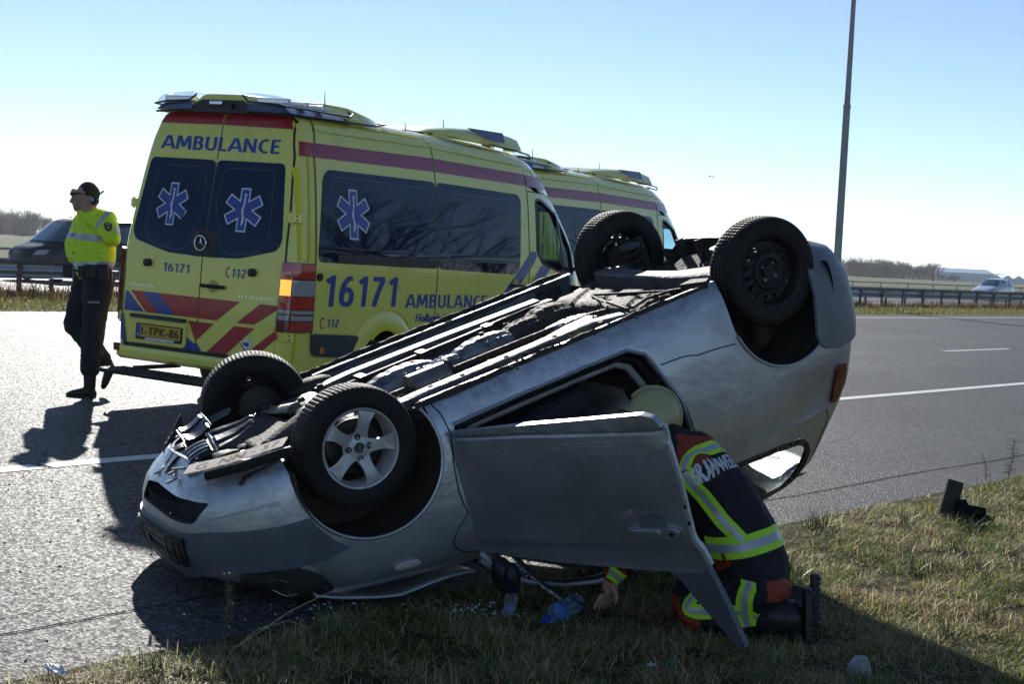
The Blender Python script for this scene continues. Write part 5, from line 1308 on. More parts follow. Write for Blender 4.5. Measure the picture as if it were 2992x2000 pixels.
def place_wheel(x, y, z, kind, out, spin=0, steer=0, plain=False):
    w = link('wheel', None, car); w.location = (x, y, z); w.rotation_euler = (0, 0, R(steer)); w.empty_display_size = .1
    t = link('tyre', tyre_me, w)
    if kind == 'alloy':
        r_ = link('rim', rimb, w); r_.scale = (1, 1, 1) if out < 0 else (1, -1, 1)
        for k in range(5):
            a = R(spin+72*k); ca, sa = math.cos(a), math.sin(a)
            prof = [(.030, .033), (.060, .032), (.085, .0275), (.11, .0265), (.135, .029), (.155, .035), (.174, .043)]
            out_ = [(p_, q_) for p_, q_ in prof]+[(p_, -q_) for p_, q_ in prof[::-1]]
            def f(u, v, h, ca=ca, sa=sa):
                rr = math.hypot(u, v); dep = lerp(rr, [(.03, -.052), (.07, -.060), (.12, -.074), (.16, -.080)]); return (u*ca-v*sa, dep+h-.006*(1-(v/.04)**2), u*sa+v*ca)
            b = MB(); b.prism(out_, 0, .022, f); o_ = b.build('spoke', M_alloy, w, 50); bevel(o_, .003, 2, 50)
        b = MB(); b.lathe([(0, -.066), (.022, -.066), (.026, -.064), (.05, -.062), (.066, -.058), (.07, -.03), (0, -.03)], 30, 'y'); b.build('hub', M_alloy, w, 30)
        b = MB(); b.lathe([(0, -.069), (.023, -.069), (.025, -.066), (.025, -.06), (0, -.06)], 24, 'y'); cp_ = b.build('centre_cap', mat('cap_grey', (.05, .055, .06), .4), w, 30)
        b = MB(); b.lathe([(.0235, -.0695), (.0255, -.071), (.0275, -.0665), (.0235, -.0665)], 28, 'y'); b.build('cap_ring', MATS['chrome'], cp_, 30)
        b = MB(); tx = text2d('BORBET', -.017, .017, -.004, .004, .02)
        drape(b, tx, lambda u, v: (u*math.cos(R(spin))-v*math.sin(R(spin)), -.0697, u*math.sin(R(spin))+v*math.cos(R(spin))), 0, 0); b.build('cap_lettering', MATS['chrome'], cp_, 0, False)
        for k in range(4):
            a = R(spin+20+90*k); c_ = (.052*math.cos(a), 0, .052*math.sin(a))
            b = MB(); b.lathe([(.0, -.058), (.014, -.0645), (.0155, -.064), (.0155, -.05)], 14, 'y', c_); b.build('nut_recess', M_blkp, w)
            b = MB(); b.lathe([(.0, -.070), (.006, -.070), (.0075, -.066), (.0075, -.058)], 6, 'y', c_); b.build('wheel_nut', MATS['chrome'], w)
        b = MB(); b.lathe([(0, -.0), (.13, -.0), (.13, .01), (0, .01)], 30, 'y'); b.build('brake_disc', M_stl, w, 30)
    else:
        r_ = link('rim', rims, w); r_.scale = (1, 1, 1) if out < 0 else (1, -1, 1)
        outl = circ(0, 0, .168, 60); holes = [circ(.142*math.cos(R(k*360/15)), .142*math.sin(R(k*360/15)), .0125, 10)[::-1] for k in (range(15) if not plain else (4, 11))]
        d0 = -.035 if out < 0 else .035; sgn = 1 if out < 0 else -1
        b = MB(); b.prism(outl, 0, .004, lambda u, v, h: (u, d0+sgn*(h-(.014 if .08 < math.hypot(u, v) < .13 else 0)), v), holes+[circ(0, 0, .10, 36)[::-1]]); b.build('wheel_disc', M_stl, w, 30)
        b = MB(); b.lathe([(.102, d0), (.092, d0-sgn*.02), (.075, d0-sgn*.022), (.062, d0-sgn*.008), (.034, d0-sgn*.006), (.030, d0-sgn*.02), (0, d0-sgn*.02)], 40, 'y'); b.build('wheel_centre', M_stl, w, 50)
        for k in range(4):
            a = R(45+90*k); b = MB(); b.lathe([(0, d0-sgn*.026), (.008, d0-sgn*.026), (.010, d0-sgn*.02), (.010, d0)], 6, 'y', (.05*math.cos(a), 0, .05*math.sin(a))); b.build('wheel_nut', M_shield, w)
    return w
place_wheel(0, -.70, .21, 'alloy', -1, -118.6)
place_wheel(-2.465, -.70, .19, 'steel', -1)
place_wheel(-2.465, .73, .19, 'steel', 1, 0, -4)
place_wheel(0, .73, .205, 'steel', 1, 0, 14, True)

# ---- open door (outer face towards the camera), hinged at its leading edge
TH = R(65); DD = Vector((-math.cos(TH), -math.sin(TH), 0)); DN = Vector((math.sin(TH), -math.cos(TH), 0)); HP = Vector((-.42, -.83, 0))
if (CM.to_3x3() @ DN).y > 0: DN = -DN
def dsurf(s, z):
    o_ = .018*math.sin(max(0, min(1, (z-.2)/.75))*math.pi)
    o_ -= .009*math.exp(-((z-.312)/.007)**2); o_ += .006*(z < .312)
    o_ -= .012*(1/(1+math.exp(-(z-.865)/.006)))
    o_ -= .010*math.exp(-((s-.93)/.06)**2-((z-.675)/.02)**2); o_ -= .016*max(0, (s-1.1)/.1)**2*(z < .36)
    o_ += .006*noise.noise(Vector((s*3.1, z*3.1, 4)))
    return HP+DD*s+DN*o_+Vector((0, 0, z))
dsh = rnd([(.015, .285), (.6, .255), (1.10, .232), (1.16, .25), (1.195, .31), (1.215, .54), (1.205, .81), (1.24, .955), (1.20, .992), (.90, .985), (.46, .965), (-.04, .925), (-.035, .87), (-.015, .60), (.02, .33)], .012, 2)
def dpart(name, geos, m_, off=.0, thick=0., parent=None, smooth=30):
    b = MB(); sg = 1 if nrm(dsurf, .5, .5).dot(DN) > 0 else -1
    for g in geos: drape(b, g, dsurf, off, thick, sg)
    return b.build(name, m_, parent or car, smooth, bool(thick))
door = dpart('open_door', [P3(dsh, .025)], M_door, -.045, .045)
dpart('rear_edge_flange', [rib3([(1.20, .31), (1.22, .54), (1.21, .81), (1.245, .955)], .012)], M_alloy, -.03, .02, door)
for z in (.66, .74): dpart('edge_bolt', [P3(circ(1.212, z, .009, 8))], M_blkp, -.008, .006, door)
dpart('handle_recess', [P3([(1.03+.075*math.cos(a), .742+.055*math.sin(a)) for a in np.linspace(0, 6.1, 20)], .03)], M_bump, .0005, .0, door)
hd = dpart('handle', [P3([(1.02+.14*math.copysign(abs(math.cos(a))**.7, math.cos(a)), .780+.027*math.copysign(abs(math.sin(a))**.7, math.sin(a))) for a in np.linspace(0, 6.15, 26)], .03)], M_sil, .004, .018, door)
dpart('handle_grip', [P3(rrect(.91, 1.07, .763, .796, .014), .04)], M_door, .022, .012, hd)
dpart('keyhole', [P3(circ(1.125, .780, .011, 10))], M_blkp, .0225, .002, hd)
dpart('scrape', [rib3([(.25+k*.05, .285+.012*(k % 3)+.01*math.sin(k)) , (.30+k*.055, .284+.014*(k % 3))], .0014) for k in range(14)]+[rib3([(.62, .36), (.8, .352), (1.0, .346), (1.17, .36)], .0015), rib3([(.55, .385), (.75, .372), (.95, .375)], .0013), rib3([(.7, .41), (.9, .40), (1.1, .402)], .001)], mat('scrape_white', (.6, .6, .58), .6), .0012, 0, door)
dpart('window_frame', [P3([(1.235, .955), (1.20, .99), (1.03, .985), (1.075, 1.02), (1.12, 1.10), (1.20, 1.22), (1.29, 1.345), (1.325, 1.345), (1.285, 1.14)], .05)], M_bump, -.03, .035, door)
b = MB(); b.tube([dsurf(s_, z)-DN*.01 for s_, z in ((-.03, .93), (.03, 1.0), (.08, 1.06), (.14, 1.10))], .02, 8); b.build('window_frame', M_sil, door)
b = MB(); b.tube([dsurf(s_, z)-DN*.02 for s_, z in ((.15, .94), (.17, .965), (.24, 1.056), (.323, 1.122), (.416, 1.175), (.5, 1.19))], [.02, .02, .017, .015, .013, .01], 8, flat=.5); rb_ = b.build('window_rubber', M_rubs, door)
gb = MB()
for k in range(70):
    f_ = k/70; s_, z = .17+.25*f_, .96+.225*f_**.8; p = dsurf(s_, z)+DN*(.004)+Vector((0, 0, random.gauss(0, .004)))
    r3 = .0035; q = [Vector((random.gauss(0, r3), random.gauss(0, r3), random.gauss(0, r3))) for _ in range(4)]
    gb.add([p+v for v in q], [(0, 1, 2), (0, 2, 3), (0, 3, 1), (1, 2, 3)])
gb.build('glass_crumb', mat('crumbled_glass', (.55, .68, .66), .1, coat=1.), rb_, 0)['kind'] = 'stuff'
# door mirror
b = MB(); mc = dsurf(.14, 1.01)+DN*.07
b.ball(mc, .075, 14, 10, (.75, 1., 1.35)); mi = b.build('door_mirror', M_blkp, door, 60)
b = MB(); b.tube([dsurf(.06, .94), dsurf(.10, .97)+DN*.05], .025, 8); b.build('mirror_foot', M_blkp, door)
b = MB(); q = mc+DN*.01; b.prism(circ(0, 0, .058, 16), 0, .004, lambda u, v, h: q+Vector((.06+h, 0, 0))*0+DD*(.055+h)+DN*u+Vector((0, 0, v*1.3))); b.build('mirror_glass', M_priv, mi)
for c_ in [door]+list(door.children): clampg(c_, .002)
# roof rail and pillar edge pressed on the grass
for dy, r_, m_ in ((.0, .016, M_sil), (.035, .02, M_rubs), (.075, .014, M_sil)):
    b = MB(); b.tube([sh((x, -(.70-dy), z-.0)) for x, z in ((-.44, 1.0), (-.52, 1.10), (-.66, 1.22), (-.84, 1.32), (-1.03, 1.385), (-1.33, 1.42), (-1.6, 1.43))], r_, 8); o_ = b.build('roof_rail', m_, car, 60); clampg(o_, r_*.7)
# bonnet edge splayed on the asphalt
def bon(u, v):
    x = .60-1.0*u; y = -.76+1.5*v; z = lerp(x, [(-.45, 1.06), (-.3, 1.03), (0, .985), (.3, .875), (.45, .80), (.72, .66)]); k = abs(2*v-1)
    return sh((x-.0*k-.18*max(0, .2-u)/.2*k*k, y*(.93 if u > .1 else .8+.13*u/.1), z+.035*(1-k)-.01*math.sin(u*9)*(v < .1)))
b = MB(); b.grid(bon, list(np.linspace(0, 1, 26)), list(np.linspace(0, 1, 22))); o_ = b.build('bonnet', M_sil, car, 50); clampg(o_, .004); md = o_.modifiers.new('s', 'SOLIDIFY'); md.thickness = .012
# ---- interior
def cbox(name, c0, s0, m_, rot=None, bev=.03, par=None):
    b = MB(); b.box((0, 0, 0), s0); o_ = b.build(name, m_, par or car, 0); o_.location = sh(c0)
    if rot: o_.rotation_euler = rot
    bevel(o_, bev, 3); return o_
for y in (-.36, .36):
    s1 = cbox('seat', (-1.08, y, .50), (.52, .50, .16), M_int, (0, R(-6), 0), .05)
    bk = cbox('backrest', (0, 0, 0), (.14, .48, .62), M_int, None, .05, s1); bk.location = (-.29, 0, .32); bk.rotation_euler = (0, R(-16), 0)
    hr = cbox('headrest', (0, 0, 0), (.09, .26, .18), M_int, None, .04, s1); hr.location = (-.40, 0, .72)
cbox('rear_seat', (-1.95, 0, .55), (.5, 1.2, .16), M_int, None, .05); cbox('rear_backrest', (-2.22, 0, .85), (.14, 1.2, .55), M_int, (0, R(-16), 0), .05)
cbox('rear_headrest', (-2.30, -.38, 1.17), (.09, .24, .15), M_int, None, .04)
cbox('dashboard', (-.52, 0, .86), (.34, 1.36, .24), M_int, None, .06)
b = MB(); b.lathe([(.17, 0), (.18, .012), (.195, 0), (.18, -.012), (.17, 0)], 24, 'x'); sw = b.build('steering_wheel', M_int, car); sw.location = sh((-.78, .36, .90)); sw.rotation_euler = (0, R(25), 0)
b = MB(); b.tube([(0, 0, 0), (.2, 0, 0)], [.05, .03], 10); b.build('steering_column', M_int, sw)
b = MB(); b.grid(lambda x, y: sh((x, y, 1.44-.25*max(0, abs(y)-.45)**1.2)), list(np.arange(-2.55, -1.2, .1)), list(np.linspace(-.56, .56, 13))); b.build('headliner', M_intl, car, 60)
cbox('parcel_shelf', (-2.55, 0, .98), (.4, 1.1, .02), M_int, None, .005)
b = MB(); b.tube([sh((-1.78, -.72, .9)), sh((-1.74, -.70, 1.2)), sh((-1.72, -.66, 1.38))], .03, 8, flat=.5); b.build('pillar_trim', M_intl, car)
b = MB(); b.tube([sh((-1.76, -.66, .45)), sh((-1.70, -.62, .9)), sh((-1.72, -.60, 1.3))], .02, 6, flat=.15); b.build('seat_belt', M_blkp, car)
# ================================================================== people
def capsule(mb, a, ra, b_, rb, flat=None):
    a, b_ = Vector(a), Vector(b_); d = b_-a; L_ = max(d.length, 1e-4); q = d.to_track_quat('Z', 'Y')
    vs = []; fs = []; N = 14; rows = []
    for k in range(6): t = -math.pi/2+math.pi/2*k/5; rows.append((ra*math.cos(t), ra*math.sin(t)))
    for k in range(6): t = math.pi/2*k/5; rows.append((rb*math.cos(t), L_+rb*math.sin(t)))
    for r_, h in rows:
        for j in range(N):
            an = 2*math.pi*j/N; p = Vector((r_*math.cos(an), r_*math.sin(an), h)); p = q @ p
            if flat: # flatten along an axis
                ax, k_ = flat; ax = Vector(ax).normalized(); p = p-ax*p.dot(ax)*(1-k_)+ax*0
                base = d*max(0, min(1, h/L_)); 
            vs.append(a+p)
    for i in range(len(rows)-1):
        for j in range(N): fs.append((i*N+j, i*N+(j+1) % N, (i+1)*N+(j+1) % N, (i+1)*N+j))
    mb.add(vs, fs)
def organic(name, bones, mats, parent, voxel=.012, smooth=4, wr=0., wsc=9., classify=None):
    b = MB()
    for bn in bones: capsule(b, *bn[:4], flat=bn[4] if len(bn) > 4 else None)
    o = b.build(name, mats, None, 60)
    md = o.modifiers.new('r', 'REMESH'); md.mode = 'VOXEL'; md.voxel_size = voxel
    if smooth: md = o.modifiers.new('s', 'SMOOTH'); md.factor = .5; md.iterations = smooth
    bake(o); me = o.data
    if wr:
        N_ = [v.normal.copy() for v in me.vertices]
        for v, n_ in zip(me.vertices, N_):
            p = v.co.copy()
            f = noise.noise(Vector((p.x*wsc, p.y*wsc, p.z*wsc*1.6)))+.5*noise.noise(Vector((p.x*wsc*2.3, p.y*wsc*2.3, p.z*wsc*3)))
            v.co = p+n_*wr*(1-2*abs(f))
    if classify:
        for m_ in (mats if isinstance(mats, list) else [mats]):
            if m_.name not in [x.name for x in me.materials if x]: me.materials.append(m_)
        me.polygons.foreach_set('material_index', [classify(p.center, p.normal) for p in me.polygons])
    me.shade_smooth(); me.update(); o.parent = parent
    return o
M_skin = mat('skin', (.42, .23, .16), .5, var=.15, vscale=20)
M_hair = mat('dark_hair', (.018, .012, .01), .7, bump=.5, bscale=200)
M_hiv = mat('fluorescent_yellow_jacket', (.62, .88, .02), .6, emit=(.55, .9, .0), estr=.0, bump=.15, bscale=30)
M_refl = mat('reflective_silver_band', (.42, .44, .46), .35, metal=.3)
M_navy = mat('navy_trousers', (.010, .012, .022), .8, bump=.3, bscale=25)
M_boot = mat('black_boot', (.012, .012, .013), .45)
M_dark = mat('black_gear', (.008, .008, .009), .5)
# ---- police officer
off = thing('person', 'officer in fluorescent yellow jacket and sunglasses walking with a radio held to his ear', 'person', (-3.975, 14.181, 0))
def J(X, Y, d=0.): s_ = .00177; return Vector((((X-400)-.0505*(1225-Y))*s_, d, (1225-Y+.0505*(X-400))*s_))
# head, neck and hands as one body
bones = [(J(440, 160, 0), .098, J(425, 175, 0), .090), (J(405, 205, 0), .062, J(392, 222, 0), .050), (J(445, 215, 0), .07, J(465, 290, 0), .072),
         (J(372, 150, 0), .03, J(366, 160, 0), .03), (J(363, 185, 0), .014, J(354, 202, 0), .017), (J(372, 215, 0), .018, J(370, 222, 0), .018), (J(382, 240, 0), .028, J(392, 244, 0), .03),
         (J(450, 185, -.085), .022, J(455, 200, -.088), .018),
         (J(470, 265, -.13), .036, J(466, 235, -.125), .040, ((0, 1, 0), .6)),
         (J(470, 300, -.15), .034, J(472, 262, -.13), .032)]
for i, (x0, y0, x1, y1, x2, y2, dd) in enumerate([(448, 225, 436, 200, 446, 184, -.13), (456, 220, 450, 192, 462, 178, -.125), (468, 218, 466, 190, 476, 178, -.12), (480, 222, 482, 198, 490, 188, -.115)]):
    bones += [(J(x0, y0, dd), .0155, J(x1, y1, dd-.01), .0145), (J(x1, y1, dd-.01), .0145, J(x2, y2, dd+.02), .012)]
bones += [(J(446, 250, -.14), .019, J(430, 228, -.15), .0165), (J(430, 228, -.15), .0165, J(436, 208, -.14), .013)]
# trunk core and legs keep the figure in one piece under the clothes
bones += [(J(465, 300, 0), .09, J(470, 560, 0), .10), (J(480, 590, -.08), .075, J(445, 1120, -.07), .045), (J(445, 600, .08), .07, J(350, 850, .10), .05), (J(350, 850, .10), .05, J(505, 1060, .10), .035),
          (J(560, 300, -.16), .05, J(575, 400, -.18), .045), (J(575, 400, -.18), .045, J(470, 300, -.15), .035), (J(390, 300, .16), .05, J(335, 430, .14), .045), (J(335, 430, .14), .04, J(350, 500, .10), .035)]
def hc_(p, n_):
    X = p.x/.00177+400; Y = 1225-p.z/.00177; X2 = X+.0505*(1225-Y)
    return 1 if Y < np.interp(X2, [350, 425, 446, 456, 505], [121, 130, 160, 192, 226]) and X2 < 520 and abs(p.y) < .11 and (X2 < 445 or p.y > -.105) else 0
organic('body', bones, [M_skin, M_hair], off, .0085, 3, classify=hc_)
organic('hair', [(J(446, 147, 0), .089, J(455, 161, 0), .092), (J(470, 185, 0), .058, J(474, 198, 0), .052)], M_hair, off, .010, 2)
b = MB()
for y in (-1, 1):
    b.tube([J(362, 168, y*.005), J(364, 166, y*.03), J(374, 163, y*.06), J(390, 163, y*.082)], [.018, .022, .020, .012], 8, flat=.5)
    b.tube([J(388, 162, y*.086), J(420, 162, y*.099), J(455, 166, y*.10)], [.008, .005, .004], 6)
b.build('sunglasses', M_dark, off)
def jc(p, n_):
    x, y, z = p
    Y = 1225-z/.00177; X = x/.00177+400
    if 375 < Y+(X-480)*-.06 < 409 and X < 505: return 1
    if 515 < Y+(X-480)*.0 - (X-420)*-.06 < 548: return 1
    # upper arm band
    a, c_ = J(480, 372), J(545, 335); 
    if y < -.06 and X > 470 and Y < 470:
        ax_ = (J(590, 400)-J(470, 300)).normalized(); t = (Vector((x, 0, z))-J(470, 300)).dot(ax_)
        if .085 < t < .125: return 1
        t2 = (Vector((x, 0, z))-J(600, 400)).length
        if X > 565 and 335 < Y-(X-590)*1.1 < 372 : return 1
    return 0
jb = [(J(478, 320, 0), .155, J(480, 430, 0), .165, ((0, 1, 0), .85)), (J(480, 430, 0), .165, J(470, 535, 0), .165, ((0, 1, 0), .85)), (J(468, 540, 0), .168, J(468, 556, 0), .166, ((0, 1, 0), .85)),
      (J(400, 320, .10), .10, J(400, 500, .06), .105), (J(545, 310, -.06), .10, J(530, 510, -.04), .10),
      (J(560, 300, -.13), .088, J(588, 385, -.17), .085), (J(590, 395, -.17), .078, J(480, 300, -.14), .062), (J(482, 302, -.14), .064, J(474, 286, -.135), .054),
      (J(395, 300, .14), .085, J(340, 420, .15), .075), (J(336, 430, .14), .072, J(345, 490, .10), .06),
      (J(450, 262, 0), .085, J(465, 285, 0), .10), (J(405, 262, -.02), .03, J(420, 290, -.05), .04)]
jk = organic('jacket', jb, [M_hiv, M_refl], off, .0095, 2, .006, 11, jc)
b = MB()
for (X, Y, d_) in ((385, 470, -.13), (380, 375, -.12), (375, 560, -.12), (372, 285, -.11)): b.tube([J(X, Y, d_), J(X, Y, d_-.02)], .008, 8)
b.build('snap_button', M_dark, jk)['kind'] = 'stuff'
b = MB(); b.prism([(566, 320), (585, 312), (606, 322), (604, 350), (588, 362), (572, 350)], -.008, .0, lambda X, Y, h: J(X, Y, -.262+h+.0004*(X-585)**1)); pt = b.build('shoulder_patch', M_dark, jk)
b = MB(); b.prism([(578, 340), (590, 333), (600, 342), (590, 350)], -.011, .0, lambda X, Y, h: J(X, Y, -.262+h)); b.build('patch_emblem', mat('patch_gold', (.6, .25, .02), .5), pt)
b = MB(); geo = text2d('POLITIE', 569, 603, 318, 328, 0, cell=None); b.add([J(X, 646-Y, -.2735) for X, Y in geo[0]], geo[1]); b.build('patch_lettering', M_white, pt, 0, False)
tb = [(J(480, 565, 0), .145, J(478, 600, 0), .15, ((0, 1, 0), .85)), (J(505, 600, -.06), .14, J(472, 860, -.07), .105), (J(472, 860, -.07), .105, J(452, 1075, -.07), .088),
      (J(430, 600, .06), .135, J(352, 840, .09), .105), (J(352, 850, .09), .105, J(500, 1045, .10), .075)]
tr = organic('trousers', tb, M_navy, off, .012, 3, .008, 8)
b = MB(); geo = text2d('POLITIE', 467, 525, 722, 732, 0, cell=None); b.add([J(X, 1454-Y, -.205) for X, Y in geo[0]], geo[1]); b.build('trouser_lettering', M_white, tr, 0, False)
bt = [(J(450, 1080, -.07), .062, J(448, 1170, -.07), .055), (J(450, 1195, -.07), .048, J(360, 1208, -.09), .036), (J(350, 1212, -.09), .030, J(340, 1212, -.09), .028), (J(458, 1205, -.07), .042, J(462, 1208, -.07), .04)]
organic('boot', bt, M_boot, off, .009, 2)
b = MB(); b.prism([(330, 1220), (330, 1232), (478, 1232), (478, 1220)], -.045, .045, lambda X, Y, h: J(X, Y, -.08+h)); b.build('boot_sole', M_dark, off)
organic('boot', [(J(505, 1040, .10), .055, J(525, 1075, .10), .052), (J(530, 1085, .10), .048, J(505, 1160, .08), .036), (J(500, 1172, .08), .03, J(497, 1180, .08), .026)], M_boot, off, .009, 2)
b = MB(); b.tube([J(380, 560, -.12), J(430, 570, -.155), J(500, 575, -.15), J(570, 570, -.10), J(590, 572, 0)], .022, 8, flat=.5)
b.build('belt', M_dark, off)
for (x0, y0, x1, y1, d_, nm) in ((330, 530, 372, 598, -.10, 'holster'), (420, 538, 448, 600, -.165, 'pouch'), (455, 530, 480, 600, -.175, 'pouch'), (484, 532, 508, 598, -.175, 'pouch'), (515, 530, 572, 612, -.155, 'pouch')):
    b = MB(); b.prism(rrect(x0, x1, y0, y1, 6), -.045, .0, lambda X, Y, h: J(X, Y, d_+h)); bevel(b.build(nm, M_dark, off, 0), .006, 2)
b = MB(); b.tube([J(578, 560, -.12), J(585, 590, -.14), J(580, 620, -.12)], .005, 6); b.build('key_ring', MATS['chrome'], off)
rad = thing('radio', 'black handheld radio with stub aerial pressed to the officer\'s ear', 'radio', off.location)
b = MB(); b.prism([(492, 178), (522, 195), (500, 228), (484, 215)], -.17, -.12, lambda X, Y, h: J(X, Y, h)); bevel(b.build('radio_body', M_dark, rad, 0), .005, 2)
b = MB(); b.tube([J(508, 185, -.145), J(530, 165, -.145), J(549, 151, -.145)], [.009, .008, .009], 8); b.build('antenna', M_dark, rad)
b = MB(); b.prism(rrect(487, 500, 186, 205, 2), -.176, -.169, lambda X, Y, h: J(X, Y, h)); b.build('display', mat('radio_display', (.3, .36, .42), .3), rad, 0)

# ---- fire fighter kneeling behind the open door
ff = thing('person', 'kneeling firefighter in dark suit with reflective stripes leaning into the car behind its door', 'person', (1.2, 7.1, -.2))
O = Vector((1.2, 7.1, -.2))
def K(x, y, z): return Vector((x, y, z))-O
M_turn = mat('firefighter_suit', (.006, .007, .014), .75, bump=.35, bscale=30)
M_orange = mat('orange_red_panel', (.26, .035, .012), .7, bump=.2, bscale=30)
M_lime = mat('lime_reflective', (.45, .85, .03), .5)
M_glove = mat('red_glove', (.22, .025, .015), .7, bump=.3, bscale=40)
core = [(K(.70, 7.41, .77), .09, K(.72, 7.40, .74), .09), (K(.74, 7.38, .70), .06, K(.86, 7.25, .60), .07), (K(.90, 7.22, .56), .12, K(1.16, 7.12, .16), .13), (K(1.2, 7.0, .05), .08, K(.91, 7.08, -.1), .07), (K(.91, 7.08, -.12), .06, K(1.29, 6.99, -.1), .05),
        (K(1.22, 7.25, .05), .08, K(.91, 7.36, -.12), .07), (K(.91, 7.36, -.12), .06, K(1.37, 7.27, -.09), .05), (K(.9, 7.05, .55), .06, K(.70, 7.2, .25), .05), (K(.70, 7.2, .25), .05, K(.55, 7.3, .0), .04), (K(.9, 7.4, .58), .06, K(.72, 7.55, .45), .05)]
core += [(K(.548, 7.30, .0), .034, K(.53, 7.285, -.05), .042, ((.3, 1, 0), .6))]
for k in range(4):
    q = Vector((.018*(k-1.5), .02*(k-1.5), 0)); a_ = K(.522, 7.28, -.085)+q*1.1; c_ = K(.505, 7.27, -.125)+q*1.4; d_ = K(.497-.01*k*.3, 7.265, -.155+.006*abs(k-1.5))+q*1.5
    core += [(a_, .0125, c_, .0115), (c_, .0115, d_, .0095)]
core += [(K(.54, 7.27, -.04), .015, K(.565, 7.25, -.085), .012), (K(.565, 7.25, -.085), .012, K(.56, 7.245, -.12), .010)]
organic('body', core, M_skin, ff, .008, 2)
def fc(p, n_):
    w = Vector(p)+O; ax_ = Vector((.26, -.0, -.40)).normalized(); t = (w-Vector((.90, 7.2, .56))).dot(ax_)
    if w.z > .50+.25*(w.x-.9) and w.x > .80 and t < -.035 and w.z < .72: return 1   # shoulder yoke
    if t > .30 and w.x < 1.10 and w.y < 7.0 and w.z > .05: return 1 if (w.x < 1.06 and t < .43) else 0
    if w.x < .605 and w.z < .05: return 1
    return 0
jb = [(K(.88, 7.22, .57), .165, K(1.02, 7.18, .40), .185), (K(1.02, 7.18, .40), .185, K(1.13, 7.13, .20), .195), (K(1.13, 7.13, .20), .195, K(1.17, 7.11, .10), .19), (K(.83, 7.27, .63), .10, K(.78, 7.32, .67), .085),
      (K(.89, 7.06, .55), .10, K(.90, 7.40, .57), .10), (K(.88, 7.02, .54), .085, K(.72, 7.15, .28), .075), (K(.72, 7.15, .28), .075, K(.555, 7.295, .015), .052), (K(.89, 7.42, .57), .085, K(.73, 7.55, .45), .07)]
fj = organic('jacket', jb, [M_turn, M_orange], ff, .009, 4, .006, 6, fc)
tb = [(K(1.17, 7.10, .10), .18, K(1.19, 7.10, .02), .175), (K(1.20, 7.00, .03), .125, K(.95, 7.06, -.085), .095), (K(.93, 7.06, -.10), .092, K(1.27, 6.99, -.09), .078), (K(1.22, 7.24, .03), .12, K(.93, 7.34, -.10), .095), (K(.93, 7.36, -.11), .085, K(1.36, 7.27, -.08), .075)]
def tc_(p, n_):
    w = Vector(p)+O
    if w.x < .93 and w.z < -.07: return 1
    if w.x > 1.22 and .0 < w.z < .10 and w.y < 7.2: return 1
    return 0
ft = organic('trousers', tb, [M_turn, M_orange], ff, .010, 3, .008, 9, tc_)
for (y, x0, dz) in ((6.985, 1.285, 0), (7.265, 1.375, .01)):
    bo = organic('boot', [(K(x0-.02, y, -.085+dz), .082, K(x0+.05, y, -.09+dz), .078), (K(x0+.05, y, -.06+dz), .062, K(x0+.085, y, -.165+dz), .052)], M_boot, ff, .011, 2)
    b = MB(); out = rnd([(-.055, -.20), (.055, -.20), (.06, -.05), (.045, .055), (-.045, .055), (-.06, -.05)], .03, 3)
    b.prism(out, 0, .022, lambda u, v, h: K(x0+.125+h+.045*(-v)+.0, y+u, v+dz))
    for v in np.arange(-.18, .05, .028):
        for u in (-.032, .0, .032): b.box(tuple(K(x0+.153+.045*(-v), y+u+(.006 if int(v*100) % 2 else -.006), v+dz)), (.014, .024, .017))
    b.build('boot_sole', mat('sole_rubber', (.028, .03, .034), .6), bo, 0)
# helmet
hm = thing('helmet', 'pale yellow fire helmet on the kneeling firefighter\'s head', 'helmet', (.70, 7.40, .77))
M_helm = mat('helmet_shell', (.40, .38, .18), .38, coat=.3, var=.1, vscale=6)
HR = Matrix.Rotation(R(32), 4, 'Y') @ Matrix.Rotation(R(-12), 4, 'X')
b = MB(); b.M = HR
pts = [(.150*math.sin(a), .150*math.cos(a)*.98) for a in np.linspace(.001, R(98), 16)]+[(.156, -.035), (.176, -.055), (.178, -.060), (.150, -.045)]
b.lathe([(r_*.90, h) for r_, h in pts], 36, 'z'); b.build('shell', M_helm, hm, 50)
b = MB(); b.M = HR; b.tube([(.152*math.sin(a)*.92, 0, .152*math.cos(a)+.0) for a in np.linspace(R(-80), R(80), 20)], .014, 8, flat=.7); b.build('comb', M_helm, hm, 60)
b = MB(); b.M = HR; b.lathe([(.125, -.04), (.138, -.05), (.128, -.13), (.11, -.13)], 24, 'z', (0, 0, 0), (R(-70), R(90))); b.build('neck_flap', M_turn, hm, 60)
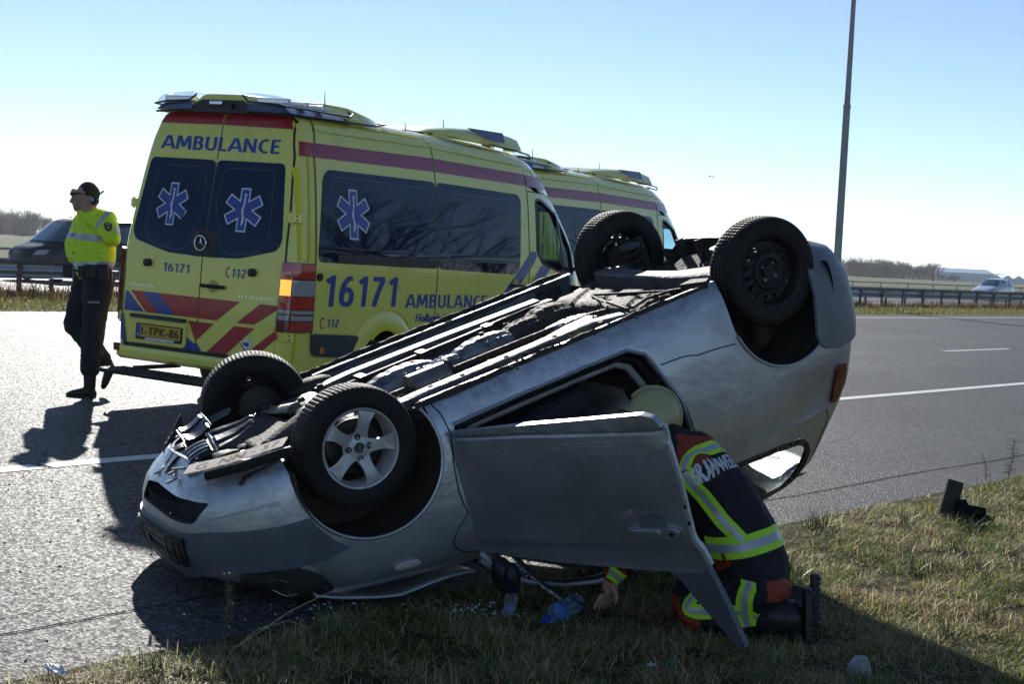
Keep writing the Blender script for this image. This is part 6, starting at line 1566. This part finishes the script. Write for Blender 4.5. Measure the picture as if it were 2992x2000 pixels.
# reflective stripes laid on the clothing
def stripe(target, pts, w, name='reflective_stripe', par=None, nrm_dir=Vector((0, -1, .15)), checks=False):
    me = target.data; bv = BVHTree.FromPolygons([v.co for v in me.vertices], [p.vertices for p in me.polygons])
    P = [Vector(p)-O for p in pts]; fine = []
    for a, c_ in zip(P, P[1:]):
        n_ = max(2, int((c_-a).length/.012)); fine += [a.lerp(c_, i/n_) for i in range(n_)]
    fine.append(P[-1])
    L_ = []
    for i, p in enumerate(fine):
        d = (fine[min(i+1, len(fine)-1)]-fine[max(i-1, 0)]).normalized(); loc, no, _, _ = bv.find_nearest(p)
        s_ = no.cross(d).normalized(); row = []
        for k in (-.5, -.19, .19, .5):
            l2, n2, _, _ = bv.find_nearest(loc+s_*w*k); row.append(l2+n2*.005)
        L_.append(row)
    for _ in range(2):
        L_ = [[(sum((L_[min(len(L_)-1, max(0, i+q))][k] for q in range(-2, 3)), Vector())/5) if 2 <= i < len(L_)-2 else L_[i][k] for k in range(4)] for i in range(len(L_))]
    L_ = [[p+(Vector((0, -.004, .001))) for p in r_] for r_ in L_]
    b = MB()
    vs = [p for r_ in L_ for p in r_]; fs = []; mi = []
    for i in range(len(L_)-1):
        for k in range(3): fs.append((i*4+k, i*4+k+1, (i+1)*4+k+1, (i+1)*4+k)); mi.append(1 if k == 1 else 0)
    b.add(vs, fs); b.mi = mi
    return b.build(name, [M_lime, M_refl], par or target, 60, False)
front = lambda x, y, Y: None
def pxp(x, y, Y):          # picture coordinates (2346 wide) at depth Y -> point, used to lay the stripes out
    d = fwd*3496.5+cr*(x-1173)-cu*(y-784); t_ = Y/d.y; return Vector((0, 0, EYE))+d*t_
stripe(fj, [pxp(*p) for p in ((1556, 1075, 6.95), (1572, 1060, 7.0), (1600, 1048, 7.1), (1640, 1045, 7.25))], .075)
stripe(fj, [pxp(*p) for p in ((1563, 1080, 6.95), (1585, 1110, 6.94), (1620, 1158, 6.94), (1662, 1206, 6.94), (1700, 1240, 6.94))], .075)
stripe(fj, [pxp(*p) for p in ((1600, 1262, 7.0), (1632, 1262, 6.93), (1680, 1258, 6.90), (1740, 1245, 6.92), (1790, 1225, 7.0), (1812, 1210, 7.15))], .105)
stripe(fj, [pxp(*p) for p in ((1380, 1310, 7.22), (1400, 1322, 7.2), (1425, 1330, 7.25))], .075)
stripe(ft, [pxp(*p) for p in ((1600, 1350, 7.0), (1565, 1372, 6.97), (1552, 1392, 6.95), (1560, 1405, 6.93), (1600, 1412, 6.9), (1660, 1408, 6.9), (1700, 1412, 6.9), (1735, 1418, 6.92))], .07)
stripe(ft, [pxp(*p) for p in ((1718, 1340, 6.92), (1702, 1375, 6.88), (1700, 1405, 6.88), (1712, 1440, 6.92))], .08)
# red strap and back lettering
b_ = MB()
me = fj.data; bv = BVHTree.FromPolygons([v.co for v in me.vertices], [p.vertices for p in me.polygons])
geo = text2d('BRANDWEER', 0, 1, 0, 1, 0., cell=.08)
A_, B_ = pxp(1593, 1112, 6.93), pxp(1706, 1058, 7.12)
UPV = (pxp(1580, 1080, 6.95)-A_)
vs = []
for k_, dx in enumerate((-.008, -.004, 0, .004, .008)):
    vs = []
    for u, v in geo[0]:
        p = A_.lerp(B_, u+dx)+UPV*v*(1.1)-O; q, n_, _, _ = bv.find_nearest(p); vs.append(q+n_*(.006+.0005*k_))
    b_.add(vs, geo[1])
b_.build('back_lettering', mat('reflective_print', (.62, .64, .66), .4), fj, 0, False)
b = MB(); b.tube([pxp(1655, 1270, 6.93)-O, pxp(1668, 1300, 6.93)-O], .022, 8, flat=.3); b.build('strap', M_orange, fj)

# ================================================================== vehicles on the far carriageway
def shell(name, ZF_, ZR_, ZW_, xc, zs_, m_, par, nf=4, nr=5):
    phs = list(np.linspace(-math.pi, math.pi, 72, endpoint=False)); b = MB(); rows = []
    def S(p, z):
        c, s = math.cos(p), math.sin(p); a = (lerp(z, ZF_)-xc) if c >= 0 else (xc-lerp(z, ZR_)); n_ = nf if c >= 0 else nr
        return (xc+a*math.copysign(abs(c)**(2/n_), c), -lerp(z, ZW_)*math.copysign(abs(s)**(2/n_), s), z)
    vs = [S(p, z) for z in zs_ for p in phs]; n = len(phs)
    fs = [(i*n+j, i*n+(j+1) % n, (i+1)*n+(j+1) % n, (i+1)*n+j) for i in range(len(zs_)-1) for j in range(n)]+[tuple((len(zs_)-1)*n+j for j in range(n)), tuple(range(n))[::-1]]
    b.add(vs, fs); return b.build(name, m_, par, 35), S
M_glassd = mat('car_window', (.05, .10, .13), .05, spec=.9, coat=1.)
def road_vehicle(name, label, cat, pos, kind):
    th = thing(name, label, cat, pos, math.atan2(-EU.y, -EU.x))
    if kind == 'van':
        pm = mat('dark_blue_paint', (.005, .008, .017), .35, coat=.1)
        ZF_ = [(.25, 2.35), (.5, 2.42), (.8, 2.38), (.95, 2.28), (1.05, 2.05), (1.15, 1.72), (1.4, 1.42), (1.7, 1.06), (1.85, .86), (1.93, .5), (1.96, .0)]; ZR_ = [(.25, -2.4), (1.0, -2.45), (1.8, -2.3), (1.96, -1.9)]
        ZW_ = [(.25, .88), (.5, .95), (1.0, .95), (1.2, .92), (1.7, .80), (1.87, .70), (1.93, .5), (1.96, 0)]; zs_ = [.25, .35, .5, .65, .8, .9, .97, 1.02, 1.08, 1.15, 1.25, 1.4, 1.55, 1.7, 1.8, 1.87, 1.91, 1.94, 1.96]; xc = -.6; wr, wx, zb, zt = .33, (1.5, -1.5), 1.2, 1.72
    else:
        pm = mat('white_car_paint', (.62, .66, .72), .2, coat=1.)
        ZF_ = [(.2, 1.75), (.45, 1.85), (.7, 1.75), (.85, 1.2), (.95, .75), (1.2, .35), (1.4, -.05), (1.46, -.4), (1.48, -.7)]; ZR_ = [(.2, -2.0), (.6, -2.1), (1.0, -2.0), (1.3, -1.75), (1.48, -1.4)]
        ZW_ = [(.2, .75), (.5, .84), (.85, .83), (1.0, .78), (1.35, .62), (1.43, .5), (1.47, .25), (1.48, 0)]; zs_ = [.2, .35, .5, .65, .75, .82, .88, .94, 1.0, 1.1, 1.2, 1.3, 1.38, 1.43, 1.46, 1.475, 1.48]; xc = -.9; wr, wx, zb, zt = .3, (1.1, -1.4), .98, 1.36
    bd, S = shell('body', ZF_, ZR_, ZW_, xc, zs_, pm, th)
    def pt(nm, poly, m_, off=.006, thick=.006, par=None):
        b = MB(); u, v = poly[0]; p = Vector(S(u, v)); nn = nrm(S, u, v); fl = 1 if nn.dot(Vector((p.x-xc, p.y*2, 0))) > 0 else -1
        drape(b, tri2d([poly], .06), S, off, thick, fl); return b.build(nm, m_, par or th, 30)
    fw_ = .80
    pt('windscreen', rnd([(-fw_, zb), (fw_, zb), (fw_*.93, zt+.03), (-fw_*.93, zt+.03)], .04, 2), M_glassd)
    for s_ in (-1, 1):
        edges = [(1.02, 1.38), (1.44, 1.95), (2.0, 2.28)] if kind == 'van' else [(1.05, 1.50), (1.56, 1.95), (2.0, 2.2)]
        for a0, a1 in edges:
            pt('side_window', rnd([(s_*a0, zb+.02), (s_*a1, zb+.02), (s_*a1, zt), (s_*(a0+.06), zt)], .03, 2), M_glassd)
        pt('headlight', rnd([(s_*.46, .78), (s_*.80, .80), (s_*.82, .95), (s_*.52, .92)] if kind == 'van' else [(s_*.42, .62), (s_*.78, .66), (s_*.82, .80), (s_*.6, .78)], .03, 2), M_clr)
        b = MB(); b.ball((.95 if kind == 'van' else .55, s_*1.02, zb+.08), .11, 10, 6, (.6, .9, 1)); b.build('door_mirror', pm, th, 60)
        for x in wx:
            b = MB(); b.lathe([(0, s_*.70), (wr, s_*.70), (wr+.01, s_*.8), (wr-.02, s_*.87), (.2, s_*.87)], 24, 'y', (x, 0, wr)); w_ = b.build('wheel', M_rub, th)
            b = MB(); b.lathe([(.2, s_*.872), (.18, s_*.85), (0, s_*.86)], 20, 'y', (x, 0, wr)); b.build('rim', MATS['silver_rim'], w_)
    if kind == 'van':
        g = pt('grille', rnd([(-.40, .74), (.40, .74), (.42, .92), (-.42, .92)], .03, 2), M_blkp)
        for z in (.78, .83, .88): pt('grille_bar', [(-.39, z-.006), (.39, z-.006), (.39, z+.006), (-.39, z+.006)], M_steel, .014, .004, g)
        q = Vector(S(0, .83)); b = MB(); b.lathe([(.085, .0), (.092, .012), (.10, .0), (.092, -.005), (.085, 0)], 24, 'x', (q.x+.02, 0, .83)); bg_ = b.build('badge', MATS['chrome'], th)
        for pts_ in ([(-.03, .08), (-.005, .015), (.0, .015), (.0, .03), (-.015, .085)], [(.03, .08), (.005, .015), (.0, .015), (.0, .03), (.015, .085)], [(-.075, .04), (-.03, -.085), (-.02, -.085), (.0, -.02), (.0, .0), (-.028, -.055), (-.06, .05)], [(.075, .04), (.03, -.085), (.02, -.085), (.0, -.02), (.0, .0), (.028, -.055), (.06, .05)]):
            b = MB(); b.prism(pts_, 0, .006, lambda y, z, h: (q.x+.022+h, y, .83+z)); b.build('badge_stroke', MATS['chrome'], bg_, 0)
        pt('bumper_grille', rnd([(-.6, .38), (.6, .38), (.6, .48), (-.6, .48)], .03, 2), M_blkp)
        b = MB(); b.tube([(1.32, -.5, 1.20), (1.25, .1, 1.235)], .01, 5); b.tube([(1.3, .0, 1.21), (1.2, .6, 1.235)], .01, 5); b.build('wiper', M_blkp, th)
        for s_ in (-1, 1): pt('door_seam', [(s_*1.0, .45), (s_*1.008, .45), (s_*1.008, 1.2), (s_*1.0, 1.2)], black, .003, .002); pt('door_seam', [(s_*1.41, .4), (s_*1.418, .4), (s_*1.418, 1.2), (s_*1.41, 1.2)], black, .003, .002)
    else:
        pt('grille', rnd([(-.30, .50), (.30, .50), (.30, .60), (-.30, .60)], .03, 2), M_blkp)
    return th
road_vehicle('van', 'dark blue van passing beyond the barrier behind the officer', 'van', st(27.4, 40.3), 'van')
road_vehicle('car', 'small white car driving on the far carriageway at right', 'car', st(97.8, 41.0), 'car')

# ================================================================== litter and small growth on the verge
M_pet = mat('bottle_plastic', (.35, .62, .95), .05, trans=.9, ior=1.2, spec=.7)
M_pet2 = mat('clear_bottle_plastic', (.8, .88, .92), .06, trans=.92, ior=1.2, spec=.7)
def bottle(label, a, c_, r_, m_, crush=0.):
    a, c_ = Vector(a), Vector(c_); th = thing('bottle', label, 'bottle', a); q = (c_-a).to_track_quat('Z', 'X'); L_ = (c_-a).length
    b = MB(); b.M = q.to_matrix().to_4x4()
    prof = [(.3, .0), (.3, .06), (.36, .1), (.7, .2), (1, .32), (1, .36), (.95, .38), (1, .41), (.95, .45), (1, .48), (1, .66), (.95, .68), (1, .71), (.95, .74), (1, .78), (.95, .82), (1, .86), (1, .96), (.85, 1), (0, .98)]
    b.lathe([(x*r_, h*L_) for x, h in prof], 24, 'z', mod=lambda k, j, rr: rr*(1-crush*max(0, math.sin(k*.5+j*.4)))); b.build('shell', m_, th, 40)
    b = MB(); b.M = q.to_matrix().to_4x4(); b.lathe([(0, -.015), (.36*r_, -.015), (.38*r_, -.01), (.38*r_, .03), (.3*r_, .03)], 16, 'z'); b.build('cap', mat('blue_cap', (.01, .04, .35), .4), th)
    b = MB(); b.M = q.to_matrix().to_4x4(); b.lathe([(r_*1.004*(1-crush*.3), L_*.49), (r_*1.004*(1-crush*.3), L_*.65)], 24, 'z', arc=(R(150), R(290))); b.build('label', mat('bottle_label', (.16, .28, .6), .5), th)
    return th
bottle('blue tinted plastic water bottle lying on its side in the shaded grass', (.215, 6.86, -.125), (.372, 7.14, -.10), .045, M_pet)
bottle('smaller crushed clear plastic bottle in the grass below the car mirror', (.065, 7.16, -.07), (.045, 7.0, -.14), .032, M_pet2, .25)
# torn black plastic trim standing in the sunlit grass
db = thing('plastic_debris', 'broken black plastic trim piece standing upright in the sunlit grass at right', 'debris', (3.12, 10.62, -.17))
b = MB(); b.prism([(-.085, -.02), (-.03, -.02), (.03, .27), (-.02, .285)], -.02, .02, lambda u, v, h: (u, h, v)); bevel(b.build('slat', M_blkp, db, 0), .003)
b = MB(); b.prism([(-.04, -.02), (.05, -.02), (.10, .25), (.045, .265)], .03, .045, lambda u, v, h: (u, h, v)); b.build('slat', M_blkp, db, 0)
b = MB(); b.prism([(-.06, -.03), (.34, -.03), (.32, .03), (.26, .04), (.25, .09), (.20, .10), (.12, .11), (.10, .15), (.06, .14), (.05, .03)], .0, .03, lambda u, v, h: (u, h-.3*v, v)); b.build('bracket', M_blkp, db, 0)
b = MB(); b.tube([(.09, .01, .12), (.12, .0, .17)], [.012, .008], 8); b.build('clip', mat('pale_plastic', (.34, .35, .36)), db)
def shard(label, pos, size, m_, seed, cat='litter', nm='wrapper'):
    rg = random.Random(seed); pts = []
    for i in range(7):
        for j in range(6): pts.append((i/6-.5, j/5-.5))
    b = MB(); b.grid(lambda u, v: ((u+.15*noise.noise(Vector((u*3, v*3, seed))))*size[0], (v+.15*noise.noise(Vector((u*3, v*3, seed+9))))*size[1], size[2]*(.5+noise.noise(Vector((u*4, v*4, seed+3))))), [i/8-.5 for i in range(9)], [j/7-.5 for j in range(8)])
    o_ = b.build(nm, m_, None, 20, False); o_.location = pos; o_.rotation_euler = (rg.uniform(-.3, .3), rg.uniform(-.3, .3), rg.uniform(0, 6)); md = o_.modifiers.new('s', 'SOLIDIFY'); md.thickness = .002
    return tag(o_, label, cat)
M_wh = mat('crumpled_paper', (.52, .58, .62), .5)
st_ = MB(); st_.ball((0, 0, 0), .05, 9, 6, (1.1, .8, 1.3)); o_ = st_.build('stone', mat('pale_stone', (.36, .40, .40), .7, var=.4, vscale=30, bump=.4), None, 0)
for v in o_.data.vertices: v.co *= 1+.35*noise.noise(v.co*22)
o_.location = (1.56, 6.45, -.175); tag(o_, 'pale jagged stone at the bottom edge right of the tyre shadow', 'stone')
shard('white torn wrapper in the grass at the bottom left corner', (-1.66, 5.68, -.13), (.16, .05, .02), M_wh, 3)
shard('small green and black wrapper in the shaded grass near the bottom', (.745, 6.36, -.165), (.06, .04, .02), mat('green_wrapper', (.02, .16, .09), .4), 5)
shard('crumpled translucent scrap left of the green wrapper', (.655, 6.3, -.17), (.05, .03, .02), M_wh, 8)
# crumbs of window glass
gb = MB()
for (cx, cy, n_, sp) in ((-.12, 7.1, 160, .13), (.0, 6.75, 60, .12), (-.75, 6.75, 90, .22), (.16, 6.6, 50, .1), (-.95, 7.0, 60, .25), (.55, 6.2, 20, .1), (.3, 6.45, 30, .2)):
    for k in range(n_):
        x, y = cx+random.gauss(0, sp), cy+random.gauss(0, sp*.6); t = x*NU.x+y*NU.y; z = gz(t)+.012+random.random()*.01; s_ = random.uniform(.003, .008); q = [Vector((random.gauss(0, s_), random.gauss(0, s_), random.gauss(0, s_*.6))) for _ in range(4)]
        gb.add([Vector((x, y, z))+v for v in q], [(0, 1, 2), (0, 2, 3), (0, 3, 1), (1, 2, 3)])
tag(gb.build('glass_crumbs', MATS['crumbled_glass'], None, 0, False), None, None, kind='stuff')
sb = MB()
for k in range(170):
    s_ = random.uniform(3.2, 9); t = random.uniform(5.05, 8.8); p = st(s_, t, .003); r_ = random.uniform(.004, .011); sb.ball(p, r_, 5, 3, (1, 1, .6))
tag(sb.build('grit', mat('grit', (.08, .075, .07), .8), None, 0, False), None, None, kind='stuff')
# weed with small leaves growing at the edge of the asphalt
M_weed = mat('weed_leaf', (.14, .17, .04), .6); M_stem = mat('weed_stem', (.12, .08, .04), .7)
def weed(label, pos, h, n_, lean, leaf=.02, m_=M_weed, spread=.04):
    th = thing('weed', label, 'plant', pos); b = MB(); tip = Vector((lean, 0, h)); pts = [Vector((0, 0, 0)), tip*.5+Vector((.012, 0, 0)), tip]; b.tube(pts, [.003, .0025, .0012], 5)
    lb = MB()
    for k in range(n_):
        f = random.uniform(.12, 1); p = tip*f+Vector((.012*math.sin(f*3.1), 0, 0)); a = random.uniform(0, 6.3); d = Vector((math.cos(a), math.sin(a), random.uniform(.1, 1))).normalized()*leaf*random.uniform(.5, 1.3); w = d.cross(Vector((0, 0, 1))).normalized()*leaf*.22
        p2 = p+Vector((math.cos(a), math.sin(a), 0))*random.random()*spread; b.tube([p, p2], .001, 3, False); lb.add([p2, p2+d*.5+w, p2+d, p2+d*.5-w], [(0, 1, 2, 3)])
    b.build('stem', M_stem, th, 60); lb.build('foliage', m_, th, 0, False)
weed('slender leafy weed standing at the asphalt edge below the headlamp', (-1.135, 6.2, -.165), .34, 150, .02, .016, spread=.02)
weed('dark twiggy dead weed at the far right edge of the verge', (4.22, 12.75, -.165), .36, 160, .03, .012, mat('dead_leaf', (.05, .04, .03), .8), .07)
weed('dead twiggy weed left of the one at the right edge', (4.02, 12.7, -.165), .22, 60, -.04, .012, MATS['dead_leaf'], .05)
def stalk(label, pts, r_=.0022):
    b = MB(); b.tube(pts, [r_, r_*.9, r_*.7, r_*.4][:len(pts)], 5); o_ = b.build('grass_stalk', MATS['straw'], None, 60); tag(o_, label, 'plant')
stalk('long dry stalk arching right from the leafy weed', [(-1.09, 6.2, -.16), (-1.0, 6.3, -.09), (-.88, 6.35, -.06), (-.78, 6.3, -.08)])
stalk('dry stalk with seed head slanting up over the shaded asphalt', [(-1.08, 6.25, -.16), (-.88, 6.4, -.03), (-.72, 6.5, .04), (-.64, 6.5, .035)])
stalk('pale bent straw lying across the bottom edge of the picture', [(.14, 5.72, -.17), (.16, 5.75, -.10), (.22, 5.7, -.125), (.34, 5.62, -.15)], .004)
# birds
for i, (x, y) in enumerate(((1626, 404), (1633, 405))):
    th = thing('bird', ('left of two tiny birds flying in the pale sky', 'right of two tiny birds flying in the pale sky')[i], 'bird', pxp(x, y, 180), .3+.6*i, 'birds in the sky')
    b = MB(); b.ball((0, 0, 0), .07, 8, 5, (2, 1, 1)); b.build('body', M_dark, th)
    for s_ in (-1, 1): b = MB(); b.add([(.08, 0, .02), (-.08, 0, .02), (-.02, s_*.28, .10), (.06, s_*.28, .11), (-.03, s_*.5, .03)], [(0, 1, 2, 3), (2, 3, 4)]); b.build('wing', M_dark, th, 0)
# ================================================================== air
HZM = bpy.data.materials.new('haze_air'); HZM.use_nodes = True; t_ = HZM.node_tree
t_.nodes.remove(t_.nodes['Principled BSDF']); pv = t_.nodes.new('ShaderNodeVolumePrincipled')
pv.inputs['Color'].default_value = (.86, .92, 1., 1); pv.inputs['Density'].default_value = .00015; pv.inputs['Anisotropy'].default_value = .55
t_.links.new(pv.outputs[0], t_.nodes['Material Output'].inputs['Volume'])
b = MB(); b.box((0, 0, 21), (5200, 5200, 50)); hz = b.build('haze', HZM, None, 0); hz['kind'] = 'stuff'
bpy.data.scenes.remove(work)
